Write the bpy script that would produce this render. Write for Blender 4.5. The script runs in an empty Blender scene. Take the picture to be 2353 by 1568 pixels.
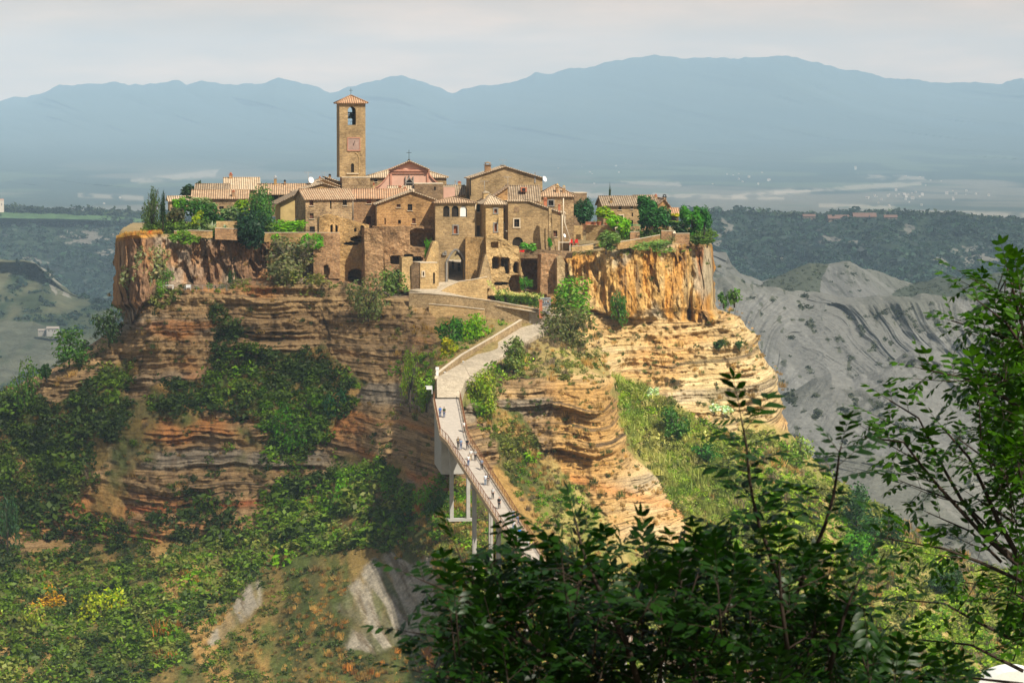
import bpy, math, random
import numpy as np
from mathutils import Vector, Matrix

# ---------------------------------------------------------------- camera frame
F = 7190.0                      # focal length in units of a 2352 px wide picture
TH = math.atan(454.0 / F)       # pitch below the horizon
CT, ST = math.cos(TH), math.sin(TH)
SC = bpy.context.scene
COL = SC.collection
RNG = np.random.default_rng(7)
random.seed(7)

def W(px, py, Y):
    """point of the place seen at (px,py) that lies Y metres in front of the viewpoint"""
    u = (px - 1176.0) / F; v = (784.0 - py) / F
    dy = CT + v * ST; dz = -ST + v * CT
    k = Y / dy
    return Vector((u * k, Y, dz * k))

def Wn(px, py, Y):
    u = (px - 1176.0) / F; v = (784.0 - py) / F
    dy = CT + v * ST; dz = -ST + v * CT
    k = Y / dy
    return np.stack([u * k, Y + 0 * k, dz * k], -1)

def back(P):
    """picture position of world points (inverse of Wn)"""
    x, y, z = P[..., 0], P[..., 1], P[..., 2]
    d = y * CT - z * ST
    return 1176 + F * x / d, 784 - F * (y * ST + z * CT) / d

# detail views used when surveying the picture: (ox, oy, k)
Z1 = (257.3, 353.8, .20515); Z2 = (611.2, 193.0, .20515); Z3 = (675.5, 398.9, .16412)
Z4 = (965.0, 360.3, .16412); Z5 = (932.8, 514.7, .16412); Z6 = (1286.7, 398.9, .16412)
Z7 = (932.8, 675.5, .16412); Z8 = (932.8, 900.7, .24618); ZP = (0, 0, 1)
def zx(Z, x): return Z[0] + Z[2] * x
def zy(Z, y): return Z[1] + Z[2] * y

# ---------------------------------------------------------------- noise
def _h(ix, iy, s):
    n = (ix.astype(np.int64) * 374761393 + iy.astype(np.int64) * 668265263 + s * 974634777) & 0xffffffff
    n = ((n ^ (n >> 13)) * 1274126177) & 0xffffffff
    n = (n ^ (n >> 16)) & 0xffffffff
    return n / 4294967295.0
def vn(x, y, s=0):
    x = np.asarray(x, float); y = np.asarray(y, float) + 0 * x
    x = x + 0 * y
    ix = np.floor(x); iy = np.floor(y); fx = x - ix; fy = y - iy
    fx = fx * fx * (3 - 2 * fx); fy = fy * fy * (3 - 2 * fy)
    a = _h(ix, iy, s); b = _h(ix + 1, iy, s); c = _h(ix, iy + 1, s); d = _h(ix + 1, iy + 1, s)
    return (a + (b - a) * fx) * (1 - fy) + (c + (d - c) * fx) * fy
def fbm(x, y, s=0, o=4, g=.5):
    r = 0; a = 1; t = 0
    for i in range(o):
        r = r + a * vn(x * 2 ** i + 17.3 * i, y * 2 ** i - 9.1 * i, s + i); t += a; a *= g
    return r / t
def ridged(x, y, s=0, o=4):
    r = 0; a = 1; t = 0
    for i in range(o):
        r = r + a * (1 - np.abs(2 * vn(x * 2 ** i + 3.7 * i, y * 2 ** i + 5.9 * i, s + i) - 1)); t += a; a *= .5
    return r / t
def sst(a, b, x):
    t = np.clip((x - a) / (b - a), 0, 1); return t * t * (3 - 2 * t)
def mix(a, b, t): return a + (b - a) * t
def cmix(c, d, t): return c + (np.asarray(d, float) - c) * t[..., None]
def inpoly(x, y, P):
    r = np.zeros(np.shape(x), bool); n = len(P); j = n - 1
    for i in range(n):
        xi, yi = P[i]; xj, yj = P[j]
        c = ((yi > y) != (yj > y)) & (x < (xj - xi) * (y - yi) / ((yj - yi) or 1e-9) + xi)
        r ^= c; j = i
    return r
def ip(x, pts):
    return np.interp(x, [p[0] for p in pts], [p[1] for p in pts])

# ---------------------------------------------------------------- tagging
def tag(o, label=None, cat=None, group=None, kind=None):
    if label: o['label'] = label
    if cat: o['category'] = cat
    if group: o['group'] = group
    if kind: o['kind'] = kind
    return o
def empty(name, loc, label=None, cat=None, group=None):
    o = bpy.data.objects.new(name, None); COL.objects.link(o); o.location = loc
    o.empty_display_size = .5
    return tag(o, label, cat, group)
def copy_tree(o, parent=None):
    c = o.copy(); COL.objects.link(c); c.parent = parent
    for ch in list(o.children): copy_tree(ch, c)
    return c

def uvs(me):
    n = len(me.loops)
    if not n: return
    co = np.empty(len(me.vertices) * 3); me.vertices.foreach_get('co', co); co = co.reshape(-1, 3)
    vi = np.empty(n, np.int32); me.loops.foreach_get('vertex_index', vi)
    pn = np.empty(len(me.polygons) * 3); me.polygons.foreach_get('normal', pn); pn = pn.reshape(-1, 3)
    lt = np.empty(len(me.polygons), np.int32); me.polygons.foreach_get('loop_total', lt)
    N = np.repeat(pn, lt, axis=0)
    t = np.stack([-N[:, 1], N[:, 0], np.zeros(n)], 1); l = np.linalg.norm(t, axis=1)
    flat = l < .05; t[flat] = (1, 0, 0); l[flat] = 1; t /= l[:, None]
    b = np.cross(N, t); P = co[vi]
    uv = np.stack([(P * t).sum(1), (P * b).sum(1)], 1)
    me.uv_layers.new(name='UVMap').data.foreach_set('uv', uv.ravel())

class MB:
    def __init__(s): s.v = []; s.f = []; s.m = []; s.sm = []
    def face(s, pts, m=0, sm=False):
        b = len(s.v); s.v += [tuple(p) for p in pts]; s.f.append(tuple(range(b, b + len(pts)))); s.m.append(m); s.sm.append(sm)
    def box(s, c, sx, sy, sz, ex=Vector((1, 0, 0)), ey=None, ez=Vector((0, 0, 1)), m=0):
        c = Vector(c); ex = Vector(ex).normalized(); ez = Vector(ez).normalized()
        ey = ez.cross(ex).normalized() if ey is None else Vector(ey)
        X, Y, Z = ex * sx / 2, ey * sy / 2, ez * sz / 2; b = len(s.v)
        for i in (-1, 1):
            for j in (-1, 1):
                for k in (-1, 1): s.v.append(tuple(c + X * i + Y * j + Z * k))
        for q in ((0, 1, 3, 2), (4, 6, 7, 5), (0, 4, 5, 1), (2, 3, 7, 6), (0, 2, 6, 4), (1, 5, 7, 3)):
            s.f.append(tuple(b + i for i in q)); s.m.append(m); s.sm.append(False)
    def prism(s, poly, d, m=0):
        """extrude a planar polygon by vector d (poly seen from outside counter-clockwise when d points inwards)"""
        d = Vector(d); P = [Vector(p) for p in poly]; Q = [p + d for p in P]; n = len(P)
        s.face(P, m); s.face(Q[::-1], m)
        for i in range(n):
            j = (i + 1) % n; s.face([P[j], P[i], Q[i], Q[j]], m)
    def tube(s, pts, r, n=6, m=0, cap=True):
        P = [Vector(p) for p in pts]; R = r if isinstance(r, (list, tuple)) else [r] * len(P); b = len(s.v)
        for i, p in enumerate(P):
            d = (P[min(i + 1, len(P) - 1)] - P[max(i - 1, 0)]); d = d.normalized() if d.length > 1e-9 else Vector((0, 0, 1))
            a = d.cross(Vector((0.31, .77, .55))).normalized(); c = d.cross(a)
            for k in range(n):
                t = 2 * math.pi * k / n; s.v.append(tuple(p + (a * math.cos(t) + c * math.sin(t)) * R[i]))
        for i in range(len(P) - 1):
            for k in range(n):
                s.f.append((b + i * n + k, b + i * n + (k + 1) % n, b + (i + 1) * n + (k + 1) % n, b + (i + 1) * n + k)); s.m.append(m); s.sm.append(True)
        if cap:
            s.f.append(tuple(b + k for k in range(n))[::-1]); s.m.append(m); s.sm.append(False)
            e = b + (len(P) - 1) * n; s.f.append(tuple(e + k for k in range(n))); s.m.append(m); s.sm.append(False)
    def lathe(s, c, prof, n=12, m=0):
        c = Vector(c); b = len(s.v)
        for (r, z) in prof:
            for k in range(n):
                t = 2 * math.pi * k / n; s.v.append((c.x + r * math.cos(t), c.y + r * math.sin(t), c.z + z))
        for i in range(len(prof) - 1):
            for k in range(n):
                s.f.append((b + i * n + k, b + i * n + (k + 1) % n, b + (i + 1) * n + (k + 1) % n, b + (i + 1) * n + k)); s.m.append(m); s.sm.append(True)
    def build(s, name, mats, parent=None, label=None):
        me = bpy.data.meshes.new(name)
        o = bpy.data.objects.new(name, me)
        off = Vector((0, 0, 0)); q = parent
        while q is not None: off += q.location; q = q.parent
        me.from_pydata([(a - off.x, b - off.y, c - off.z) for a, b, c in s.v], [], s.f)
        me.polygons.foreach_set('material_index', s.m); me.polygons.foreach_set('use_smooth', s.sm)
        for m in (mats if isinstance(mats, (list, tuple)) else [mats]): me.materials.append(m)
        me.update(); uvs(me)
        COL.objects.link(o); o.parent = parent
        if label: o['label'] = label
        return o

def np_mesh(name, V, Fc, mat, colr=None, smooth=True, parent=None, off=None, rock=None):
    """V (n,3), Fc (m,4 or 3) -> object; colr (n,3) linear colours of the surface itself"""
    me = bpy.data.meshes.new(name); V = np.asarray(V, np.float32); Fc = np.asarray(Fc, np.int32)
    if off is not None: V = V - np.asarray(off, np.float32)
    k = Fc.shape[1]
    me.vertices.add(len(V)); me.vertices.foreach_set('co', V.ravel())
    me.loops.add(Fc.size); me.loops.foreach_set('vertex_index', Fc.ravel())
    me.polygons.add(len(Fc)); me.polygons.foreach_set('loop_start', np.arange(len(Fc), dtype=np.int32) * k)
    me.polygons.foreach_set('use_smooth', np.full(len(Fc), smooth))
    if colr is not None:
        if mat.name in ('rock and soil', 'foliage', 'near foliage'):      # camera-like, full colours
            g = np.asarray(colr) @ np.array([.3, .6, .1]); k = 1.12 if mat.name == 'rock and soil' else 1.2; colr = np.maximum(.002, g[:, None] + (np.asarray(colr) - g[:, None]) * k) * (1.12 if mat.name == 'foliage' else 1.)
        a = me.color_attributes.new('Col', 'FLOAT_COLOR', 'POINT')
        c = np.ones((len(V), 4), np.float32); c[:, :3] = np.clip(colr, 0, 1); a.data.foreach_set('color', c.ravel())
    if rock is not None:
        a = me.color_attributes.new('Rock', 'FLOAT_COLOR', 'POINT'); c = np.ones((len(V), 4), np.float32); c[:, :3] = rock; a.data.foreach_set('color', c.ravel())
    me.materials.append(mat); me.update(calc_edges=True)
    o = bpy.data.objects.new(name, me); COL.objects.link(o); o.parent = parent
    return o

def grid_faces(nr, nc):
    i = np.arange(nr - 1)[:, None] * nc + np.arange(nc - 1)[None]
    return np.stack([i, i + nc, i + nc + 1, i + 1], -1).reshape(-1, 4)

# ---------------------------------------------------------------- materials
def mat(name, rough=.9):
    m = bpy.data.materials.new(name); m.use_nodes = True; nt = m.node_tree
    b = nt.nodes['Principled BSDF']; b.inputs['Roughness'].default_value = rough
    b.inputs['Specular IOR Level'].default_value = .15
    return m, nt, b
def N(nt, t, **k):
    n = nt.nodes.new(t)
    for a, v in k.items():
        if a.startswith('i_'): n.inputs[a[2:].replace('_', ' ')].default_value = v
        else: setattr(n, a, v)
    return n
def L(nt, a, b): nt.links.new(a, b)
def mixc(nt, mode, fac, a, b):
    n = nt.nodes.new('ShaderNodeMix'); n.data_type = 'RGBA'; n.blend_type = mode
    for s, v in ((n.inputs[0], fac), (n.inputs[6], a), (n.inputs[7], b)):
        if isinstance(v, bpy.types.NodeSocket): L(nt, v, s)
        elif isinstance(v, (int, float)): s.default_value = v if s.type == 'VALUE' else (v, v, v, 1)
        else: s.default_value = (*v, 1)
    return n.outputs[2]
def ramp(nt, src, stops):
    n = nt.nodes.new('ShaderNodeValToRGB'); e = n.color_ramp.elements
    for i, (p, c) in enumerate(stops):
        q = e[i] if i < 2 else e.new(p); q.position = p
        q.color = (c, c, c, 1) if isinstance(c, (int, float)) else (*c, 1)
    L(nt, src, n.inputs[0]); return n.outputs[0]
def noise(nt, vec, scale, detail=4, rough=.6, w=False):
    n = N(nt, 'ShaderNodeTexNoise', i_Scale=scale, i_Detail=detail, i_Roughness=rough)
    if vec is not None: L(nt, vec, n.inputs['Vector'])
    return n.outputs['Fac']
def bump(nt, b, h, dist, strength=1):
    n = N(nt, 'ShaderNodeBump', i_Distance=dist, i_Strength=strength); L(nt, h, n.inputs['Height']); L(nt, n.outputs[0], b.inputs['Normal'])

def flat(name, c, rough=.8, var=.25, scale=3., metal=0.):
    m, nt, b = mat(name, rough); tc = N(nt, 'ShaderNodeTexCoord').outputs['Object']
    n = noise(nt, tc, scale); r = ramp(nt, n, [(.3, 1 - var), (.7, 1 + var * .5)])
    L(nt, mixc(nt, 'MULTIPLY', 1., c, r), b.inputs['Base Color']); b.inputs['Metallic'].default_value = metal
    return m

def stone(name, c1, c2, mortar, scale=1., blk=(.55, .28), rough_amt=.08, big=.35):
    """coursed tuff masonry: block pattern, stains and weathering in metres"""
    sat = lambda c: tuple(max(.01, sum(c) / 3 + (x - sum(c) / 3) * 1.07) for x in c)
    c1, c2, mortar = sat(c1), sat(c2), sat(mortar)
    m, nt, b = mat(name, .95)
    uv = N(nt, 'ShaderNodeTexCoord').outputs['UV']; ob = N(nt, 'ShaderNodeTexCoord').outputs['Object']
    geo = N(nt, 'ShaderNodeNewGeometry').outputs['Position']
    wv = N(nt, 'ShaderNodeVectorMath', operation='ADD'); L(nt, uv, wv.inputs[0])
    dn = N(nt, 'ShaderNodeTexNoise', i_Scale=1.3, i_Detail=2.); L(nt, uv, dn.inputs['Vector'])
    sc_ = N(nt, 'ShaderNodeVectorMath', operation='SCALE'); sc_.inputs['Scale'].default_value = .22
    L(nt, dn.outputs['Color'], sc_.inputs[0]); L(nt, sc_.outputs[0], wv.inputs[1])
    br = N(nt, 'ShaderNodeTexBrick', offset=.5); br.inputs['Scale'].default_value = scale
    br.inputs['Brick Width'].default_value = blk[0]; br.inputs['Row Height'].default_value = blk[1]
    br.inputs['Mortar Size'].default_value = .035; br.inputs['Mortar Smooth'].default_value = .4; br.inputs['Bias'].default_value = -.1
    br.inputs['Color1'].default_value = (*c1, 1); br.inputs['Color2'].default_value = (*c2, 1); br.inputs['Mortar'].default_value = (*mortar, 1)
    L(nt, wv.outputs[0], br.inputs['Vector'])
    n1 = ramp(nt, noise(nt, geo, .33, 6, .65), [(.34, 1 - big * 1.15), (.52, 1.), (.7, 1.28)])
    n2 = ramp(nt, noise(nt, geo, 3.2, 3, .7), [(.3, .72), (.7, 1.25)])
    n3 = ramp(nt, noise(nt, geo, .8, 4, .7), [(.55, 0), (.75, .55)])
    c = mixc(nt, 'MULTIPLY', 1., br.outputs['Color'], n1); c = mixc(nt, 'MULTIPLY', 1., c, n2)
    c = mixc(nt, 'MIX', n3, c, tuple(x * .55 + .03 for x in c1))
    L(nt, c, b.inputs['Base Color'])
    hh = mixc(nt, 'MULTIPLY', 1., mixc(nt, 'MIX', br.outputs['Fac'], (1, 1, 1), (.2, .2, .2)), n2)
    bump(nt, b, hh, rough_amt, .9)
    return m

def tiles(name, c1, c2, moss=.3):
    """rows of barrel tiles running down the slope"""
    m, nt, b = mat(name, .9)
    uv = N(nt, 'ShaderNodeTexCoord').outputs['UV']; geo = N(nt, 'ShaderNodeNewGeometry').outputs['Position']
    sep = N(nt, 'ShaderNodeSeparateXYZ'); L(nt, uv, sep.inputs[0])
    mu = N(nt, 'ShaderNodeMath', operation='MULTIPLY'); L(nt, sep.outputs[0], mu.inputs[0]); mu.inputs[1].default_value = 2 * math.pi / .42
    si = N(nt, 'ShaderNodeMath', operation='SINE'); L(nt, mu.outputs[0], si.inputs[0])
    h = ramp(nt, si.outputs[0], [(0., 0.), (.25, .3), (1., 1.)])
    fr = N(nt, 'ShaderNodeMath', operation='FRACT'); dv = N(nt, 'ShaderNodeMath', operation='MULTIPLY'); L(nt, sep.outputs[1], dv.inputs[0]); dv.inputs[1].default_value = 1 / .55
    L(nt, dv.outputs[0], fr.inputs[0])
    mp = N(nt, 'ShaderNodeMapping'); mp.inputs['Scale'].default_value = (2.38, 1.8, 1); L(nt, uv, mp.inputs[0])
    wn = N(nt, 'ShaderNodeTexVoronoi', i_Scale=1.); L(nt, mp.outputs[0], wn.inputs['Vector'])
    s2 = N(nt, 'ShaderNodeSeparateColor'); L(nt, wn.outputs['Color'], s2.inputs[0])
    c = mixc(nt, 'MIX', s2.outputs[0], c1, c2)
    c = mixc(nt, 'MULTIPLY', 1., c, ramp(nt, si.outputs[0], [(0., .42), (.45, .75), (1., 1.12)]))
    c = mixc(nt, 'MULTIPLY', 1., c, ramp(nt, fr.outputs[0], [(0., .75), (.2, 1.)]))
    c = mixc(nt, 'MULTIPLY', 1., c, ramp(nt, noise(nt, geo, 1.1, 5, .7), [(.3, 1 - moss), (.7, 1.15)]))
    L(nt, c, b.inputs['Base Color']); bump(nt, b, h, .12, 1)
    return m

def vcol(name, fine=2.2, amt=.35, rough=1., bmp=.1, bs=1.2, rock=False):
    """surface whose own colour comes from its Col attribute, broken up by fine noise"""
    m, nt, b = mat(name, rough); b.inputs['Specular IOR Level'].default_value = .05
    a = N(nt, 'ShaderNodeVertexColor', layer_name='Col').outputs[0]
    geo = N(nt, 'ShaderNodeNewGeometry').outputs['Position']
    n = ramp(nt, noise(nt, geo, fine, 5, .7), [(.25, 1 - amt), (.75, 1 + amt)])
    c = mixc(nt, 'MULTIPLY', 1., a, n)
    if rock:      # thin beds in the layered rock, upright joints in the cliff above
        al = N(nt, 'ShaderNodeVertexColor', layer_name='Rock').outputs[0]; s3 = N(nt, 'ShaderNodeSeparateColor'); L(nt, al, s3.inputs[0])
        def str_(sc, stops, scale=1., d=5):
            mp = N(nt, 'ShaderNodeMapping'); mp.inputs['Scale'].default_value = sc; L(nt, geo, mp.inputs[0]); return ramp(nt, noise(nt, mp.outputs[0], scale, d, .65), stops)
        c = mixc(nt, 'MULTIPLY', s3.outputs[0], c, str_((.09, .09, 3.2), [(.34, .30), (.46, .95), (.62, 1.2), (.7, .9)]))
        c = mixc(nt, 'MULTIPLY', s3.outputs[0], c, str_((.2, .2, 8.), [(.36, .55), (.5, 1.05)]))
        c = mixc(nt, 'MULTIPLY', s3.outputs[0], c, str_((1.6, 1.6, .6), [(.30, .6), (.38, 1.)]))
        c = mixc(nt, 'MULTIPLY', s3.outputs[1], c, str_((1.1, 1.1, .16), [(.34, .40), (.45, .95), (.6, 1.2)]))
        c = mixc(nt, 'MULTIPLY', s3.outputs[1], c, str_((.6, .6, .5), [(.32, .5), (.5, 1.), (.7, 1.25)]))
        c = mixc(nt, 'MULTIPLY', s3.outputs[2], c, str_((1., 1., 1.), [(.3, .55), (.5, 1.), (.7, 1.35)], .7))
    L(nt, c, b.inputs['Base Color'])
    if bmp: bump(nt, b, noise(nt, geo, bs, 6, .7), bmp, .8)
    return m

def leafmat(name, trans=.3, rough=.55):
    m, nt, b = mat(name, rough)
    a = N(nt, 'ShaderNodeVertexColor', layer_name='Col').outputs[0]
    L(nt, a, b.inputs['Base Color']); b.inputs['Specular IOR Level'].default_value = .25
    t = N(nt, 'ShaderNodeBsdfTranslucent'); L(nt, mixc(nt, 'MULTIPLY', 1., a, (1.3, 1.5, .6)), t.inputs[0])
    mx = N(nt, 'ShaderNodeMixShader'); mx.inputs[0].default_value = trans
    L(nt, b.outputs[0], mx.inputs[1]); L(nt, t.outputs[0], mx.inputs[2]); L(nt, mx.outputs[0], nt.nodes['Material Output'].inputs[0])
    return m

M = {}
M['tuff'] = stone('tuff masonry', (.47, .295, .125), (.29, .17, .07), (.42, .30, .16))
M['tuff_b'] = stone('orange tuff masonry', (.46, .265, .11), (.29, .155, .065), (.42, .29, .16), blk=(.5, .3), big=.4)
M['tuff_c'] = stone('greyed tuff masonry', (.42, .29, .145), (.28, .185, .09), (.38, .29, .18), blk=(.6, .26), big=.3)
M['tuff_d'] = stone('patched tuff masonry', (.46, .31, .16), (.25, .15, .075), (.42, .33, .22), blk=(.45, .3), big=.5)
M['tuff_red'] = stone('reddish tuff masonry', (.42, .24, .12), (.27, .15, .08), (.38, .28, .17))
M['tuff_pale'] = stone('pale tuff masonry', (.56, .39, .185), (.40, .255, .115), (.50, .37, .20), big=.25)
M['tuff_dark'] = stone('weathered and shaded dark masonry', (.30, .20, .11), (.20, .13, .075), (.28, .2, .13), big=.45)
M['rubble'] = stone('rubble stone wall', (.45, .325, .175), (.28, .185, .09), (.46, .355, .22), blk=(.42, .3), big=.3)
M['cobble'] = stone('cobbled paving', (.46, .39, .29), (.36, .30, .22), (.40, .33, .24), blk=(.5, .4), big=.15, rough_amt=.03)
M['rough'] = stone('crumbling tuff', (.40, .25, .13), (.27, .155, .08), (.34, .23, .13), blk=(.9, .5), big=.5, rough_amt=.2)
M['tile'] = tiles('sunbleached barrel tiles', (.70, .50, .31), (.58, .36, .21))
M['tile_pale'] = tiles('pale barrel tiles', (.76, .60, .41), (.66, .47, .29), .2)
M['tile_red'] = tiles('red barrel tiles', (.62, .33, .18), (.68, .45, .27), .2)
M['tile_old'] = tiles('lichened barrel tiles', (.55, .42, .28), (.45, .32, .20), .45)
M['pink'] = flat('rose plaster', (.60, .36, .26), .9, .14, .6)
M['pinkd'] = flat('rose plaster moulding', (.50, .24, .16), .9, .15, .8)
M['ochre'] = flat('ochre plaster', (.45, .33, .14), .95, .3, .7)
M['glass'] = flat('dark window', (.018, .018, .022), .25, .3)
M['shut'] = flat('brown shutter', (.13, .055, .03), .8, .3)
M['shut_o'] = flat('russet shutter', (.30, .10, .04), .8, .2)
M['dark'] = flat('unlit interior', (.03, .022, .016), 1., .3)
M['white'] = flat('white fabric', (.75, .75, .72), .8, .08)
M['grey'] = flat('grey peperino stone', (.25, .23, .20), .9, .2)
M['cap'] = flat('pale coping stone', (.58, .48, .34), .9, .2, 1.5)
M['iron'] = flat('dark iron', (.03, .03, .03), .5, .2)
M['zinc'] = flat('zinc pipe', (.30, .30, .30), .5, .2)
M['ppale'] = flat('pale pipe and edge paint', (.66, .56, .42), .7, .1)
M['wood'] = flat('weathered wood', (.12, .075, .04), .9, .3)
M['bronze'] = flat('dark bronze', (.035, .04, .035), .4, .3)
M['terra'] = flat('terracotta', (.45, .16, .08), .85, .2)
M['concrete'] = flat('pale concrete', (.40, .38, .34), .9, .18, 1.1)
M['deck'] = flat('deck concrete', (.40, .35, .29), .95, .15, 2.)
M['rust'] = flat('rusted steel railing', (.22, .095, .045), .8, .25)
M['kerb'] = flat('ochre kerb', (.50, .36, .22), .9, .2)
M['bark'] = flat('grey brown bark', (.10, .08, .06), 1., .3, 8.)
M['bark_d'] = flat('dark bark', (.045, .032, .024), 1., .3, 20.)
M['red'] = flat('red cloth', (.55, .03, .02), .8, .2)
M['leaf'] = leafmat('foliage', .3)
M['leaf_near'] = leafmat('near foliage', .38, .42)
M['terr'] = vcol('rock and soil', 2.6, .42, bmp=.5, bs=.9, rock=True)
M['dist'] = vcol('distant land', .07, .45, bmp=6., bs=.09)
M['bad'] = vcol('grey clay badlands', .35, .3, bmp=2.5, bs=.16)
# ================================================================ THE MESA
RIM = [(200, 550), (265, 548), (300, 541), (360, 538), (560, 543), (700, 545), (738, 556), (760, 628), (860, 640), (900, 660), (940, 668), (1000, 666),
       (1028, 645), (1112, 645), (1130, 682), (1200, 692), (1250, 692), (1268, 612), (1290, 583), (1410, 573), (1430, 562), (1560, 553), (1640, 562), (1700, 562)]
XL = [(548, 266), (600, 263), (700, 257), (715, 280), (745, 278), (770, 235), (800, 190), (840, 130), (862, 75), (880, 40), (905, 5), (940, -60), (1200, -520), (2000, -900)]
XR = [(548, 1636), (600, 1641), (700, 1646), (712, 1690), (760, 1742), (800, 1748), (850, 1786), (960, 1802), (1010, 1832), (1080, 1900), (1150, 1985), (1200, 2060),
      (1260, 2160), (1310, 2290), (1360, 2450), (1568, 2900), (2000, 3200)]
PROF = {  # picture column -> (picture row, distance) of the front surface
 -900: [(540, 556), (760, 560), (940, 552), (1200, 534), (1568, 480), (2000, 435)],
 0: [(540, 556), (760, 565), (940, 552), (1200, 534), (1568, 480), (2000, 435)],
 150: [(540, 556), (760, 562), (900, 549), (1130, 536), (1240, 531), (1300, 524), (1568, 478), (2000, 434)],
 262: [(540, 557), (700, 556), (760, 559), (900, 546), (1100, 534), (1240, 530), (1300, 522), (1568, 474), (2000, 432)],
 290: [(540, 555), (710, 552), (730, 558), (900, 551), (960, 541), (1100, 532), (1240, 527), (1300, 520), (1568, 473), (2000, 431)],
 318: [(540, 554), (700, 552), (740, 548), (900, 545), (960, 540), (1100, 531), (1240, 526), (1300, 513), (1568, 472), (2000, 430)],
 420: [(540, 559), (650, 557), (662, 551), (850, 546), (920, 541), (1100, 529), (1170, 527), (1240, 524), (1300, 509), (1568, 468), (2000, 429)],
 500: [(540, 562), (655, 560), (668, 551), (700, 551), (780, 549), (900, 543), (1000, 536), (1180, 527), (1240, 523), (1568, 465), (2000, 428)],
 600: [(540, 563), (640, 560), (655, 550), (830, 546), (900, 541), (1000, 534), (1130, 527), (1200, 522), (1300, 505), (1568, 461), (2000, 426)],
 740: [(556, 568), (630, 563), (650, 553), (840, 547), (920, 538), (1060, 529), (1130, 524), (1240, 503), (1400, 476), (1568, 456), (2000, 423)],
 820: [(560, 570), (640, 564), (662, 552), (800, 544), (900, 536), (1060, 524), (1200, 499), (1400, 470), (1568, 453), (2000, 420)],
 900: [(560, 572), (660, 566), (680, 549), (760, 543), (900, 531), (1050, 512), (1200, 493), (1400, 466), (1568, 450), (2000, 417)],
 960: [(560, 573), (668, 567), (690, 548), (770, 537), (870, 524), (950, 514), (1060, 502), (1200, 484), (1400, 463), (1568, 447), (2000, 414)],
 1000: [(560, 573), (668, 567), (690, 551), (760, 541), (820, 520), (870, 503), (930, 497), (1080, 491), (1190, 479), (1400, 458), (1568, 437), (2000, 392)],
 1050: [(560, 573), (645, 568), (700, 552), (760, 535), (800, 521), (850, 507), (900, 497), (930, 492), (1080, 487), (1190, 476), (1400, 449), (1568, 424), (2000, 378)],
 1110: [(560, 573), (645, 568), (700, 553), (745, 540), (790, 525), (840, 512), (900, 500), (960, 496), (1080, 490), (1190, 477), (1400, 441), (1568, 411), (2000, 366)],
 1170: [(560, 573), (692, 566), (715, 552), (750, 541), (790, 528), (830, 516), (900, 505), (1090, 496), (1190, 482), (1400, 438), (1568, 405), (2000, 360)],
 1230: [(560, 573), (692, 564), (725, 548), (755, 540), (800, 528), (850, 512), (880, 505), (1100, 497), (1200, 483), (1400, 437), (1568, 403), (2000, 358)],
 1290: [(570, 572), (690, 563), (730, 548), (770, 540), (820, 526), (860, 510), (900, 503), (1080, 498), (1200, 486), (1400, 440), (1568, 404), (2000, 358)],
 1350: [(570, 567), (700, 561), (740, 553), (800, 540), (850, 524), (880, 506), (940, 501), (1100, 497), (1200, 489), (1400, 445), (1568, 407), (2000, 360)],
 1402: [(570, 563), (720, 559), (760, 555), (800, 552), (860, 535), (885, 508), (960, 502), (1100, 498), (1200, 490), (1400, 450), (1568, 411), (2000, 363)],
 1424: [(570, 563), (730, 558), (800, 553), (860, 550), (950, 540), (985, 512), (1030, 505), (1140, 499), (1220, 491), (1400, 452), (1568, 413), (2000, 365)],
 1470: [(562, 562), (735, 558), (850, 551), (900, 548), (1000, 538), (1055, 527), (1085, 508), (1180, 500), (1250, 492), (1400, 460), (1568, 420), (2000, 370)],
 1540: [(556, 563), (738, 558), (800, 554), (880, 549), (960, 542), (1060, 532), (1110, 524), (1150, 508), (1250, 497), (1400, 468), (1568, 430), (2000, 380)],
 1600: [(556, 566), (740, 560), (860, 554), (920, 549), (1000, 541), (1100, 530), (1180, 520), (1230, 506), (1400, 475), (1568, 438), (2000, 388)],
 1680: [(556, 570), (715, 567), (730, 563), (860, 558), (940, 554), (1000, 546), (1100, 532), (1200, 518), (1400, 490), (1568, 462), (2000, 418)],
 1760: [(556, 572), (790, 566), (860, 561), (970, 557), (1040, 549), (1100, 540), (1200, 524), (1400, 496), (1568, 468), (2000, 420)],
 1850: [(556, 575), (1000, 565), (1060, 556), (1200, 530), (1400, 502), (1568, 474), (2000, 424)],
 2000: [(556, 575), (1150, 562), (1300, 530), (1400, 510), (1568, 482), (2000, 430)],
 2350: [(556, 575), (1300, 570), (1450, 520), (1568, 494), (2000, 440)],
 3200: [(556, 575), (1300, 590), (1568, 530), (2000, 470)]}

def mesa_depth(px, py):
    ks = sorted(PROF); yy = np.arange(530, 2010, 2.)
    T = np.stack([ip(yy, PROF[k]) for k in ks])
    for _ in range(3):   # soften the corners of the profiles
        T[:, 1:-1] = (T[:, :-2] + 2 * T[:, 1:-1] + T[:, 2:]) / 4
    xs = np.arange(-900, 3201, 5.); ki = np.interp(xs, ks, np.arange(len(ks)))
    i0 = np.clip(ki.astype(int), 0, len(ks) - 2); f = (ki - i0)[:, None]; f = f * f * (3 - 2 * f) * .6 + f * .4
    G = T[i0] * (1 - f) + T[i0 + 1] * f
    for _ in range(22): G[1:-1] = (G[:-2] + 2 * G[1:-1] + G[2:]) / 4
    gx = np.clip((px + 900) / 5, 0, len(xs) - 1.001); gy = np.clip((py - 530) / 2, 0, len(yy) - 1.001)
    a = gx.astype(int); b = gy.astype(int); u = gx - a; v = gy - b
    return (G[a, b] * (1 - u) + G[a + 1, b] * u) * (1 - v) + (G[a, b + 1] * (1 - u) + G[a + 1, b + 1] * u) * v

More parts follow.
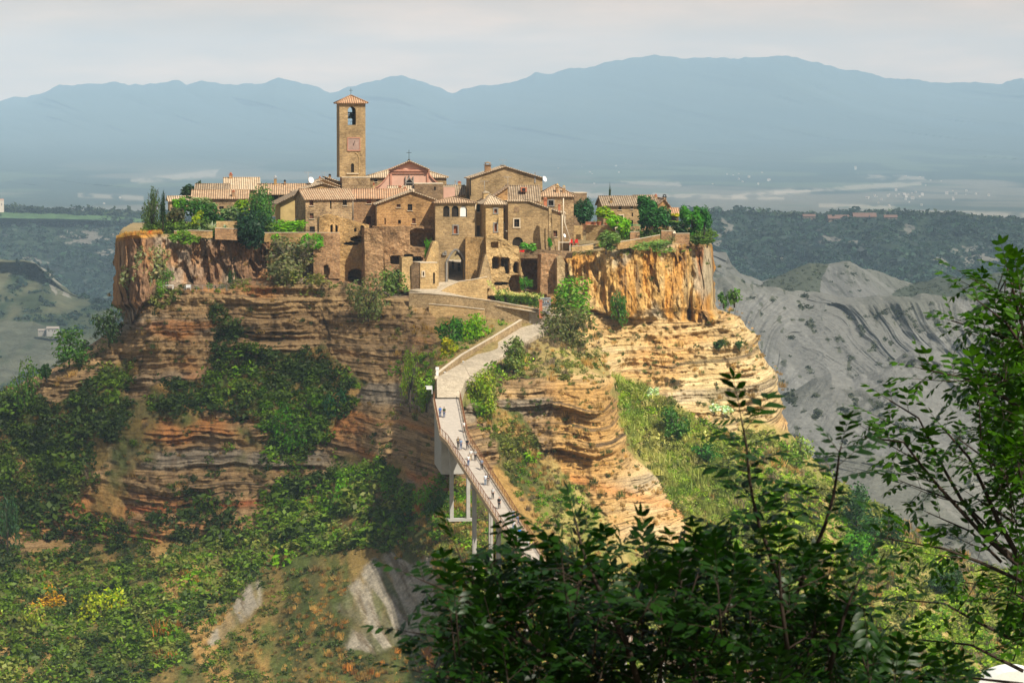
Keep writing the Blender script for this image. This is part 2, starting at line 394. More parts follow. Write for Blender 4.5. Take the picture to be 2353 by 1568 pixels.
CB = [(0, 700), (265, 700), (285, 716), (305, 742), (330, 700), (380, 662), (500, 658), (620, 650), (740, 645), (860, 665), (900, 680), (1280, 700), (1400, 722), (1640, 742), (1660, 715)]
SB = [(-100, 1230), (40, 1262), (200, 1262), (330, 1235), (480, 1215), (600, 1215), (700, 1190), (800, 1170), (880, 1140), (960, 1100), (1000, 1120), (1100, 1120), (1180, 1120), (1240, 1190), (1330, 1190),
      (1390, 1200), (1400, 1235), (1560, 1240), (1600, 1240), (1640, 1180), (1700, 950), (1800, 990), (2000, 1000)]
# masks in the picture frame of the surfaces (what covers the ground there)
SCREE = [[(455, 1490), (500, 1440), (560, 1375), (590, 1330), (605, 1325), (608, 1390), (570, 1430), (520, 1465)],
         [(770, 1390), (840, 1310), (900, 1280), (1000, 1280), (1010, 1430), (930, 1470), (860, 1510), (790, 1480), (810, 1430)]]
SLOPE_VEG = [  # polygons of slopes without exposed rock
 [(0, 900), (140, 930), (235, 860), (292, 820), (300, 960), (255, 1000), (210, 1110), (100, 1190), (0, 1230)],
 [(490, 870), (560, 800), (640, 815), (740, 800), (850, 880), (800, 940), (730, 1020), (640, 1055), (600, 960), (480, 935), (350, 945), (345, 885)],
 [(1405, 860), (1500, 885), (1560, 935), (1640, 985), (1720, 1000), (1800, 1060), (2400, 1330), (2400, 2000), (1200, 2000), (1420, 1290), (1580, 1250), (1600, 1190), (1530, 1100), (1445, 1030), (1425, 940)],
 [(1000, 730), (1190, 730), (1280, 740), (1380, 800), (1400, 870), (1180, 860), (1100, 930), (1050, 960), (1050, 890), (1000, 860), (985, 930), (965, 880), (1000, 800)],
 [(1130, 930), (1200, 960), (1290, 1080), (1380, 1160), (1420, 1260), (1300, 1300), (1180, 1300), (1130, 1100)],
]

def build_mesa():
    NC, NR = 1500, 640
    t = np.concatenate([np.linspace(0, .70, 560, endpoint=False), np.linspace(.70, 1, NR - 560)])
    u = np.linspace(0, 1, NC); g = u - .72 / (2 * math.pi) * np.sin(2 * math.pi * u)
    pyb = 548 + t * (2000 - 548)
    l = ip(pyb, XL)[:, None]; r = ip(pyb, XR)[:, None]
    wob = (fbm(pyb * .05, 0 * pyb, 5, 3) - .5)[:, None] * 16
    px = l + (r - l) * g[None]; px = px + wob * (np.exp(-((px - l) / 60) ** 2) - np.exp(-((px - r) / 60) ** 2)) * sst(560, 620, pyb)[:, None]
    rim = ip(px, RIM); py = rim + t[:, None] * (2000 - rim)
    Y = mesa_depth(px, py)
    d = np.minimum(px - l, r - px); R = 55.
    q = np.clip(1 - d / R, 0, 1); Y = Y + 26 * (1 - np.sqrt(np.clip(1 - q * q, 0, 1)))
    P = Wn(px, py, Y); X, Z = P[..., 0], P[..., 2]
    cb = ip(px, CB) + (fbm(px * .03, px * 0, 3) - .5) * 16; sb = ip(px, SB) + (fbm(px * .02, px * 0, 4) - .5) * 30
    up = 1 - sst(-4, 5, py - cb); st = sst(-4, 5, py - cb) * (1 - sst(-8, 14, py - sb))
    veg = np.zeros_like(px)
    wx = px + (fbm(px * .02, py * .02, 31) - .5) * 46; wy = py + (fbm(px * .02, py * .02, 47) - .5) * 46
    for poly in SLOPE_VEG: veg = np.maximum(veg, inpoly(wx, wy, poly))
    for _ in range(3):
        veg[1:-1, 1:-1] = (veg[:-2, 1:-1] + veg[2:, 1:-1] + veg[1:-1, :-2] + veg[1:-1, 2:] + veg[1:-1, 1:-1]) / 5
    rightw = sst(1240, 1300, px)
    patch = sst(.64, .76, fbm(X * .09, Z * .13, 61, 4)) * (1 - rightw * .75)      # soil and weeds lying over the strata
    st0 = st; st = st * (1 - veg) * (1 - .85 * patch)
    # --- upper cliff: columns and hollows
    fl = ridged(X * .22 + 1.5 * fbm(X * .1, Z * .1, 8), Z * .045, 9, 4)
    fl2 = ridged(X * .75, Z * .11 + X * .05, 19, 3)
    blk = np.floor(fbm(X * .15 + .04 * Z, Z * .030, 14, 3) * 10 + .5 * fbm(X * .6, Z * .25, 15)) / 10
    disp = up * (-(fl - .5) * 3.4 - (fl2 - .5) * 1.2 - (blk - .5) * 11 + (fbm(X * .5, Z * .22, 12, 5) - .5) * 2.4 + (fbm(X * 2, Z * 1.2, 13, 3) - .5) * .8)
    crack = sst(.86, .97, ridged(X * .16 + .5 * fbm(X * .3, Z * .2, 4), Z * .02, 29, 1)) * up
    disp = disp + crack * 1.4
    # --- strata
    S = Z + 1.1 * (fbm(X * .05, Z * .03, 21, 4) - .5) * 4.4 + X * .02 + .5 * fbm(X * .3, Z * .5, 44, 4)
    def layer(f, s, k=7):
        a = vn(S * f, np.floor(S * 0) + X * .015, s); return 1 / (1 + np.exp(-(a - .5) * k * 2))
    lay = .55 * layer(.8, 71) + .3 * layer(1.9, 72) + .15 * layer(4.2, 73)
    joint = vn(X * 1.1 + 7 * np.floor(S * 1.3), np.floor(S * 1.3) + 0 * X, 75)
    amp = .35 + 1.3 * sst(.25, .75, fbm(X * .07, Z * .09, 77, 3))
    disp = disp + st * (-(lay - .45) * 2.3 * amp + (joint - .5) * .9 - (ridged(X * .28 + .4 * fbm(X * .1, Z * .2, 6), Z * .05, 76, 3) - .6) * 1.5 + (fbm(X * .22, Z * .12, 78, 5) - .5) * 3.6 + (fbm(X * 1.5, Z * 1.5, 79, 3) - .5) * .6)
    ud = sst(.62, .8, lay) * st
    # --- slopes
    sl = np.clip(1 - up - st, 0, 1)
    gully = ridged(X * .10 + Z * .09, Z * .03, 81, 3)
    disp = disp + sl * ((fbm(X * .13, Z * .13, 82, 5) - .5) * 3.4 - (gully - .6) * 2.2 + (fbm(X * .9, Z * .9, 83, 3) - .5) * .8)
    fade = sst(0, 14, py - rim)
    pathmask = inpoly(px, py, [(985, 930), (1000, 850), (1190, 728), (1290, 715), (1300, 745), (1130, 835), (1070, 900), (1065, 990), (1005, 990)])
    disp = disp * fade * np.where(pathmask, .15, 1) * (.35 + .65 * sst(0, 25, d))
    # plinths under the town keep clear of the houses
    tw = sst(735, 760, px) * (1 - sst(1255, 1280, px)) * (1 - sst(650, 700, py)); disp = disp * (1 - .8 * tw)
    P2 = P.copy(); P2[..., 1] += disp
    P2[..., 0] = P[..., 0] * (P2[..., 1] / P[..., 1]) ** .5
    # --- colours of the rock, soil and weeds, with shade mixed into the left strata
    C = np.zeros(P.shape); RKs = None
    n1 = fbm(X * .18, Z * .12, 91, 5); n2 = fbm(X * .6, Z * .25, 92, 5); n3 = fbm(X * 1.6, Z * 1.6, 93, 3)
    # upper cliff
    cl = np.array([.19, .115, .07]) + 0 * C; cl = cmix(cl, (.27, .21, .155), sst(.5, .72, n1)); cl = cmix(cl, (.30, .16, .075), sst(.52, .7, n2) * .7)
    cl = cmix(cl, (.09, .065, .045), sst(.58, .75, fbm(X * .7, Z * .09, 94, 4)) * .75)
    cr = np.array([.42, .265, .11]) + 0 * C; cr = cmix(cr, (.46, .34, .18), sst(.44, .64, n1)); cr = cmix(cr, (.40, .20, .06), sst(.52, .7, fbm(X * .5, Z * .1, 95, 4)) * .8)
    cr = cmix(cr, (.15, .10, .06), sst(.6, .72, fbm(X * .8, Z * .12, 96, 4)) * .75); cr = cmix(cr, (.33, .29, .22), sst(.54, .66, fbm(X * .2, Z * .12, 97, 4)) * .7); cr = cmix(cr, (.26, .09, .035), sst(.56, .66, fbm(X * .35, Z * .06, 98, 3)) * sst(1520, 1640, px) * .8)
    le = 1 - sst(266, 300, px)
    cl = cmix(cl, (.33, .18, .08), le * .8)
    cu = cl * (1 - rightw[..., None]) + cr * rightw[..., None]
    # strata; left tones grey brown, darkened further with painted shade
    tone = vn(S * 1.1, X * .012, 101)[..., None]; tone2 = vn(S * 3.1, X * .02, 102); tone3 = vn(S * .33, X * .01, 103)
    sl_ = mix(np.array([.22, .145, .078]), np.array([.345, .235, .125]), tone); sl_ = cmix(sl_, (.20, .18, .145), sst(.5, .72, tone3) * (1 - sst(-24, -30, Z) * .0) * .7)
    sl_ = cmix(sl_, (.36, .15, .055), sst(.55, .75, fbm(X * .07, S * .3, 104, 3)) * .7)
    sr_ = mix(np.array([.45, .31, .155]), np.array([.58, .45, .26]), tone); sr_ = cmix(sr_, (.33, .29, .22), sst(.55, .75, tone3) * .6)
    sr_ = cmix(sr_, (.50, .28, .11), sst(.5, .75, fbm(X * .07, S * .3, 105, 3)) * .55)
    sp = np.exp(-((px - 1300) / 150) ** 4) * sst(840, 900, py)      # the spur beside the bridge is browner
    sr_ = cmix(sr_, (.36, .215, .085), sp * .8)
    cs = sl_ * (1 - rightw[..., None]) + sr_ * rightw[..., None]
    cs = cmix(cs, (.07, .055, .04), sst(.72, .86, tone2) * .8 * sst(.35, .6, fbm(X * .12, S * .8, 106, 3)))
    cs = cmix(cs, (.12, .08, .05), sst(.56, .74, n2) * .5 * (1 - rightw * .6))
    band = np.exp(-((py - (1172 - (px - 300) * .06)) / 9) ** 2) * (1 - sst(760, 900, px)) * sst(100, 300, px)
    cs = cmix(cs, (.30, .07, .025), band * .65)
    band2 = np.exp(-((py - (1215 + 0 * px)) / 22) ** 2) * (1 - sst(480, 640, px)); cs = cmix(cs, (.46, .22, .09), band2 * .55)
    band3 = np.exp(-((py - (1095 + (px - 1300) * .28)) / 14) ** 2) * inpoly(px, py, [(1280, 1060), (1560, 1060), (1600, 1260), (1300, 1200)]); cs = cmix(cs, (.42, .16, .05), band3 * .5)
    # slopes
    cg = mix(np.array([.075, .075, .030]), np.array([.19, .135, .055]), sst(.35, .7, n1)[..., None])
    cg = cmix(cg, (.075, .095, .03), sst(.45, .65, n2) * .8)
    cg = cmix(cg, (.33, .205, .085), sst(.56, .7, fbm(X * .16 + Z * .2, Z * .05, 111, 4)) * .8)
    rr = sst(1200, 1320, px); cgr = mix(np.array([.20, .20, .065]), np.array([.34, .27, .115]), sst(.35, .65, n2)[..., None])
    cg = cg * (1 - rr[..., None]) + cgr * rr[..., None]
    dryup = (1 - sst(860, 960, py)) * sst(950, 1050, px); cg = cmix(cg, (.34, .25, .12), dryup * .6)
    for k, poly in enumerate(SCREE):
        m = inpoly(wx, wy, poly).astype(float)
        for _ in range(2): m[1:-1, 1:-1] = (m[:-2, 1:-1] + m[2:, 1:-1] + m[1:-1, :-2] + m[1:-1, 2:]) / 4
        g2 = mix(np.array([.22, .195, .15]), np.array([.33, .29, .225]), n3[..., None]); g2 = cmix(g2, (.16, .13, .09), sst(.58, .7, fbm(X * 1.5 + Z * 1.2, Z * .4, 112, 3)))
        m = m * (.25 + .75 * sst(.36, .5, fbm(X * .5 + Z * .4, Z * .2, 113 + k, 5)))
        cg = cg * (1 - m[..., None]) + g2 * m[..., None]
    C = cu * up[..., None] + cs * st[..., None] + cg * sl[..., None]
    RK = np.stack([st, up, np.clip(sl, 0, 1) * .8], -1)
    topw = (1 - sst(2, 10, py - rim)) ; C = cmix(C, (.22, .16, .07), topw * (1 - tw) * .7)
    # orange grass on the far left corner of the top
    C = cmix(C, (.42, .22, .07), (1 - sst(4, 9, py - rim)) * (1 - sst(330, 370, px)))
    # --- close the solid: back side and top
    nb = 60; qb = np.linspace(0, 1, nb + 2)[1:-1]
    A = P2[:, -1, :][:, None]; B = P2[:, 0, :][:, None]
    bk = A * (1 - qb[None, :, None]) + B * qb[None, :, None]; wv = np.sin(math.pi * qb) ** .5
    bk[..., 1] += (95 * wv)[None] + 8 * (fbm(bk[..., 0] * .08, bk[..., 2] * .08, 120) - .5)
    Rall = np.concatenate([RK, 0 * bk + np.array([.8, 0, 0])], 1); Pall = np.concatenate([P2, bk], 1); Call = np.concatenate([C, np.full(bk.shape, .2) * np.array([1.2, .9, .55])], 1)
    # skirt running down into the valley
    sk = []; last = Pall[-1]; cen = np.array([10., 560., 0.])
    for k, (zz, s) in enumerate([(-130, 1.0), (-175, 1.5), (-245, 2.2), (-262, 2.6)]):
        q = last.copy(); q[:, :2] = cen[:2] + (last[:, :2] - cen[:2]) * (1 + .35 * s); q[:, 2] = zz; sk.append(q)
    Pall = np.concatenate([Pall, np.stack(sk)], 0); Call = np.concatenate([Call, np.repeat(Call[-1:], 4, 0)], 0); Rall = np.concatenate([Rall, np.repeat(Rall[-1:], 4, 0)], 0)
    nr, nc = Pall.shape[:2]
    i = np.arange(nr - 1)[:, None] * nc + np.arange(nc)[None]; j = np.arange(nr - 1)[:, None] * nc + (np.arange(nc)[None] + 1) % nc
    Fs = np.stack([i, i + nc, j + nc, j], -1).reshape(-1, 4)
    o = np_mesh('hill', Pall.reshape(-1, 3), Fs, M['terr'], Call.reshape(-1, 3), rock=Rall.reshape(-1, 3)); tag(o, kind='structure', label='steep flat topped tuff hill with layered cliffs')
    # plateau: from the rim straight back
    n = 40; R0 = P2[0, ::6]; tt = np.linspace(0, 1, n) ** 1.6
    yb = 655.; G = np.repeat(R0[None], n, 0).copy()
    for k in range(n):
        yy = R0[:, 1] + .0 + (yb - R0[:, 1]) * tt[k]; G[k, :, 1] = np.maximum(yy, R0[:, 1])
        s = np.where((R0[:, 0] > -22) & (R0[:, 0] < 4), sst(3.5, 15, yy - R0[:, 1]), sst(0, 26, yy - R0[:, 1])); zt = np.interp(R0[:, 0], [-70, 20, 40], [-16.4, -16.6, -18.0])
        G[k, :, 2] = R0[:, 2] * (1 - s) + zt * s + (fbm(R0[:, 0] * .2, yy * .2, 130) - .5) * .5 * min(1, k / 3)
        G[k, :, 0] = R0[:, 0] * (yy / R0[:, 1]) ** .6
    gc = mix(np.array([.20, .155, .08]), np.array([.32, .25, .15]), fbm(G[..., 0] * .3, G[..., 1] * .3, 131)[..., None])
    o2 = np_mesh('ground', G.reshape(-1, 3), grid_faces(n, G.shape[1]), M['terr'], gc.reshape(-1, 3)); tag(o2, kind='structure')
    return P2, px, py

MP, MPX, MPY = build_mesa()
# picture-row/column lookup of the finished surface (nearest sample)
_bpx, _bpy = back(MP)
_LK = {}
def _mk_lookup():
    gx = np.round(_bpx / 3).astype(int); gy = np.round(_bpy / 3).astype(int)
    H, Wd = 700, 1200
    D = np.full((H, Wd), np.nan); ok = (gx > -300) & (gx < Wd - 300) & (gy >= 0) & (gy < H)
    yv = MP[..., 1][ok]; ii = gy[ok]; jj = gx[ok] + 300
    o = np.argsort(-yv); D[ii[o], jj[o]] = yv[o]
    for _ in range(4):      # fill pinholes
        bad = np.isnan(D); S = np.zeros_like(D); K = np.zeros_like(D)
        for a, b in ((0, 1), (0, -1), (1, 0), (-1, 0)):
            R = np.roll(D, (a, b), (0, 1)); g = ~np.isnan(R); S[g] += R[g]; K[g] += 1
        f = bad & (K > 0); D[f] = S[f] / K[f]
    return D
_D = _mk_lookup()
def surf_Y(px, py):
    j = np.clip(np.round(np.asarray(px) / 3).astype(int) + 300, 0, _D.shape[1] - 1); i = np.clip(np.round(np.asarray(py) / 3).astype(int), 0, _D.shape[0] - 1)
    return _D[i, j]
def surf(px, py, lift=0.):
    y = float(surf_Y(px, py))
    if y != y: y = float(mesa_depth(np.array([float(px)]), np.array([float(py)]))[0])
    p = W(px, py, y); p.z += lift; return p
# ================================================================ BACKGROUND LAND
LAND = []
def land(name, rows, x0, x1, ncol, nrow, colfn, dispfn=None, mat_='dist', topbump=None, label=None, flat_back=0):
    """rows: list of (outline polyline or row number, distance)"""
    px = np.linspace(x0, x1, ncol); R = []; Yk = []
    for o, y in rows:
        R.append(ip(px, o) if isinstance(o, list) else np.full(ncol, float(o))); Yk.append(y)
    R = np.array(R); Yk = np.array([ip(px, y) if isinstance(y, list) else np.full(ncol, float(y)) for y in Yk])
    k = np.linspace(0, len(rows) - 1, nrow); i = np.clip(k.astype(int), 0, len(rows) - 2); f = (k - i)[:, None]
    py = R[i] * (1 - f) + R[i + 1] * f; Y = Yk[i] * (1 - f) + Yk[i + 1] * f
    PX = px[None] + 0 * py
    P = Wn(PX, py, Y)
    tt = np.linspace(0, 1, nrow)[:, None] + 0 * py
    if dispfn is not None:
        dy, dz = dispfn(P, PX, py, tt); P[..., 1] += dy; P[..., 2] += dz
    if topbump is not None: P[0, :, 2] += topbump(P[0])
    C = colfn(P, PX, py, tt)
    B = P[0:1].copy(); B[..., 1] += 160 + flat_back; B[..., 2] -= 30
    B2 = B.copy(); B2[..., 1] += 200; B2[..., 2] = -255
    L_ = P[-1:].copy(); L_[..., 1] -= 60; L_[..., 2] = np.minimum(-255, L_[..., 2] - 5)
    P = np.concatenate([B2, B, P, L_], 0); C = np.concatenate([C[:1], C[:1], C, C[-1:]], 0)
    o = np_mesh(name, P.reshape(-1, 3), grid_faces(*P.shape[:2]), M[mat_], C.reshape(-1, 3)); LAND.append((P[2:-1], C[2:-1]))
    return tag(o, kind='structure', label=label)

MTN = [(-600, 215), (-200, 240), (0, 232), (60, 222), (150, 196), (230, 190), (330, 195), (410, 188), (480, 190), (560, 197), (640, 183), (690, 192), (760, 211), (830, 197), (880, 180), (920, 171),
       (970, 185), (1045, 214), (1090, 202), (1130, 193), (1180, 188), (1230, 172), (1300, 158), (1350, 155), (1420, 140), (1510, 128), (1600, 135), (1700, 130), (1780, 127), (1860, 140), (1950, 160),
       (2030, 175), (2100, 186), (2200, 192), (2300, 190), (2352, 182), (2600, 170), (3000, 220)]
def c_far(P, px, py, t):
    X, Y_ = P[..., 0], P[..., 1]
    n = fbm(X * .0009, P[..., 2] * .004 + Y_ * .0004, 201, 5); C = mix(np.array([.02, .035, .03]), np.array([.055, .065, .045]), n[..., None])
    f = sst(.50, .60, fbm(X * .0016, py * .035, 202, 4)) * sst(355, 420, py) * sst(-.1, .5, fbm(px * .004, py * .01, 205, 2))
    C = cmix(C, (.20, .17, .13), f * .5)
    f2 = sst(.6, .68, fbm(X * .003, py * .08, 203, 3)) * sst(300, 380, py); C = cmix(C, (.07, .09, .055), f2 * .7)
    for (a, b, y0, s, h) in [(1500, 1800, 452, .02, 6), (1780, 2120, 432, -.06, 5), (1990, 2120, 408, .02, 5), (1680, 1860, 444, -.1, 8), (2120, 2352, 492, .02, 5), (1880, 2100, 475, .03, 5), (330, 520, 405, -.1, 8), (180, 330, 452, .05, 6),
                          (1250, 1400, 448, .02, 8), (1420, 1560, 420, .04, 4), (420, 650, 440, .03, 6), (1960, 2240, 487, .01, 4)]:
        w = (px > a) & (px < b); g = np.exp(-((py - (y0 + s * (px - (a + b) / 2))) / (h * (.3 + fbm(px * .02, py * 0, int(a))))) ** 2) * w
        C = cmix(C, (.36, .30, .23), np.clip(g * .8, 0, .45) * sst(.3, .5, fbm(px * .03, py * .1, 206, 3)))
    return C
def d_far(P, px, py, t):
    e = sst(0, .06, t) * (1 - sst(.45, .6, t))
    r = ridged(P[..., 0] * .0011 + P[..., 1] * .0003, P[..., 2] * .0012, 210, 5)
    return -e * (r - .5) * 1500, (fbm(px * .03, px * 0, 212, 4) - .5) * 45 * (1 - sst(0, .05, t))
land('mountain', [(MTN, 21000), ([(-600, 330), (3000, 315)], 15500), (420, 9500), (470, 7000), (520, 4800)], -500, 2900, 900, 260, c_far, d_far, label='long blue hazy mountain range behind the plain')

FOR1 = [(1400, 480), (1560, 486), (1600, 487), (1700, 491), (1800, 494), (1850, 492), (1950, 497), (2000, 494), (2080, 488), (2130, 493), (2200, 493), (2280, 503), (2352, 508), (2700, 512)]
def c_for(P, px, py, t):
    X, Z = P[..., 0], P[..., 2]
    n = .6 * fbm(X * .012, Z * .03, 221, 4) + .4 * fbm(X * .11, Z * .2, 222, 3); C = mix(np.array([.006, .014, .014]), np.array([.028, .044, .026]), sst(.3, .7, n)[..., None])
    f = sst(.66, .76, fbm(X * .006, Z * .02, 222, 4)) * sst(.12, .3, t); C = cmix(C, (.10, .09, .07), f * .25)
    for (cx, cy, sx, sy) in [(2060, 525, 45, 10), (1900, 545, 40, 9), (2230, 590, 75, 26), (1660, 520, 18, 16), (2130, 600, 30, 20), (1790, 600, 35, 9), (1640, 550, 16, 20)]:
        q = ((px - cx) / sx) ** 2 + ((py - cy) / sy) ** 2 
        C = cmix(C, (.17, .155, .13), sst(.62, .85, np.exp(-q * .8) + (fbm(px * .07, py * .14, 224, 5) - .5) * 1.7) * .75)
    return C
def d_for(P, px, py, t):
    X, Z = P[..., 0], P[..., 2]
    return (-(ridged(X * .004, Z * .006, 231, 5) - .5) * 520 - (fbm(X * .05, Z * .08, 232, 4) - .5) * 90) * sst(0, .1, t), (fbm(X * .05, X * 0, 233, 4) - .35) * 14 * (1 - sst(0, .08, t))
land('wooded_hills', [(FOR1, 3500), (600, 3180), (660, 3000), (760, 2800)], 1380, 2700, 900, 240, c_for, d_for, label='dark wooded plateau edge on the right')

RB = [(1400, 560), (1625, 572), (1668, 578), (1680, 605), (1700, 628), (1750, 644), (1800, 626), (1860, 608), (1920, 604), (1950, 604), (2000, 618), (2050, 640), (2100, 655), (2150, 642), (2200, 637), (2280, 633), (2352, 626), (2700, 600)]
RA = [(1400, 600), (1600, 622), (1647, 638), (1688, 633), (1709, 644), (1750, 651), (1784, 660), (1819, 668), (1853, 674), (1887, 673), (1922, 679), (1956, 682), (2025, 682), (2059, 677), (2128, 675), (2196, 680), (2282, 665), (2352, 655), (2700, 640)]
RD = [(1400, 940), (1700, 935), (1803, 908), (1840, 888), (1875, 866), (1908, 852), (1957, 872), (1990, 862), (2030, 836), (2052, 820), (2100, 800), (2160, 812), (2230, 850), (2352, 880), (2700, 900)]
RE = [(1400, 1060), (1800, 1050), (1900, 1046), (2010, 1043), (2120, 1049), (2352, 1045), (2700, 1040)]
def mk_bad(seed, vegk, base=(.145, .143, .13)):
    def c(P, px, py, t):
        X, Z = P[..., 0], P[..., 2]
        n = fbm(X * .05, Z * .05, seed, 5); C = mix(np.array(base) * .82, np.array(base) * 1.15, n[..., None]); C = cmix(C, (.085, .09, .065), sst(.45, .65, fbm(X * .009 + 3, Z * .02, seed + 17, 4)) * .55)
        g = fbm((X + Z * 1.1) * .12, Z * .02, seed + 13, 4); C = cmix(C, np.array(base) * .7, sst(.5, .68, g) * .4); C = cmix(C, np.array(base) * 1.25, sst(.55, .7, fbm((X + Z) * .2, Z * .03, seed + 14, 3)) * .5)
        v = sst(.57 - vegk, .66 - vegk, fbm((X + .8 * Z) * .045, Z * .05, seed + 5, 5)) * sst(.45, .55, fbm(X * .4, Z * .5, seed + 6, 3)) * sst(.03, .12, t); C = cmix(C, (.06, .06, .045), v * .6)
        v2 = sst(.72, .78, fbm(X * .33, Z * .4, seed + 7, 2)); C = cmix(C, (.06, .065, .04), v2 * .8)
        if seed == 240:
            w = inpoly(px, py, [(1750, 660), (1755, 645), (1800, 624), (1860, 606), (1905, 603), (1890, 640), (1880, 680), (1800, 700)]); C = cmix(C, (.045, .055, .028), w * .8)
            w = inpoly(px, py, [(2050, 690), (2060, 665), (2100, 652), (2200, 634), (2300, 632), (2352, 640), (2300, 700)]); C = cmix(C, (.035, .045, .025), w * .8)
        return C
    return c
def mk_dis(seed, a=1.):
    def d(P, px, py, t):
        X, Z = P[..., 0], P[..., 2]
        e = sst(0, .05, t)
        A = .5 + 1.5 * (fbm(X * .006, Z * .01, seed + 20, 2) - .5) * 2; w = X * np.cos(A) + Z * np.sin(A) * 1.4; v = -X * np.sin(A) + Z * np.cos(A)
        wr = 1.2 * fbm(X * .025, Z * .035, seed, 3)
        g = ridged(w * .022 + wr, v * .010 + wr, seed + 3, 3); g2 = ridged(w * .085 + 2.2 * wr, v * .03, seed + 6, 4)
        b = fbm(X * .010, Z * .016, seed + 9, 4)
        return (-(g - .5) * 44 * a - (g2 - .5) * 15 * a - (b - .5) * 70 * a) * e, (fbm(X * .08, X * 0, seed + 4, 4) - .5) * 5 * (1 - e)
    return d
land('badlands', [(RB, 2100), (700, 1900), (760, 1840)], 1400, 2700, 1000, 200, mk_bad(240, .0), mk_dis(240), 'bad', label='pale clay cone with a scrub covered left flank')
land('badlands', [(RA, 1600), (760, 1555), (860, 1495), (960, 1435), (1000, 1410)], 1500, 2700, 1300, 480, mk_bad(250, .02), mk_dis(250), 'bad', label='grey gullied clay ridge right of the hill')
land('badlands', [(RD, 1330), (960, 1285), (1060, 1235), (1120, 1205)], 1600, 2700, 1000, 320, mk_bad(260, .0, (.145, .143, .13)), mk_dis(260, .6), 'bad', label='lower grey clay spurs beyond the hill')
land('badlands', [(RE, 1120), (1150, 1075), (1300, 1010), (1480, 940)], 1700, 2700, 900, 300, mk_bad(270, .05, (.175, .17, .15)), mk_dis(270, .5), 'bad', label='pale clay slope behind the right hand trees')

LF = [(-500, 470), (-100, 474), (0, 479), (60, 482), (120, 484), (200, 487), (330, 492), (420, 498), (700, 505)]
def c_l1(P, px, py, t):
    X, Z = P[..., 0], P[..., 2]
    n = .6 * fbm(X * .012, Z * .03, 281, 4) + .4 * fbm(X * .11, Z * .2, 287, 3); C = mix(np.array([.008, .018, .014]), np.array([.034, .052, .03]), sst(.3, .7, n)[..., None])
    fld = inpoly(px, py + (fbm(px * .05, px * 0, 282) - .5) * 10, [(-200, 478), (0, 484), (330, 500), (420, 510), (330, 512), (230, 508), (160, 512), (80, 514), (-200, 520)])
    C = cmix(C, (.07, .125, .05), fld * .85)
    for (cx, cy, sx, sy) in [(190, 545, 60, 20), (60, 605, 36, 16), (240, 580, 30, 8)]:
        q = ((px - cx) / sx) ** 2 + ((py - cy) / sy) ** 2 
        C = cmix(C, (.19, .17, .14), sst(.62, .85, np.exp(-q * .8) + (fbm(px * .09, py * .2, 284, 5) - .5) * 1.7) * .75)
    return C
land('wooded_hills', [(LF, 3900), (520, 3830), (640, 3480), (740, 3250), (860, 3050)], -500, 720, 700, 260, c_l1, lambda P, px, py, t: ((-(ridged(P[..., 0] * .003, P[..., 2] * .006, 285, 4) - .5) * 420 - (fbm(P[..., 0] * .05, P[..., 2] * .08, 286, 4) - .5) * 60) * sst(.12, .25, t), 0), label='blue wooded valley side with a green field on its crest')
LG = [(-500, 560), (-100, 590), (0, 598), (50, 594), (80, 606), (110, 636), (150, 668), (200, 692), (240, 708), (300, 745), (420, 800), (700, 860)]
def c_l2(P, px, py, t):
    X, Z = P[..., 0], P[..., 2]
    n = fbm(X * .04, Z * .06, 291, 5); C = mix(np.array([.025, .042, .022]), np.array([.085, .085, .048]), sst(.35, .65, n)[..., None])
    C = cmix(C, (.025, .04, .018), sst(.5, .62, fbm(X * .02, Z * .03, 292, 4)) * (1 - np.exp(-((py - ip(px, LG)) / 60) ** 2)) * .9)
    q = inpoly(px, py + (fbm(px * .1, px * 0, 5) - .5) * 12, [(60, 603), (85, 605), (120, 650), (150, 690), (110, 680), (70, 640)]); C = cmix(C, (.20, .185, .155), q * sst(.42, .6, fbm(px * .08, py * .08, 293, 3)) * .9)
    C = cmix(C, (.085, .085, .062), inpoly(px, py, [(-100, 730), (60, 745), (200, 800), (150, 850), (-100, 900), (-100, 860)]) * sst(.4, .6, n) * .7)
    return C
land('grassy_hill', [(LG, 2400), (720, 2280), (850, 2120), (1000, 1900)], -500, 620, 600, 240, c_l2, lambda P, px, py, t: ((-(fbm(P[..., 0] * .012, P[..., 2] * .02, 295, 5) - .5) * 220) * sst(0, .08, t), (fbm(P[..., 0] * .05, P[..., 0] * 0, 296, 3) - .5) * 5 * (1 - sst(0, .1, t))), label='olive grassy spur in the left valley with a pale landslip')

# great valley floor and the near slope below the viewpoint
gx = np.linspace(-6000, 6000, 61); gy = np.concatenate([np.linspace(-400, 600, 26), np.linspace(700, 24000, 60)])
GX, GY = np.meshgrid(gx, gy); GZ = -262 + 0 * GX + 6 * (fbm(GX * .004, GY * .004, 301) - .5)
o = np_mesh('valley_ground', np.stack([GX, GY, GZ], -1).reshape(-1, 3), grid_faces(*GX.shape), M['dist'], mix(np.array([.05, .07, .03]), np.array([.14, .13, .08]), fbm(GX * .002, GY * .002, 302)[..., None]).reshape(-1, 3))
tag(o, kind='structure')
gx = np.linspace(-140, 140, 90); gy = np.linspace(-30, 395, 130); GX, GY = np.meshgrid(gx, gy)
GZ = np.where(GY < 2, -1.7, -1.7 - .29 * (GY - 2)) - np.abs(GX) * .05 * sst(5, 60, GY) - .9 * fbm(GX * .15, GY * .15, 303) * sst(2, 12, GY)
GZ[-1] = -255; GZ[:, 0] = -200; GZ[:, -1] = -200
o = np_mesh('near_slope_ground', np.stack([GX, GY, GZ], -1).reshape(-1, 3), grid_faces(*GX.shape), M['terr'], mix(np.array([.05, .07, .025]), np.array([.13, .11, .05]), fbm(GX * .3, GY * .3, 304)[..., None]).reshape(-1, 3))
tag(o, kind='structure')
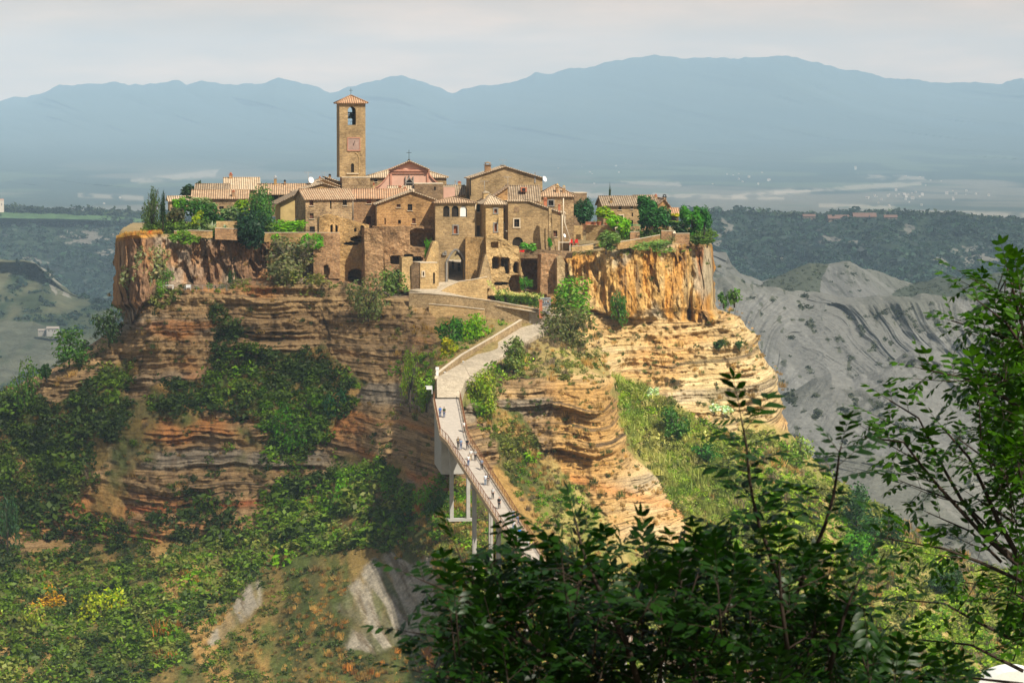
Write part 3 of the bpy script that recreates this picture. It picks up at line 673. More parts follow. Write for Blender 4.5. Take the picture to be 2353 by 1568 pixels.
# ================================================================ BUILDINGS
def ray_plane(px, py, A, ex):
    """point where the sight line (px,py) meets the vertical plane through A along ex"""
    d = W(px, py, 1.0); n = Vector((ex.y, -ex.x, 0)); k = A.dot(n) / d.dot(n); return d * k

def wall_grid(mb, O, ex, ein, L_, H, ops, th=.35, m=0):
    """wall with true openings: ops = (u0,u1,v0,v1,kind) ; arch kinds get a round or pointed head"""
    ez = Vector((0, 0, 1)); O = Vector(O)
    ops = [(max(.05, a), min(L_ - .05, b), max(0.0, c), min(H - .05, d), k) for a, b, c, d, k in ops]
    ops = [o for o in ops if o[1] - o[0] > .1 and o[3] - o[2] > .1]
    us = sorted({0, L_} | {x for o in ops for x in o[:2]}); vs = sorted({0, H} | {x for o in ops for x in o[2:4]})
    P = lambda u, v, w=0: O + ex * u + ez * v + ein * w
    for i in range(len(us) - 1):
        for j in range(len(vs) - 1):
            cu, cv = (us[i] + us[i + 1]) / 2, (vs[j] + vs[j + 1]) / 2
            if any(o[0] < cu < o[1] and o[2] < cv < o[3] for o in ops): continue
            mb.face([P(us[i], vs[j]), P(us[i + 1], vs[j]), P(us[i + 1], vs[j + 1]), P(us[i], vs[j + 1])], m)
    for a, b, c, d, k in ops:
        if k in ('arch', 'parch'):
            r = (b - a) / 2; hh = r if k == 'arch' else r * 1.35; s = d - min(hh, (d - c) * .7); hh = d - s; pts = []
            for q in range(13):
                t = math.pi * q / 12
                if k == 'arch': pts.append((a + r - r * math.cos(t), s + hh * math.sin(t)))
                else:
                    x = -math.cos(t); pts.append((a + r + r * x, s + hh * (1 - abs(x) ** 1.7)))
            for q in range(12):
                (u0, v0), (u1, v1) = pts[q], pts[q + 1]
                mb.face([P(u0, v0), P(u1, v1), P(u1, d), P(u0, d)], m); mb.face([P(u1, v1), P(u0, v0), P(u0, v0, th), P(u1, v1, th)], m)
            mb.face([P(a, c), P(a, s), P(a, s, th), P(a, c, th)], m); mb.face([P(b, s), P(b, c), P(b, c, th), P(b, s, th)], m)
            mb.face([P(b, c), P(a, c), P(a, c, th), P(b, c, th)], m)
        else:
            mb.face([P(a, c), P(a, d), P(a, d, th), P(a, c, th)], m); mb.face([P(b, d), P(b, c), P(b, c, th), P(b, d, th)], m)
            mb.face([P(a, d), P(b, d), P(b, d, th), P(a, d, th)], m); mb.face([P(b, c), P(a, c), P(a, c, th), P(b, c, th)], m)

def slab(mb, pts, th=.16, m=0):
    pts = [Vector(p) for p in pts]; mb.prism(pts, Vector((0, 0, -th)), m)

PANE = {'win': 'glass', 'dark': 'dark', 'shut': 'shut', 'orange': 'shut_o', 'door': 'shut', 'doorw': 'wood', 'arch': 'dark', 'curtain': 'white', 'bricked': 'tuff_dark', 'open': None}

class House:
    def __init__(s, name, label, Z, x0, x1, ytop, ybot, Y, ang=15, depth=8, mat_='tuff', wins=(), side=(), cat='house', hole_back=False, group=None, fz=0):
        a = math.radians(ang); s.ex = Vector((math.cos(a), math.sin(a), 0)); s.ey = Vector((-math.sin(a), math.cos(a), 0))
        px0, px1 = zx(Z, x0), zx(Z, x1); pt, pb = zy(Z, ytop), zy(Z, ybot)
        A = W(px0, pt, Y); s.Z = Z; s.z1 = A.z; s.z0 = W(px0, pb, Y).z - fz
        B = ray_plane(px1, pt, A, s.ex); s.A = Vector((A.x, A.y, s.z0)); s.Lw = (Vector((B.x, B.y, 0)) - Vector((A.x, A.y, 0))).length
        s.D = depth; s.H = s.z1 - s.z0; s.Y = Y
        if mat_ == 'tuff': mat_ = ('tuff', 'tuff_b', 'tuff_c', 'tuff_d')[sum(map(ord, label)) % 4]
        s.root = empty(name, s.P(s.Lw / 2, depth / 2, 0), label, cat, group); s.mat = M[mat_]
        s.wm = MB(); s.parts = []
        ops = [s.op(w) for w in wins]; wall_grid(s.wm, s.A, s.ex, s.ey, s.Lw, s.H, [o[:5] for o in ops])
        for o, w in zip(ops, wins): s.pane(o, w, s.A, s.ex, s.ey)
        # left and right walls, back wall
        O = s.P(s.Lw, 0, 0); so = [s.op(w, O, s.ey, True) for w in side]
        wall_grid(s.wm, O, s.ey, -s.ex, depth, s.H, [o[:5] for o in so])
        for o, w in zip(so, side): s.pane(o, w, O, s.ey, -s.ex)
        P = s.P; D = depth; H = s.H; Lw = s.Lw
        s.wm.face([P(0, D, 0), P(0, 0, 0), P(0, 0, H), P(0, D, H)])
        if not hole_back: s.wm.face([P(Lw, D, 0), P(0, D, 0), P(0, D, H), P(Lw, D, H)])
    def P(s, u, v, w): return s.A + s.ex * u + s.ey * v + Vector((0, 0, w))
    def op(s, w, O=None, ex=None, side=False):
        """window (x0,x1,y0,y1,kind[,frame]) in the detail view's units"""
        O = s.A if O is None else O; ex = s.ex if ex is None else ex; Z = s.Z
        p = ray_plane(zx(Z, w[0]), zy(Z, w[2]), O, ex); q = ray_plane(zx(Z, w[1]), zy(Z, w[3]), O, ex)
        k = w[4]; hd = 'parch' if 'parch' in k else 'arch' if 'arch' in k else 'rect'
        u0, u1 = (p - O).dot(ex), (q - O).dot(ex)
        return (min(u0, u1), max(u0, u1), q.z - O.z, p.z - O.z, hd)
    def pane(s, o, w, O, ex, ein):
        u0, u1, v0, v1, hd = o; k = w[4]; kind = k.split('_')[-1]
        if 'open' in k: return
        mt = {'curtain': 'white'}.get(kind) or PANE.get(kind, 'glass'); ez = Vector((0, 0, 1))
        m = MB(); m.box(O + ex * (u0 + u1) / 2 + ez * (v0 + v1) / 2 + ein * .33, u1 - u0 + .06, .06, v1 - v0 + .06, ex)
        nm = {'door': 'door', 'doorw': 'door', 'shut': 'shutter', 'orange': 'shutter', 'curtain': 'curtain', 'bricked': 'blocked_window'}.get(kind, 'window')
        if kind in ('win', 'glass'):      # glazing bars
            m.box(O + ex * (u0 + u1) / 2 + ez * (v0 + v1) / 2 + ein * .28, .05, .04, v1 - v0, ex, m=1)
            m.box(O + ex * (u0 + u1) / 2 + ez * (v0 + (v1 - v0) * .55) + ein * .275, u1 - u0, .04, .05, ex, m=1)
        w_ = m.build(nm, [M[mt], M['wood']], s.root)
        if len(w) > 5:
            f = MB(); t = .2; c = lambda u, v: O + ex * u + ez * v - ein * .03
            fm = M[w[5]]
            f.box(c(u0 - t / 2, (v0 + v1) / 2), t, .14, v1 - v0, ex); f.box(c(u1 + t / 2, (v0 + v1) / 2), t, .14, v1 - v0, ex)
            f.box(c((u0 + u1) / 2, v1 + t / 2), u1 - u0 + 2 * t, .15, t, ex); f.box(c((u0 + u1) / 2, v0 - t / 2), u1 - u0 + 2 * t + .1, .2, t, ex)
            f.build('frame', fm, w_)
        elif hd == 'rect' and kind in ('win', 'shut', 'glass', 'orange'):
            f = MB(); f.box(O + ex * (u0 + u1) / 2 + ez * (v0 - .06) - ein * .06, u1 - u0 + .24, .2, .1, ex); f.build('sill', M['cap'], w_)
    def roof(s, kind, rise, mt='tile', oh=.4, rf=.5, zl=0., zr=0., tail=0.):
        P = s.P; Lw, D, H = s.Lw, s.D, s.H; m = MB(); e = .06
        if kind == 'gx':
            sl = rise / (D / 2); d = oh * sl
            slab(m, [P(-oh, -oh, H - d + e), P(Lw + oh, -oh, H - d + e), P(Lw + oh, D / 2, H + rise + e), P(-oh, D / 2, H + rise + e)])
            slab(m, [P(Lw + oh, D + oh, H - d + e), P(-oh, D + oh, H - d + e), P(-oh, D / 2, H + rise + e), P(Lw + oh, D / 2, H + rise + e)])
            for u, f in ((0, 0), (Lw, 1)):
                t = [P(u, 0, H), P(u, D, H), P(u, D / 2, H + rise - .1)]; s.wm.face(t if f else t[::-1])
            m.tube([P(-oh, D / 2, H + rise + .08), P(Lw + oh, D / 2, H + rise + .08)], .13, 6)
        elif kind == 'gy':
            R = Lw * rf; zt = H + rise; ol = oh * (rise - zl) / R; o_r = oh * (rise - zr) / (Lw - R)
            slab(m, [P(-oh, -oh, H + zl - ol + e), P(R, -oh, zt + e), P(R, D + oh, zt + e), P(-oh, D + oh, H + zl - ol + e)])
            slab(m, [P(R, -oh, zt + e), P(Lw + oh, -oh, H + zr - o_r + e), P(Lw + oh, D + oh, H + zr - o_r + e), P(R, D + oh, zt + e)])
            for v in (0, D):
                pts = [P(0, v, H), P(Lw, v, H)] + ([P(Lw, v, H + zr)] if zr > .01 else []) + [P(R, v, zt - .08)] + ([P(0, v, H + zl)] if zl > .01 else [])
                s.wm.face(pts if v == 0 else pts[::-1])
            for u, z in ((0, zl), (Lw, zr)):
                if z > .01: s.wm.face([P(u, 0, H), P(u, D, H), P(u, D, H + z), P(u, 0, H + z)])
            m.tube([P(R, -oh, zt + .08), P(R, D + oh, zt + .08)], .13, 6)
        elif kind == 'shed':      # low in front, high at the back
            sl = rise / D; slab(m, [P(-oh, -oh, H - oh * sl + e), P(Lw + oh, -oh, H - oh * sl + e), P(Lw + oh, D + oh, H + rise + oh * sl + e), P(-oh, D + oh, H + rise + oh * sl + e)])
            for u, f in ((0, 0), (Lw, 1)):
                t = [P(u, 0, H), P(u, D, H), P(u, D, H + rise)]; s.wm.face(t if f else t[::-1])
            s.wm.face([P(Lw, D, H), P(0, D, H), P(0, D, H + rise), P(Lw, D, H + rise)])
        elif kind == 'shedx':     # zl at the left, zr at the right
            sl = (zr - zl) / Lw; slab(m, [P(-oh, -oh, H + zl - oh * sl + e), P(Lw + oh, -oh, H + zr + oh * sl + e), P(Lw + oh, D + oh, H + zr + oh * sl + e), P(-oh, D + oh, H + zl - oh * sl + e)])
            for v in (0, D):
                t = [P(0, v, H), P(Lw, v, H)] + ([P(Lw, v, H + zr)] if zr > .01 else []) + ([P(0, v, H + zl)] if zl > .01 else []); s.wm.face(t if v == 0 else t[::-1])
            for u, z in ((0, zl), (Lw, zr)):
                if z > .01: s.wm.face([P(u, 0, H), P(u, D, H), P(u, D, H + z), P(u, 0, H + z)])
        elif kind == 'hip':
            h = min(Lw, D) / 2 * (rf * 2); c = [P(-oh, -oh, H), P(Lw + oh, -oh, H), P(Lw + oh, D + oh, H), P(-oh, D + oh, H)]
            if Lw > D: r0, r1 = P(h, D / 2, H + rise), P(Lw - h, D / 2, H + rise)
            else: r0 = r1 = P(Lw / 2, D / 2, H + rise)
            for t in ([c[0], c[1], r1, r0], [c[1], c[2], r1], [c[2], c[3], r0, r1], [c[3], c[0], r0]):
                q = [t[0]] + [p for i, p in enumerate(t[1:], 1) if (p - t[i - 1]).length > 1e-4]; m.face(q)
            m.face(c[::-1]); m.box(P(Lw / 2, D / 2, H - .06), Lw + 2 * oh - .05, D + 2 * oh - .05, .12, s.ex)
            for k in range(4): m.tube([c[k] + Vector((0, 0, .06)), (r1 if k in (1, 2) else r0) + Vector((0, 0, .06))], .12, 5)
            if (r0 - r1).length > .01: m.tube([r0 + Vector((0, 0, .06)), r1 + Vector((0, 0, .06))], .12, 5)
        elif kind == 'flat':
            m.box(P(Lw / 2, D / 2, H + .05), Lw + .1, D + .1, .14, s.ex); s.rf = m.build('parapet_top', M['cap'], s.root); s.done(); return s
        s.rf = m.build('roof', M[mt], s.root); s.done(); return s
    def done(s): s.wm.build('wall', s.mat, s.root)
    def chimney(s, x, y0, y1, w=34, mt='tuff_red', top='pot', dY=3., cap='terra'):
        Z = s.Z; p = W(zx(Z, x), zy(Z, y0), s.Y + dY); q = W(zx(Z, x), zy(Z, y1), s.Y + dY); ww = w * Z[2] / F * (s.Y + dY); h = p.z - q.z
        m = MB(); m.box(q + Vector((0, 0, h * .35 - .5)), ww, ww * .9, h * .7 + 1., s.ex); ch = m.build('chimney', M[mt], s.root)
        m = MB(); zz = q.z + h * .7; b = Vector((q.x, q.y, zz))
        m.box(b + Vector((0, 0, .06)), ww * 1.25, ww * 1.2, .12, s.ex)
        if top == 'pot': m.lathe(b + Vector((0, 0, .1)), [(ww * .3, 0), (ww * .3, h * .12), (ww * .42, h * .14), (ww * .35, h * .2), (.02, h * .3)], 8)
        elif top == 'cowl':
            for sx in (-1, 1):
                for sy in (-1, 1): m.box(b + s.ex * sx * ww * .38 + s.ey * sy * ww * .35 + Vector((0, 0, .2)), .1, .1, .35)
            m.lathe(b + Vector((0, 0, .36)), [(ww * .62, 0), (ww * .5, .12), (.03, h * .2)], 6)
        else: m.lathe(b + Vector((0, 0, .1)), [(ww * .4, 0), (ww * .4, h * .1), (ww * .66, h * .1), (.02, h * .28)], 10)
        m.build('chimney_cap', M[cap], ch); return ch
    def pipe(s, x, y0, y1, mt='ppale', r=.07, off=-.12):
        p = ray_plane(zx(s.Z, x), zy(s.Z, y0), s.A, s.ex) + s.ey * off; q = Vector((p.x, p.y, ray_plane(zx(s.Z, x), zy(s.Z, y1), s.A, s.ex).z))
        m = MB(); m.tube([p - s.ex * .25 + s.ey * .1 + Vector((0, 0, .2)), p, q], r, 6); m.build('pipe_or_edge', M[mt], s.root)
    def gutter(s, mt='zinc'):
        m = MB(); m.tube([s.P(-.4, -.45, s.H - .18), s.P(s.Lw + .4, -.45, s.H - .18)], .08, 6); m.build('gutter', M[mt], s.root)
def rise_of(h, Z, y_ridge, back_frac=.5):
    """height above the eaves of a ridge seen at y_ridge"""
    return W(0, zy(Z, y_ridge), h.Y + h.D * back_frac).z - h.z1

# ---- left group
h = House('stone_cottage', 'low cottage with pale roof half hidden by garden trees, leftmost roof', Z1, 645, 900, 520, 640, 592, 10, 5); h.roof('gx', rise_of(h, Z1, 478), 'tile_pale')
h = House('stone_house', 'low long house with a worn two course roof above the leftmost garden', Z1, 905, 1520, 490, 680, 584, 4, 7, wins=[(975, 1010, 495, 530, 'win'), (1200, 1250, 585, 620, 'win')]); h.roof('gx', rise_of(h, Z1, 408), 'tile'); h.chimney(1360, 405, 470, 30, top='flat', dY=1)
h = House('stone_house', 'rear house whose old roof shows just above the long low house', Z1, 945, 1290, 400, 640, 594, 4, 7); h.roof('gx', rise_of(h, Z1, 340), 'tile_old')
h = House('stone_house', 'tall pale sunlit roof with a small conical chimney left of the tower', Z1, 1270, 1640, 388, 640, 598, 6, 8); h.roof('gx', rise_of(h, Z1, 270), 'tile_pale'); h.chimney(1330, 210, 290, 38, 'tuff_red', 'pot', 4, 'terra')
h = House('stone_house', 'long house with dark porch under a straight roof and three chimneys', Z1, 1640, 2200, 442, 700, 588, 3, 8, mat_='tuff_dark', wins=[(1700, 1735, 455, 530, 'dark'), (1760, 1860, 460, 560, 'dark'), (1880, 1960, 460, 560, 'dark')]); h.roof('gx', rise_of(h, Z1, 340), 'tile')  # porch shade painted in with dark masonry and near-black panes
h.chimney(1828, 250, 345, 30, 'tuff', 'cowl', 4, 'zinc'); h.chimney(1935, 290, 345, 22, 'tuff_red', 'flat', 4, 'iron')
h = House('stone_house', 'rear gabled house with a white dish left of the bell tower', Z2, 500, 830, 1140, 1500, 594, 8, 9, mat_='tuff'); h.roof('gy', rise_of(h, Z2, 1062, 0), 'tile_pale', rf=.42, zl=rise_of(h, Z2, 1110, 0) * .6, zr=0); h.chimney(602, 1035, 1090, 16, top='flat', dY=2)
h = House('stone_house', 'narrow gabled house touching the foot of the bell tower', Z2, 690, 980, 1140, 1500, 597, 8, 8, mat_='tuff_dark'); h.roof('shedx', 0, 'tile_pale', zl=rise_of(h, Z2, 1046, 0), zr=.0); h.chimney(713, 1010, 1060, 26, 'tuff_red', 'flat', 1, 'iron'); h.chimney(840, 1028, 1085, 22, 'terra', 'flat', 1, 'terra')
h = House('stone_house', 'low gabled house directly behind the three window house', Z2, 330, 840, 1200, 1500, 584, 10, 9); h.roof('gy', rise_of(h, Z2, 1108, 0), 'tile_pale', rf=.60, zl=0, zr=.5)
h = House('stone_annex', 'small ochre walled annex with a lean to roof beside the green trees', Z1, 1885, 2048, 530, 760, 577, 12, 7, mat_='ochre'); h.roof('shedx', 0, 'tile_old', zl=.0, zr=rise_of(h, Z1, 450, 0), oh=1.0)
h = House('stone_house', 'three storey house with small dark windows at the left end of the front row', Z3, 160, 826, 348, 870, 566, 17, 8, wins=[(215, 272, 370, 445, 'shut'), (503, 525, 380, 490, 'dark'), (683, 740, 365, 443, 'win'), (218, 275, 555, 630, 'shut'), (218, 292, 740, 822, 'dark')]); h.roof('gx', rise_of(h, Z3, 222), 'tile'); h.pipe(820, 345, 640); 
h = House('stone_house', 'red tinged house recessed between the three storey house and the wide gable', Z3, 832, 1570, 335, 760, 573, 3, 8, 'tuff_red', wins=[(1015, 1078, 345, 420, 'orange'), (1010, 1075, 595, 715, 'door'), (1150, 1195, 345, 400, 'shut')]); h.roof('gx', rise_of(h, Z3, 222), 'tile_red'); h.chimney(1115, 125, 250, 22, 'tuff_pale', 'flat', 5, 'terra')
g = House('stone_house', 'broad house with a wide gable and scattered small windows left of the gate', Z3, 1150, 1972, 420, 830, 564, 4, 10, wins=[(1435, 1490, 428, 470, 'shut'), (1590, 1655, 428, 515, 'win'), (1455, 1495, 648, 703, 'dark'), (1652, 1702, 625, 697, 'shut'), (1262, 1285, 620, 710, 'bricked')]); g.roof('gy', rise_of(g, Z3, 243, 0), 'tile_pale', rf=.605, zr=rise_of(g, Z3, 358, 0)); g.pipe(1150, 430, 750, 'iron')
# ---- church and its bell tower
h = House('church', 'rose plastered church front with curved shoulders, triangular gable and iron cross', Z2, 1385, 1820, 985, 1300, 600, 4, 4, 'pink', cat='church', wins=[(1572, 1640, 1080, 1170, 'win')])
# shoulders and pediment
m = MB(); q = lambda x, y, d=0: ray_plane(zx(Z2, x), zy(Z2, y), h.A, h.ex) + h.ey * d
m.prism([q(1385, 960), q(1385, 985), q(1820, 985), q(1820, 960), q(1605, 868)][::1], h.ey * 1.2)
ls = [(1385, 1300), (1200, 1300), (1200, 1165), (1245, 1150), (1290, 1115), (1335, 1065), (1368, 1020), (1385, 985)]
m.prism([q(*p) for p in ls][::-1], h.ey * 1.1)
rs = [(1820, 985), (1838, 1025), (1870, 1065), (1905, 1095), (1935, 1112), (1960, 1130), (1960, 1300), (1820, 1300)]
m.prism([q(*p) for p in rs][::-1], h.ey * 1.1); m.build('facade_wings', M['pink'], h.root)
m = MB()
def bar(m, a, b, t, out=.25, mt=0):
    pa, pb = q(*a, -out / 2), q(*b, -out / 2); d = pb - pa; m.box((pa + pb) / 2, d.length, out, t, d.normalized(), h.ey, d.normalized().cross(h.ey) * -1, m=mt)
bar(m, (1378, 968), (1828, 968), .35, .4); bar(m, (1385, 1000), (1820, 1000), .15); bar(m, (1370, 962), (1607, 864), .35, .4); bar(m, (1603, 864), (1832, 962), .35, .4)
for x in (1398, 1808): bar(m, (x, 1000), (x, 1170), .35, .2)
for A_, B_ in zip(ls[2:-1], ls[3:]): bar(m, A_, B_, .22, .3)
for A_, B_ in zip(rs[:4], rs[1:5]): bar(m, A_, B_, .22, .3)
m.build('cornice', M['pinkd'], h.root)
m = MB(); bar(m, (1385, 955), (1605, 858), .18, .9); bar(m, (1605, 858), (1826, 955), .18, .9); m.build('coping', M['tile_pale'], h.root)
m = MB(); bar(m, (1558, 1105), (1602, 1045), .2, .4); bar(m, (1602, 1045), (1650, 1105), .2, .4); bar(m, (1555, 1108), (1653, 1108), .18, .35); bar(m, (1562, 1035), (1562, 1170), .18, .35); bar(m, (1647, 1035), (1647, 1170), .18, .35); bar(m, (1602, 1020), (1602, 1045), .15, .3); m.build('window_surround', M['grey'], h.root)
m = MB(); c0 = q(1601, 858, .5); m.box(c0 + Vector((0, 0, .95)), .09, .09, 2.2); m.box(c0 + Vector((0, 0, 1.5)), .95, .09, .09); m.lathe(c0 - Vector((0, 0, .1)), [(.35, 0), (.2, .25), (.05, .4)], 8); m.build('cross', M['iron'], h.root)
h.wm.face([h.P(0, h.D, 0)] * 3) if 0 else None; h.done()
n_ = House('church_nave', 'long pale roofed church nave running behind the rose front', Z2, 1125, 2020, 1045, 1200, 607, 3, 10, 'tuff', cat='church', wins=[(1210, 1245, 1065, 1095, 'win')]); n_.roof('hip', rise_of(n_, Z2, 927), 'tile_pale', rf=.62)
t = House('bell_tower', 'tall square bell tower with a low tiled cap, open belfry and sundial panel', Z2, 820, 1112, 212, 1045, 597, 8, 6.3, 'tuff_c', cat='tower', hole_back=True, wins=[(915, 1005, 255, 460, 'arch_open'), (950, 985, 888, 990, 'arch_dark')])
# back wall of the tower with the matching belfry opening
O_ = t.P(t.Lw, t.D, 0); u0, u1, v0, v1, _ = t.op((915, 1005, 255, 460, 'arch_open')); wall_grid(t.wm, t.P(0, t.D, 0), t.ex, -t.ey, t.Lw, t.H, [(u0 - .25, u1 - .15, v0 - .3, v1 + .1, 'arch')])
t.wm.box(t.P(t.Lw / 2, t.D / 2, v0 - .35), t.Lw - .3, t.D - .3, .3, t.ex)
t.roof('hip', rise_of(t, Z2, 128), 'tile_red', oh=.5)
m = MB(); cc_ = t.P(t.Lw / 2, t.D / 2, t.H + rise_of(t, Z2, 128)); m.box(cc_ + Vector((0, 0, .6)), .07, .07, 1.5); m.box(cc_ + Vector((0, 0, .95)), .7, .07, .07); m.build('cross', M['iron'], t.root)
m = MB(); bc = t.P((u0 + u1) / 2 - .05, 1.6, v1 - 1.25); m.lathe(bc - Vector((0, 0, 1.0)), [(.62, 0), (.5, .12), (.38, .45), (.33, .85), (.22, 1.02), (.02, 1.06)], 14); bl = m.build('bell', M['bronze'], t.root)
m = MB(); m.box(bc + Vector((0, 0, .15)), 1.5, .18, .2, t.ex); m.tube([bc - Vector((.5, 0, -.2)), bc - Vector((.45, 0, .5)), bc - Vector((.62, 0, 1.1))], .06, 5); m.tube([bc + Vector((.5, 0, .2)), bc + Vector((.45, 0, -.5)), bc + Vector((.62, 0, -1.1))], .06, 5)
for xx in (-.6, 0, .6): m.box(bc + Vector((xx, 0, -2.0)), .05, .05, 1.1)
m.box(bc + Vector((0, 0, -1.5)), 1.5, .06, .06, t.ex); m.box(bc + Vector((0, 0, -2.1)), 1.5, .05, .05, t.ex); m.build('bell_frame', M['iron'], t.root)
m = MB(); q = lambda x, y, d=0: ray_plane(zx(Z2, x), zy(Z2, y), t.A, t.ex) + t.ey * d
c_ = (q(913, 602) + q(1050, 745)) / 2; ww = (q(1050, 602) - q(913, 602)).length; hh = q(1050, 602).z - q(1050, 745).z
m.box(c_ - t.ey * .04, ww, .1, hh, t.ex); pn = m.build('sundial_panel', flat('faded rose fresco', (.34, .235, .19), .9, .25, 1.4), t.root)
m = MB()
for dx, dz, sx, sz in ((0, hh / 2, ww + .2, .14), (0, -hh / 2, ww + .2, .14), (-ww / 2, 0, .14, hh), (ww / 2, 0, .14, hh)): m.box(c_ - t.ey * .1 + t.ex * dx + Vector((0, 0, dz)), sx, .14, sz, t.ex)
m.build('panel_frame', M['pinkd'], pn)
m = MB(); m.tube([q(978, 688, -.12), q(992, 635, -.5)], .04, 5); m.build('gnomon', M['iron'], pn)
m = MB(); c_ = q(970, 1003); m.box(c_ - t.ey * .1, 2.3, .25, .15, t.ex); m.build('ledge', M['cap'], t.root)
m = MB()
pa = [(1000, 765), (1030, 790), (1043, 830), (1045, 1000)]
for A_, B_ in zip(pa[:-1], pa[1:]):
    p1, p2 = q(*A_, -.05), q(*B_, -.05); d = p2 - p1; m.box((p1 + p2) / 2, d.length + .05, .1, .16, d.normalized(), t.ey, d.normalized().cross(t.ey) * -1)
m.build('relieving_arch', M['tuff_pale'], t.root)
b_ = House('tower_base_house', 'plain block of masonry carrying the foot of the bell tower', Z2, 850, 1165, 1048, 1300, 594, 6, 7, 'tuff', cat='house'); b_.roof('flat', 0)
h = House('ruined_house', 'roofless brown walled block right of the rose church front', Z2, 1660, 1982, 1118, 1300, 585, 3, 7, 'tuff_dark', wins=[(1880, 1900, 1150, 1190, 'dark')]); h.roof('flat', 0)
h = House('chapel_wall', 'small rose plastered wall with a scroll beside the roofless block', Z2, 1985, 2115, 1150, 1300, 586, 4, 2, 'pink', cat='wall'); h.roof('flat', 0)
h = House('stone_house', 'grey roofed low house glimpsed between rose wall and tall rear house', Z2, 2030, 2215, 1235, 1400, 590, 4, 6, 'tuff'); h.roof('gx', rise_of(h, Z2, 1140), 'tile_old')
h = House('stone_house', 'pale block with chimney seen between the church and tall rear house', Z2, 2110, 2270, 1145, 1400, 598, 4, 6, 'tuff_pale'); h.roof('flat', 0); h.chimney(2165, 1090, 1150, 34, 'tuff_pale', 'flat', 2); h.chimney(2118, 1080, 1150, 14, 'zinc', 'flat', 2, 'zinc')
h = House('stone_house', 'small low roof with two chimneys just before the church window', Z2, 1385, 1645, 1195, 1400, 584, 4, 5, 'tuff'); h.roof('gx', rise_of(h, Z2, 1148), 'tile_pale'); h.chimney(1500, 1140, 1180, 34, 'tuff_red', 'flat', 1); h.chimney(1555, 1155, 1190, 24, 'tuff_dark', 'flat', 1)
h = House('stone_house', 'tall rear house with a broad gable, big chimney and white dish', Z4, 700, 1712, 290, 640, 588, 5, 10, 'tuff'); h.roof('gy', rise_of(h, Z4, 132, 0), 'tile_pale', rf=.485); h.chimney(945, 85, 195, 85, 'tuff_red', 'cowl', 1, 'tuff_dark'); h.chimney(1608, 215, 290, 12, 'zinc', 'flat', 1, 'zinc'); h.pipe(706, 300, 540, 'iron', .09)
# ---- gate house and its neighbours
gt = House('gatehouse', 'tall gatehouse with pointed archway below and three arched loggia windows above', Z4, 212, 765, 640, 1795, 560, 4, 9, 'tuff', cat='gatehouse', hole_back=True, fz=1.0,
           wins=[(322, 415, 685, 840, 'arch_dark'), (442, 538, 685, 840, 'arch_dark'), (558, 655, 685, 840, 'arch_dark'), (468, 525, 965, 1072, 'orange', 'grey'), (393, 610, 1318, 1775, 'parch_open')])
u0, u1, v0, v1, _ = gt.op((393, 610, 1318, 1775, 'parch_open'))
wall_grid(gt.wm, gt.P(0, gt.D, 0), gt.ex, -gt.ey, gt.Lw, gt.H, [(u0, u1, v0, v1, 'parch')])
gt.wm.box(gt.P(u0 - .3, gt.D / 2, v1 / 2), .6, gt.D - .2, v1, gt.ex); gt.wm.box(gt.P(u1 + .3, gt.D / 2, v1 / 2), .6, gt.D - .2, v1, gt.ex); gt.wm.box(gt.P((u0 + u1) / 2, gt.D / 2, v1 + .3), u1 - u0 + 1.2, gt.D - .2, .5, gt.ex)
gt.roof('hip', rise_of(gt, Z4, 560), 'tile', rf=.35)
m = MB(); r = (u1 - u0) / 2; s_ = v1 - r * 1.35; prev = None
for qn in range(17):
    tt_ = math.pi * qn / 16; x = -math.cos(tt_); a_ = (u0 + r + (r + .28) * x, s_ + (r * 1.35 + .3) * (1 - abs(x) ** 1.7))
    if prev:
        p1, p2 = gt.P(prev[0], -.08, prev[1]), gt.P(a_[0], -.08, a_[1]); d = p2 - p1; m.box((p1 + p2) / 2, d.length + .1, .3, .34, d.normalized(), gt.ey, d.normalized().cross(gt.ey) * -1)
    prev = a_
for uu in (u0 - .28, u1 + .28): m.box(gt.P(uu, -.08, s_ / 2), .36, .3, s_, gt.ex)
m.build('arch_surround', M['grey'], gt.root)
for xx in (342, 665):
    p1 = ray_plane(zx(Z4, xx), zy(Z4, 1355), gt.A, gt.ex); m = MB(); m.box(p1 - gt.ey * .15, .75, .4, .5, gt.ex); m.box(p1 - gt.ey * .25 + Vector((.15, 0, .3)), .35, .4, .4, gt.ex); m.build('carved_lion', M['grey'], gt.root)
m = MB()
for xx in (368, 490, 606): pass
p1 = ray_plane(zx(Z4, 600), zy(Z4, 765), gt.A, gt.ex); m.box(p1 + gt.ey * .2, 1.05, .05, 1.8, gt.ex); m.build('curtain', M['white'], gt.root)
m = MB(); p1 = ray_plane(zx(Z4, 411), zy(Z4, 775), gt.A, gt.ex); m.box(p1 + gt.ey * .2, .12, .05, 1.6, gt.ex); m.build('curtain', M['white'], gt.root)
h = House('gate_annex', 'narrow bay with tall dark window and wooden door tucked right of the gatehouse', Z4, 768, 918, 640, 1795, 562.5, 4, 5, 'tuff', fz=1., wins=[(795, 858, 645, 770, 'win'), (792, 860, 962, 1110, 'doorw')]); h.roof('flat', 0)
for xx in (772, 904): h.pipe(xx, 640, 1120, 'ppale', .11, -.5)  # pale tubes stand in for the bright column edges of the loggia
m = MB(); p1 = ray_plane(zx(Z4, 838), zy(Z4, 1120), h.A, h.ex); m.box(p1 - h.ey * .5, 2.1, 1.6, .15, h.ex); m.build('balcony', M['cap'], h.root)
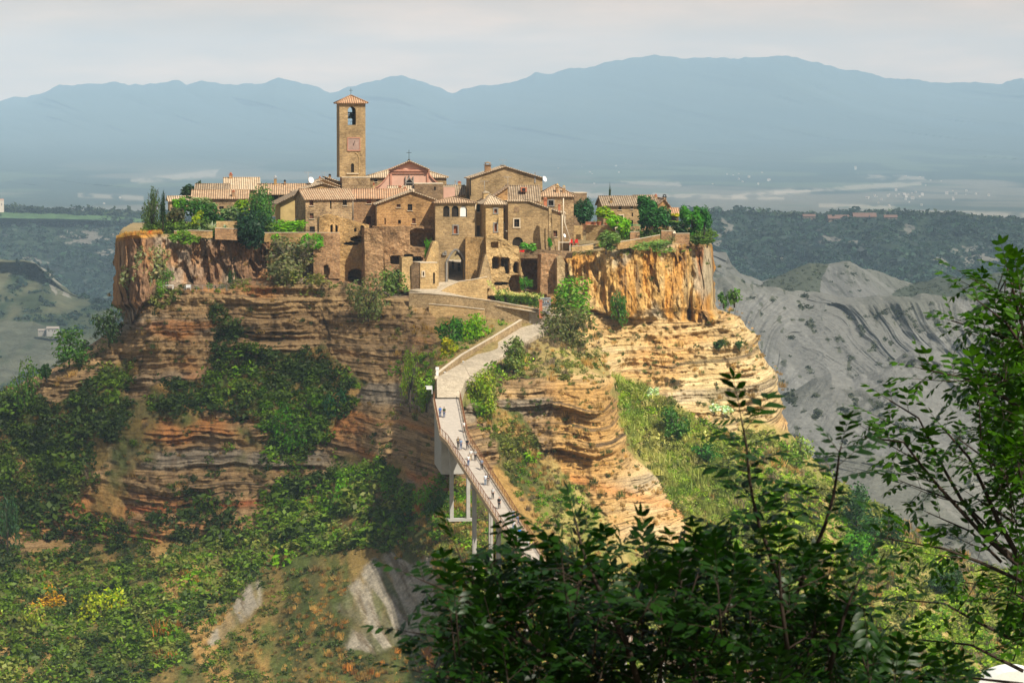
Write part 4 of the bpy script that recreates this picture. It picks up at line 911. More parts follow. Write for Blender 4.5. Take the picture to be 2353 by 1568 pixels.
h = House('stone_house', 'slim sunlit turret house with grey framed windows and a pyramid roof right of the gatehouse', Z4, 918, 1165, 660, 1160, 559, 16, 5.5, 'tuff_pale', fz=3, wins=[(1035, 1078, 728, 785, 'orange', 'grey'), (1037, 1075, 932, 1045, 'orange', 'grey')], side=[(1192, 1208, 722, 778, 'dark'), (1192, 1206, 930, 1035, 'win')]); h.roof('hip', rise_of(h, Z4, 528), 'tile_pale', oh=.55); h.chimney(915, 485, 545, 75, 'tuff_pale', 'flat', 4, 'cap')
h = House('stone_house', 'roof with a small dormer stepping up behind the sunlit turret house', Z4, 1228, 1668, 605, 900, 573, 3, 9, 'tuff'); h.roof('gx', rise_of(h, Z4, 408), 'tile_old')
m = MB(); m.box(h.P(h.Lw * .52, 1.9, h.H + 1.9), 1.1, 1.2, .8, h.ex); dm = m.build('dormer', M['terra'], h.root); m = MB(); m.box(h.P(h.Lw * .52, 1.25, h.H + 1.9), .6, .1, .5, h.ex); m.build('pane', M['glass'], dm)
h = House('stone_house', 'small roof sloping left between tall rear house and dormer roof', Z4, 960, 1225, 605, 900, 571, 3, 8, 'tuff'); h.roof('shedx', 0, 'tile', zl=-.9 + 1.0, zr=rise_of(h, Z4, 420, 0)); 
h = House('stone_house', 'large right hand house with hipped roof and twin latticed chimneys', Z4, 1668, 2150, 552, 1330, 575, 2, 9, 'tuff', wins=[(1797, 1865, 610, 680, 'win', 'grey')]); h.roof('hip', rise_of(h, Z4, 392), 'tile', rf=.5); h.chimney(1920, 385, 520, 38, 'tuff_red', 'cowl', 1.5, 'tuff_pale'); h.chimney(2012, 412, 525, 38, 'tuff_red', 'cowl', 1.5, 'tuff_pale')
h = House('stone_house', 'big plain house above the bright ruins with a sloping roof and two clay chimneys', Z4, 1232, 1972, 775, 1345, 565, 6, 8, 'tuff', fz=1, wins=[(1315, 1388, 872, 980, 'win', 'cap'), (1292, 1440, 1120, 1290, 'arch_dark'), (1858, 1920, 1032, 1118, 'shut')])
zt = rise_of(h, Z4, 612, 0); m = MB(); R = h.Lw * .39; P = h.P
h.wm.face([P(0, 0, h.H), P(h.Lw, 0, h.H), P(R, 0, h.H + zt), P(0, 0, h.H + zt)]); h.wm.face([P(h.Lw, h.D, h.H), P(0, h.D, h.H), P(0, h.D, h.H + zt), P(R, h.D, h.H + zt)]); h.wm.face([P(0, h.D, h.H), P(0, 0, h.H), P(0, 0, h.H + zt), P(0, h.D, h.H + zt)])
sl_ = zt / (h.Lw - R); slab(m, [P(-.2, -.3, h.H + zt), P(R, -.3, h.H + zt), P(R, h.D + .3, h.H + zt), P(-.2, h.D + .3, h.H + zt)]); slab(m, [P(R, -.35, h.H + zt + .1), P(h.Lw + .9, -.35, h.H - .9 * sl_ + .1), P(h.Lw + .9, h.D + .3, h.H - .9 * sl_ + .1), P(R, h.D + .3, h.H + zt + .1)], .25)
h.rf = m.build('roof', M['tile_pale'], h.root); h.done(); h.chimney(1750, 590, 665, 42, 'terra', 'cowl', 1, 'terra'); h.chimney(1946, 665, 720, 30, 'terra', 'flat', 1, 'terra')
h.pipe(1985, 780, 1340, 'ppale', .16, -.1); h.pipe(2030, 780, 960, 'ppale', .08, .0)  # wider tube added to paint in the bright right edge of the wall
bz = MB(); pz = ray_plane(zx(Z4, 1350), zy(Z4, 735), h.A, h.ex); bz.box(pz - h.ey * .02, .95, .12, .95, h.ex); bz.build('blocked_window', M['tuff_dark'], h.root)
# ---- right end of the town
h = House('stone_house', 'farmhouse with an old grey roof at the right end of the town', Z6, 605, 1110, 440, 860, 588, 6, 9, 'tuff', wins=[(815, 860, 455, 503, 'win'), (985, 1018, 450, 495, 'win'), (828, 880, 585, 655, 'win', 'cap'), (1000, 1020, 545, 600, 'dark'), (915, 1020, 652, 740, 'dark')]); h.roof('gx', rise_of(h, Z6, 322), 'tile_old'); h.chimney(712, 345, 430, 32, 'tuff', 'flat', 1.2, 'tuff_dark')
h = House('stone_house', 'lower wing of the farmhouse behind the two round trees', Z6, 1085, 1350, 400, 860, 592, 6, 8, 'tuff'); h.roof('gx', rise_of(h, Z6, 310), 'tile_old'); h.chimney(1340, 290, 380, 34, 'tuff', 'pot', 3, 'terra')
h = House('stone_house', 'square stone tower house with a stub chimney behind the round trees', Z6, 1362, 1520, 432, 860, 590, 8, 7, 'tuff'); h.roof('gy', rise_of(h, Z6, 352, 0), 'tile', rf=.6); h.chimney(1460, 305, 390, 46, 'tuff_red', 'cowl', 1, 'iron')
h = House('garden_shed', 'small red tiled lean to with yellow creeper at the right end', Z6, 1518, 1655, 558, 700, 590, 4, 5, 'tuff_dark', cat='shed', wins=[(1525, 1640, 580, 660, 'dark')]); h.roof('gx', rise_of(h, Z6, 488), 'tile_red')
h = House('ruined_tower', 'ivy topped broken stone stump behind the dark fir tree', Z6, 195, 372, 272, 800, 604, 6, 6, 'tuff_dark', cat='ruin'); h.roof('flat', 0)

# ---- rough walls, ruins, rock piers
def ruin(name, label, Z, outline, Y, th=1.2, ang=4, mt='rough', ops=(), bumpy=.35, cat='ruin', step=.22, seed=1, lean=0.):
    """broken wall: outline = top edge points (x,y) left to right plus base row; real thickness, uneven face, dark hollows"""
    (xs, ys, yb) = ([p[0] for p in outline[0]], [p[1] for p in outline[0]], outline[1])
    a = math.radians(ang); ex = Vector((math.cos(a), math.sin(a), 0)); ey = Vector((-math.sin(a), math.cos(a), 0))
    A = W(zx(Z, xs[0]), zy(Z, ys[0]), Y); k = Z[2] / F * Y / math.cos(a)
    Lw = (xs[-1] - xs[0]) * k; n = max(6, int(Lw / step)); z0 = W(0, zy(Z, yb), Y).z
    H = W(0, zy(Z, min(ys)), Y).z - z0; nv = max(6, int(H / step))
    U, V = np.meshgrid(np.linspace(0, 1, n + 1), np.linspace(0, 1, nv + 1))
    xz = xs[0] + U * (xs[-1] - xs[0]); top = np.interp(xz, xs, ys) + (fbm(xz * .05, xz * 0, seed, 3) - .5) * 14 * min(1, bumpy * 3)
    yy = yb + (top - yb) * V; zz = z0 + (yb - yy) * Z[2] / F * Y
    dd = (fbm(U * Lw * .35 + seed, zz * .35, seed, 5) - .5) * bumpy * 3 + (fbm(U * Lw * 2.2, zz * 2.2, seed + 5, 2) - .5) * bumpy * .7 + lean * V * H
    hol = np.zeros_like(U)
    for o in ops:
        cx, cy, rx, ry = (o[0] + o[1]) / 2, (o[2] + o[3]) / 2, (o[1] - o[0]) / 2, (o[3] - o[2]) / 2; e = o[4] if len(o) > 4 else 4
        q = np.abs((xz - cx) / rx) ** e + np.abs((yy - cy) / ry) ** e; hol = np.maximum(hol, (1 - sst(.75, 1.15, q)))
    dd = dd + hol * (th * 1.8)
    P3 = np.stack([A.x + U * Lw * ex.x + dd * ey.x, A.y + U * Lw * ex.y + dd * ey.y, zz], -1)
    Bk = P3 - np.stack([dd * ey.x, dd * ey.y, 0 * dd], -1) + np.array([ey.x, ey.y, 0]) * (th + 2.2 * (hol.max() > 0))
    nr, nc = P3.shape[:2]; V_ = np.concatenate([P3.reshape(-1, 3), Bk.reshape(-1, 3)]); f1 = grid_faces(nr, nc)[:, ::-1]; o2 = nr * nc
    per = [i for i in range(nc)] + [i * nc + nc - 1 for i in range(1, nr)] + [(nr - 1) * nc + i for i in range(nc - 2, -1, -1)] + [i * nc for i in range(nr - 2, 0, -1)]
    f3 = np.array([[per[(i + 1) % len(per)], per[i], per[i] + o2, per[(i + 1) % len(per)] + o2] for i in range(len(per))])
    o = np_mesh(name, V_, np.concatenate([f1[:, ::-1], f1 + o2, f3[:, ::-1]]), M[mt], None, smooth=False); uvs(o.data)
    o.data.flip_normals() if False else None
    org = P3[0, nc // 2]; o.data.transform(Matrix.Translation(-Vector(org))); o.location = org
    return tag(o, label, cat)

ruin('ruined_house', 'tall ruined wall with a curved top, slanting roof line and low arched cave', Z3, ([(350, 640), (365, 610), (420, 585), (500, 568), (580, 585), (640, 605), (760, 640), (1045, 720)], 1500), 559, 2.2, 8, 'tuff', [(925, 975, 730, 870), (838, 868, 760, 812), (512, 538, 715, 822), (578, 598, 730, 822), (760, 960, 1345, 1540, 2.5), (790, 1110, 880, 960, 2), (700, 900, 960, 1000, 2)], .28, seed=11)
ruin('ruined_wall', 'lower terrace block with a small arched doorway under the creeper', Z3, ([(270, 1000), (360, 840), (600, 838), (640, 850)], 1470), 557.5, 1.4, 4, 'tuff_red', [(415, 482, 1280, 1460, 3)], .2, seed=12)
ruin('ruined_wall', 'broken wing wall with a bright jagged top edge left of the hollow ruins', Z3, ([(985, 760), (1080, 770), (1160, 770), (1235, 830), (1250, 900), (1235, 1000), (1240, 1100), (1215, 1180), (1250, 1250), (1320, 1275), (1560, 1285), (1600, 1300)], 1640), 555.5, 2.0, 10, 'rough', [(1320, 1560, 1395, 1640, 5), (1255, 1300, 1400, 1640, 4)], .38, seed=13)
ruin('ruined_wall', 'brown rock cut wall with cave openings beneath the wide gable', Z3, ([(1100, 740), (1500, 735), (1980, 725)], 1600), 561.5, 1.8, 4, 'rough', [(1345, 1492, 1150, 1290, 5), (1545, 1660, 1130, 1165, 4), (1655, 1790, 1165, 1245, 3), (1825, 1865, 808, 860, 3), (1715, 1740, 815, 840, 3), (1620, 1980, 780, 1030, 6)], .35, seed=14)
ruin('stone_pillar', 'free standing masonry pillar with a pale cap left of the ramp', Z3, ([(1508, 1168), (1655, 1165)], 1650), 553, 1.0, 30, 'tuff_pale', [], .12, seed=15, cat='pillar')
ruin('stone_buttress', 'sloping sunlit buttress leaning on the left corner of the gatehouse', Z3, ([(1845, 1240), (1925, 1000), (1955, 945), (2010, 945), (2022, 1000)], 1590), 556, 1.6, 14, 'tuff_pale', [], .12, seed=16, cat='buttress')
h = House('guard_house', 'small roofless guard house with slit window left of the ramp', Z3, 1765, 2000, 1250, 1640, 553, 20, 4.5, 'tuff_pale', cat='ruin', wins=[(1797, 1817, 1372, 1430, 'dark', 'cap'), (1945, 1972, 1380, 1540, 'arch_dark')]); h.roof('flat', 0)
ruin('ruined_wall', 'dark shaded wall stub between the pillar and guard house', Z3, ([(1640, 1265), (1700, 1245), (1768, 1262)], 1640), 553.5, 1., -12, 'tuff_dark', [], .15, seed=17)  # front of the guard house, its shade painted in with dark masonry
ruin('ruined_house', 'bright ruin with stair line, wooden balcony hollow and arched niche right of the gate', Z5, ([(1120, 160), (1280, 150), (1420, 235), (1500, 300), (1575, 315), (1590, 420), (1600, 560), (1640, 700)], 1000), 557.5, 2.4, 8, 'tuff_pale', [(1205, 1310, 465, 625, 5), (1330, 1390, 470, 600, 3), (1388, 1450, 475, 690, 5), (1510, 1575, 530, 690, 3), (1450, 1625, 720, 960, 2.6), (1230, 1450, 820, 850, 2), (1190, 1290, 250, 330, 3)], .42, seed=18, step=.2)
ruin('stone_buttress', 'rough sloping buttress on the right flank of the gatehouse', Z5, ([(1020, 760), (1060, 620), (1100, 430), (1130, 425), (1165, 560), (1200, 760)], 900), 555.5, 1.5, 12, 'rubble', [], .25, seed=19, cat='buttress')
ruin('gate_foot_wall', 'reddish battered wall block under the bay right of the archway', Z5, ([(830, 180), (1110, 185), (1122, 300), (1150, 500), (1190, 760)], 880), 558.9, 1.2, 4, 'tuff', [], .06, seed=20, cat='wall')
ruin('ruined_wall', 'rock wall with a deep dark cave between ruin and rubble pier', Z5, ([(1570, 420), (1700, 430), (1900, 400)], 1000), 562, 2.6, 4, 'rough', [(1610, 1885, 505, 930, 6)], .4, seed=21)
ruin('rock_pier', 'reddish plastered rock pier right of the deep cave', Z5, ([(1885, 415), (1950, 405), (2130, 430)], 980), 557, 2.4, 14, 'tuff_red', [], .3, seed=22, cat='pier')
ruin('rock_pier', 'knobbly rubble pier standing before the orange cliff', Z5, ([(2115, 470), (2170, 440), (2225, 520), (2240, 700), (2245, 950)], 980), 555.5, 1.8, 10, 'rubble', [], .3, seed=23, cat='pier')
ruin('stone_buttress', 'crumbling grey buttress running up the big plain house', Z4, ([(1800, 700), (1835, 730), (1845, 900), (1860, 1060), (1890, 1180), (1905, 1340)], 1400), 562.5, .9, 8, 'rubble', [], .3, seed=24, cat='buttress')
ruin('terrace_wall', 'low plinth wall with red flowers under the arch of the big plain house', Z4, ([(1380, 1300), (1700, 1300), (2130, 1325)], 1420), 561, 1.2, 4, 'tuff_dark', [], .15, seed=25, cat='wall')

# ---- garden and parapet walls
def run_wall(name, label, pts, h=1.2, th=.45, mt='rubble', cap=True, base=0., cat='wall'):
    """pts: (px,py of the top, distance)"""
    P = [W(*p) for p in pts]; r = P[0].copy(); root = empty(name, r, label, cat); m = MB(); c = MB()
    for a, b in zip(P[:-1], P[1:]):
        n = Vector((-(b - a).y, (b - a).x, 0)); n = (n.normalized() if n.length > 1e-6 else Vector((0, 1, 0))) * th / 2; dn = Vector((0, 0, -h))
        v = [a - n, b - n, b + n, a + n]; w_ = [p + dn for p in v]
        m.face([w_[0], w_[1], v[1], v[0]]); m.face([w_[2], w_[3], v[3], v[2]]); m.face([w_[1], w_[2], v[2], v[1]]); m.face([w_[3], w_[0], v[0], v[3]]); m.face(v)
        if cap:
            nn = n * 1.25; u = Vector((0, 0, .1)); e = [a - nn, b - nn, b + nn, a + nn]; c.prism([p + u for p in e], -u * .95)
    m.build('wall', M[mt], root)
    if cap: c.build('coping', M['cap'], root)
    return root
U5 = lambda x, y, Y: (zx(Z5, x), zy(Z5, y), Y)
run_wall('retaining_wall', 'long retaining wall with pale coping that descends from the ramp to the steps', [U5(40, 962, 546.2), U5(330, 972, 546), U5(720, 1010, 545.6), U5(1270, 1085, 545), U5(1700, 1165, 543.8), U5(1900, 1205, 543.2), U5(2010, 1232, 542.8)], 5.6, .6, 'rubble')
run_wall('retaining_wall', 'lower pale cobbled retaining wall with a sloping ledge', [U5(320, 1118, 544.8), U5(700, 1150, 544.6), U5(1100, 1195, 544.3)], 3.8, .8, 'tuff_pale')
run_wall('parapet_wall', 'curved parapet wall beside the ramp before the archway', [U5(480, 930, 553), U5(560, 880, 553.6), U5(740, 805, 554.4), U5(950, 775, 555), U5(1130, 740, 555.6)], 4.4, .5, 'tuff_pale')
run_wall('parapet_wall', 'stone parapet along the left side of the cobbled path', [(1196, 735, 539), (1130, 775, 528), (1060, 815, 514), (1003, 858, 500), (1002, 870, 498)], 1.3, .4, 'rubble')
run_wall('parapet_wall', 'low parapet with pale coping above the left cliff', [(607, 535, 559), (700, 534.5, 559), (779, 535, 559)], 1.6, .4, 'tuff')
run_wall('parapet_wall', 'short garden wall with pale coping among the agaves', [(400, 531, 557), (440, 529.5, 557), (488, 531, 557)], 1.2, .4, 'tuff')
run_wall('garden_wall', 'small red brown garden wall with a square gap left of the dark tree', [(494, 524, 557.5), (545, 526, 557.5)], 2., .4, 'tuff_red')
run_wall('garden_wall', 'upper garden wall behind the agaves', [(497, 508, 560), (545, 508, 560)], 2.6, .4, 'tuff_pale', False)
U6 = lambda x, y, Y: (zx(Z6, x), zy(Z6, y), Y)
run_wall('garden_wall', 'pale sunlit garden wall beside the large right hand house', [U6(190, 722, 573), U6(322, 728, 573)], 2.6, .4, 'tuff_pale', False)
run_wall('garden_wall', 'terrace wall carrying terracotta pots', [U6(368, 722, 571), U6(600, 722, 569.5), U6(785, 715, 569)], 2.8, .5, 'tuff_pale', False)
run_wall('garden_wall', 'shaded return wall with a bright sloping end below the potted terrace', [U6(600, 725, 569), U6(780, 718, 568), U6(818, 945, 565)], 2.6, .45, 'tuff')
run_wall('parapet_wall', 'sloping parapet with white coping along the right cliff top', [U6(800, 962, 561), U6(1100, 915, 562), U6(1395, 858, 563)], 1.3, .4, 'tuff')
run_wall('garden_wall', 'square garden wall at the cliff edge near the two round trees', [U6(1412, 800, 563.5), U6(1590, 808, 564), U6(1600, 840, 563.5), U6(1808, 838, 564)], 2.2, .4, 'tuff_red')
run_wall('garden_wall', 'low wall with a post beside the small green frame', [U6(978, 818, 566), U6(1110, 812, 566)], 2., .4, 'tuff_red')
run_wall('parapet_wall', 'low sunny kerb wall below the red chair terrace', [U6(160, 1020, 560.5), U6(300, 1010, 560.5), U6(460, 988, 561)], .9, .4, 'tuff_pale')
# ================================================================ PATH, STEPS, BRIDGE
def strip(name, label, L_, R_, mt, lift=.05, n=10, th=.4, kind='structure'):
    """paved ribbon between two edge lines of (px,py,Y)"""
    A = [W(*p) for p in L_]; B = [W(*p) for p in R_]; v = []; k = len(A)
    def dens(P):
        out = []
        for i in range(k - 1):
            for j in range(n): out.append(P[i].lerp(P[i + 1], j / n))
        out.append(P[-1]); return out
    A, B = dens(A), dens(B); m = MB(); u = Vector((0, 0, lift))
    for i in range(len(A) - 1):
        m.face([A[i] + u, B[i] + u, B[i + 1] + u, A[i + 1] + u]); d = Vector((0, 0, -th))
        m.face([A[i] + u, A[i + 1] + u, A[i + 1] + u + d, A[i] + u + d]); m.face([B[i + 1] + u, B[i] + u, B[i] + u + d, B[i + 1] + u + d])
    o = m.build(name, mt); r = A[0].copy(); o.data.transform(Matrix.Translation(-r)); o.location = r
    return tag(o, label, kind=kind)
def lvl(px, py, Y, z):   # point at height z seen in column px
    p = W(px, py, Y); p.z = z; return p
strip('path', 'cobbled path climbing from the bridge to the steps', [(1004, 918, 490), (1003, 872, 497.5), (1060, 838, 511.5), (1130, 799, 525.5), (1196, 757, 538.5), (1225, 749, 540.5)],
      [(1054, 918, 490.5), (1068, 880, 498), (1110, 850, 508), (1170, 815, 521), (1235, 772, 534), (1282, 738, 541.5)], M['cobble'], .35, 8, 6)
strip('ramp_road', 'pale ramp in front of the archway', [(1004, 684, 548), (941, 669, 551.5), (985, 664, 555.5), (1020, 646.5, 562), (1021, 608, 571), (1021, 590, 584)], [(1262, 726, 541.5), (1012, 672, 552), (1014, 668, 553.5), (1083, 645.5, 561.5), (1082, 608, 571), (1082, 590, 584)], M['cobble'], .3, 8, 2.5)
# steps beside the iron gate
m = MB()
for i in range(5):
    p = W(1272, 738 - i * 4, 540.6 + i * .9); m.box(p, 2.6, 1.0, .35, Vector((.97, .24, 0)))
o = m.build('stone_steps', M['cobble']); tag(o, 'flight of stone steps at the top corner of the cobbled path', 'steps')
# small iron gate and its post
r = W(1254, 712, 542.5); g_ = empty('garden_gate', r, 'pale blue wrought iron gate next to a brick post at the head of the path', 'gate')
m = MB(); c0 = W(1253, 702, 542.5); wd, hg = 1.75, 2.9
for i in range(9): m.box(c0 + Vector(((i - 4) * wd / 8, 0, 0)), .04, .04, hg)
for zz in (-1.4, 0, 1.3): m.box(c0 + Vector((0, 0, zz)), wd, .05, .07)
for i in range(4):
    for k in range(8):
        t0, t1 = k * math.pi / 4, (k + 1) * math.pi / 4; cc = c0 + Vector(((i % 2 - .5) * .85, -.03, (i // 2 - .5) * 1.3)); m.tube([cc + Vector((math.cos(t0) * .3, 0, math.sin(t0) * .4)), cc + Vector((math.cos(t1) * .3, 0, math.sin(t1) * .4))], .035, 4)
m.build('gate_grille', flat('pale blue iron', (.42, .50, .56), .6, .1), g_)
m = MB(); p = W(1242, 712, 542); m.box(p + Vector((0, 0, .1)), .55, .55, 3.0); m.box(p + Vector((0, 0, 1.7)), .7, .7, .15); m.build('brick_post', M['terra'], g_)

# ---- footbridge: deck line (left edge px,py,Y / right edge)
DL = [(996, 916, 490), (998, 930, 487), (1012, 1002, 474.5), (1028, 1017, 471.5), (1203, 1290, 424), (1393, 1455, 384), (1583, 1535, 348), (1738, 1575, 322), (1998, 1660, 285)]
DR = [(1056, 916, 490.5), (1059, 930, 487.5), (1073, 1003, 475), (1078, 1018, 472), (1251, 1278, 424.5), (1438, 1432, 385), (1618, 1505, 350), (1771, 1545, 324), (2056, 1620, 290)]
PL = [W(*p) for p in DL]; PR = [W(*p) for p in DR]
for a, b in zip(PL, PR): b.z = a.z      # level across
br = empty('footbridge', PL[4], 'long narrow concrete footbridge with rusty railings climbing to the village', 'bridge')
m = MB(); kb = MB(); n = len(PL)
for i in range(n - 1):
    a, b, c, d = PL[i], PR[i], PR[i + 1], PL[i + 1]; dn = Vector((0, 0, -.45))
    m.face([a, b, c, d]); m.face([d + dn, c + dn, b + dn, a + dn]); m.face([a, d, d + dn, a + dn]); m.face([b + dn, c + dn, c, b])
m.build('deck', M['deck'], br)
for P_ in (PL, PR):
    for i in range(n - 1):
        a, b = P_[i], P_[i + 1]; d = b - a; o_ = Vector((-d.y, d.x, 0)).normalized() * (.12 if P_ is PL else -.12)
        s_ = d.normalized().cross(Vector((0, 0, 1))).normalized(); kb.box((a + b) / 2 + Vector((0, 0, -.12)) , d.length, .28, .62, d.normalized(), s_, s_.cross(d.normalized()))
kb.build('edge_beam', M['kerb'], br)
m = MB()   # seams across the deck
for i in range(3, n - 1):
    for k in range(14):
        m = MB(); a = PL[i].lerp(PL[i + 1], k / 14) + Vector((0, 0, .006)); b = PR[i].lerp(PR[i + 1], k / 14) + Vector((0, 0, .006)); d = (PL[i + 1] - PL[i]).normalized() * .05; m.face([a, b, b + d, a + d])
        if i < 5: m.build('deck_joint', M['tuff_dark'], br)
for P_, nm in ((PL, 'left'), (PR, 'right')):
    m = MB(); up = Vector((0, 0, 1.05))
    for i in range(n - 1):
        a, b = P_[i], P_[i + 1]; d = b - a; dl = d.length; dn = d.normalized()
        for hh, rr in ((1.12, .045), (.2, .03)): m.tube([a + Vector((0, 0, hh + .15)), b + Vector((0, 0, hh + .15))], rr, 5)
        for k in range(int(dl / 1.6)): m.box(a + dn * (k + .5) * 1.6 + Vector((0, 0, .68)), .07, .07, 1.15)
        for k in range(int(dl / .3)): m.box(a + dn * (k + .5) * .3 + Vector((0, 0, .75)), .022, .022, 1.0)
    m.build('railing', M['rust'], br)
# piers
def pier(i, f, gpy, split):
    a, b = PL[i].lerp(PL[i + 1], f), PR[i].lerp(PR[i + 1], f); d = (PL[i + 1] - PL[i]); d.z = 0; d = d.normalized(); gz = W(1045, gpy, a.y).z; m = MB()
    s_ = (b - a).normalized()
    for e in (.12, .88):
        c = a.lerp(b, e)
        for q in ((-.55, .55) if split else (0,)):
            t_ = c + d * q; h_ = t_.z - .5 - gz; m.box(Vector((t_.x, t_.y, gz + h_ / 2)), (.38 if split else .55), .45 if split else .7, h_, s_)
    m.box(a.lerp(b, .5) + Vector((0, 0, -.85)), (b - a).length + .1, 1.5 if split else .9, .75, s_)
    m.box(Vector((a.lerp(b, .5).x, a.lerp(b, .5).y, gz - .2)), (b - a).length + .6, 1.2, .4, s_)
    m.build('pier', M['concrete'], br)
pier(3, .02, 1190, False); pier(3, .34, 1360, True); pier(3, .66, 1480, True); pier(4, 0, 1560, True); pier(4, .5, 1640, True); pier(5, .0, 1650, True); pier(5, .5, 1690, True); pier(6, .0, 1700, True)
# abutment
ab = empty('bridge_abutment', W(1015, 1085, 478), 'smooth pale concrete abutment under the head of the bridge', 'abutment')
m = MB(); T = [PL[0] + Vector((.1, .6, -.5)), PL[2] + Vector((.1, .3, -.5)), PR[2] + Vector((-.5, .3, -.5)), PR[0] + Vector((-.1, .6, -.5))]
zb = W(1010, 1090, 474).z
for i in range(len(T)):
    a, b = T[i], T[(i + 1) % len(T)]; m.face([Vector((a.x, a.y, zb)), Vector((b.x, b.y, zb)), b, a])
m.face(T); m.build('abutment_block', M['concrete'], ab)
# ================================================================ VEGETATION
def leafy(n, seed, size=.17, flat_=.8, lobes=9, hollow=.55):
    """unit crown: many leaf-sized quads gathered on uneven lobes"""
    r = np.random.default_rng(seed); c = r.normal(size=(lobes, 3)); c /= np.linalg.norm(c, axis=1)[:, None]; c *= r.uniform(.25, .72, (lobes, 1)); c[:, 2] = c[:, 2] * flat_
    rad = r.uniform(.24, .48, lobes); k = r.choice(lobes, n, p=rad ** 2 / (rad ** 2).sum())
    d = r.normal(size=(n, 3)); d /= np.linalg.norm(d, axis=1)[:, None]
    p = c[k] + d * (rad[k] * r.uniform(hollow, 1.05, n))[:, None]
    nn = d * .8 + r.normal(size=(n, 3)) * .55 + np.array([0, 0, .35]); nn /= np.linalg.norm(nn, axis=1)[:, None]
    t = np.cross(nn, r.normal(size=(n, 3))); t /= np.linalg.norm(t, axis=1)[:, None]; b = np.cross(nn, t)
    s = size * r.uniform(.6, 1.35, (n, 1)); q = np.stack([p - t * s - b * s * .15, p - b * s * .55, p + t * s + b * s * .1, p + b * s * .6], 1)
    tone = r.uniform(.65, 1.35, n) * (.8 + .4 * r.random(lobes))[k]
    return q, tone
def blades(n, seed, h=1., w=.05, spread=.5):
    r = np.random.default_rng(seed); a = r.uniform(0, 6.28, n); rr = r.uniform(0, .6, n) ** .7; b = np.stack([np.cos(a) * rr, np.sin(a) * rr, 0 * a], 1)
    ln = r.normal(0, spread, (n, 2)); hh = h * r.uniform(.5, 1.2, n); tip = b + np.stack([ln[:, 0] * hh * .5, ln[:, 1] * hh * .5, hh], 1)
    a2 = r.uniform(0, 3.14, n); s = np.stack([np.cos(a2), np.sin(a2), 0 * a2], 1) * w
    return np.stack([b - s, b + s, tip + s * .35, tip - s * .35], 1), r.uniform(.7, 1.35, n)
def twigs(n, seed):
    r = np.random.default_rng(seed); d = r.normal(size=(n, 3)); d[:, 2] = np.abs(d[:, 2]) + .3; d /= np.linalg.norm(d, axis=1)[:, None]
    s0 = r.uniform(0, .6, (n, 1)); p = d * s0; q = d + r.normal(size=(n, 3)) * .25; q = p + (q * r.uniform(.3, .6, (n, 1)))
    w_ = np.cross(d, r.normal(size=(n, 3))); w_ /= np.linalg.norm(w_, axis=1)[:, None]; w_ *= .018
    return np.stack([p - w_, p + w_, q + w_ * .5, q - w_ * .5], 1), r.uniform(.6, 1.4, n)

def scatter(name, label, P, scale, color, kind, protos, squash=(1, 1, .8), kindtag='stuff', m='leaf', roll=None):
    """one ground-cover object made of every small plant at points P"""
    r = np.random.default_rng(len(P)); V = []; C = []
    color = color * r.uniform(.6, 1.5, (len(P), 1)); scale = scale * np.where(r.random(len(P)) < .12, 1.7, 1.); var = r.integers(0, len(protos), len(P)); rot = r.uniform(0, 6.28, len(P))
    for k, (q, tone) in enumerate(protos):
        ix = np.where(var == k)[0]
        if not len(ix): continue
        c, s = np.cos(rot[ix])[:, None, None], np.sin(rot[ix])[:, None, None]; qq = q * np.array(squash)
        x = qq[None, ..., 0] * c - qq[None, ..., 1] * s; y = qq[None, ..., 0] * s + qq[None, ..., 1] * c; z = qq[None, ..., 2] + 0 * c
        v = np.stack([x, y, z], -1) * scale[ix][:, None, None, None] + P[ix][:, None, None, :]
        V.append(v.reshape(-1, 3)); cc = color[ix][:, None, None, :] * tone[None, :, None, None] + 0 * v[..., :1]; C.append(cc.reshape(-1, 3))
    V = np.concatenate(V); C = np.concatenate(C); Fc = np.arange(len(V)).reshape(-1, 4)
    o = np_mesh(name, V, Fc, M[m], C, smooth=False); return tag(o, label, kind=kindtag)

PAL = {'dark': [(.028, .050, .012), (.058, .084, .020)], 'mid': [(.062, .105, .018), (.105, .155, .028)], 'green': [(.08, .165, .02), (.14, .23, .035)], 'olive': [(.10, .12, .035), (.17, .18, .055)],
       'lime': [(.16, .24, .04), (.24, .30, .06)], 'dry': [(.26, .165, .065), (.40, .27, .12)], 'rust': [(.28, .12, .04), (.36, .17, .06)], 'twig': [(.13, .10, .07), (.20, .155, .11)], 'yellow': [(.34, .28, .04), (.42, .32, .06)]}
LF_ = [leafy(70, 300 + i) for i in range(7)]; LFS = [leafy(38, 340 + i, .26) for i in range(5)]
BL = [blades(46, 320 + i) for i in range(5)]; TW = [twigs(60, 330 + i) for i in range(4)]
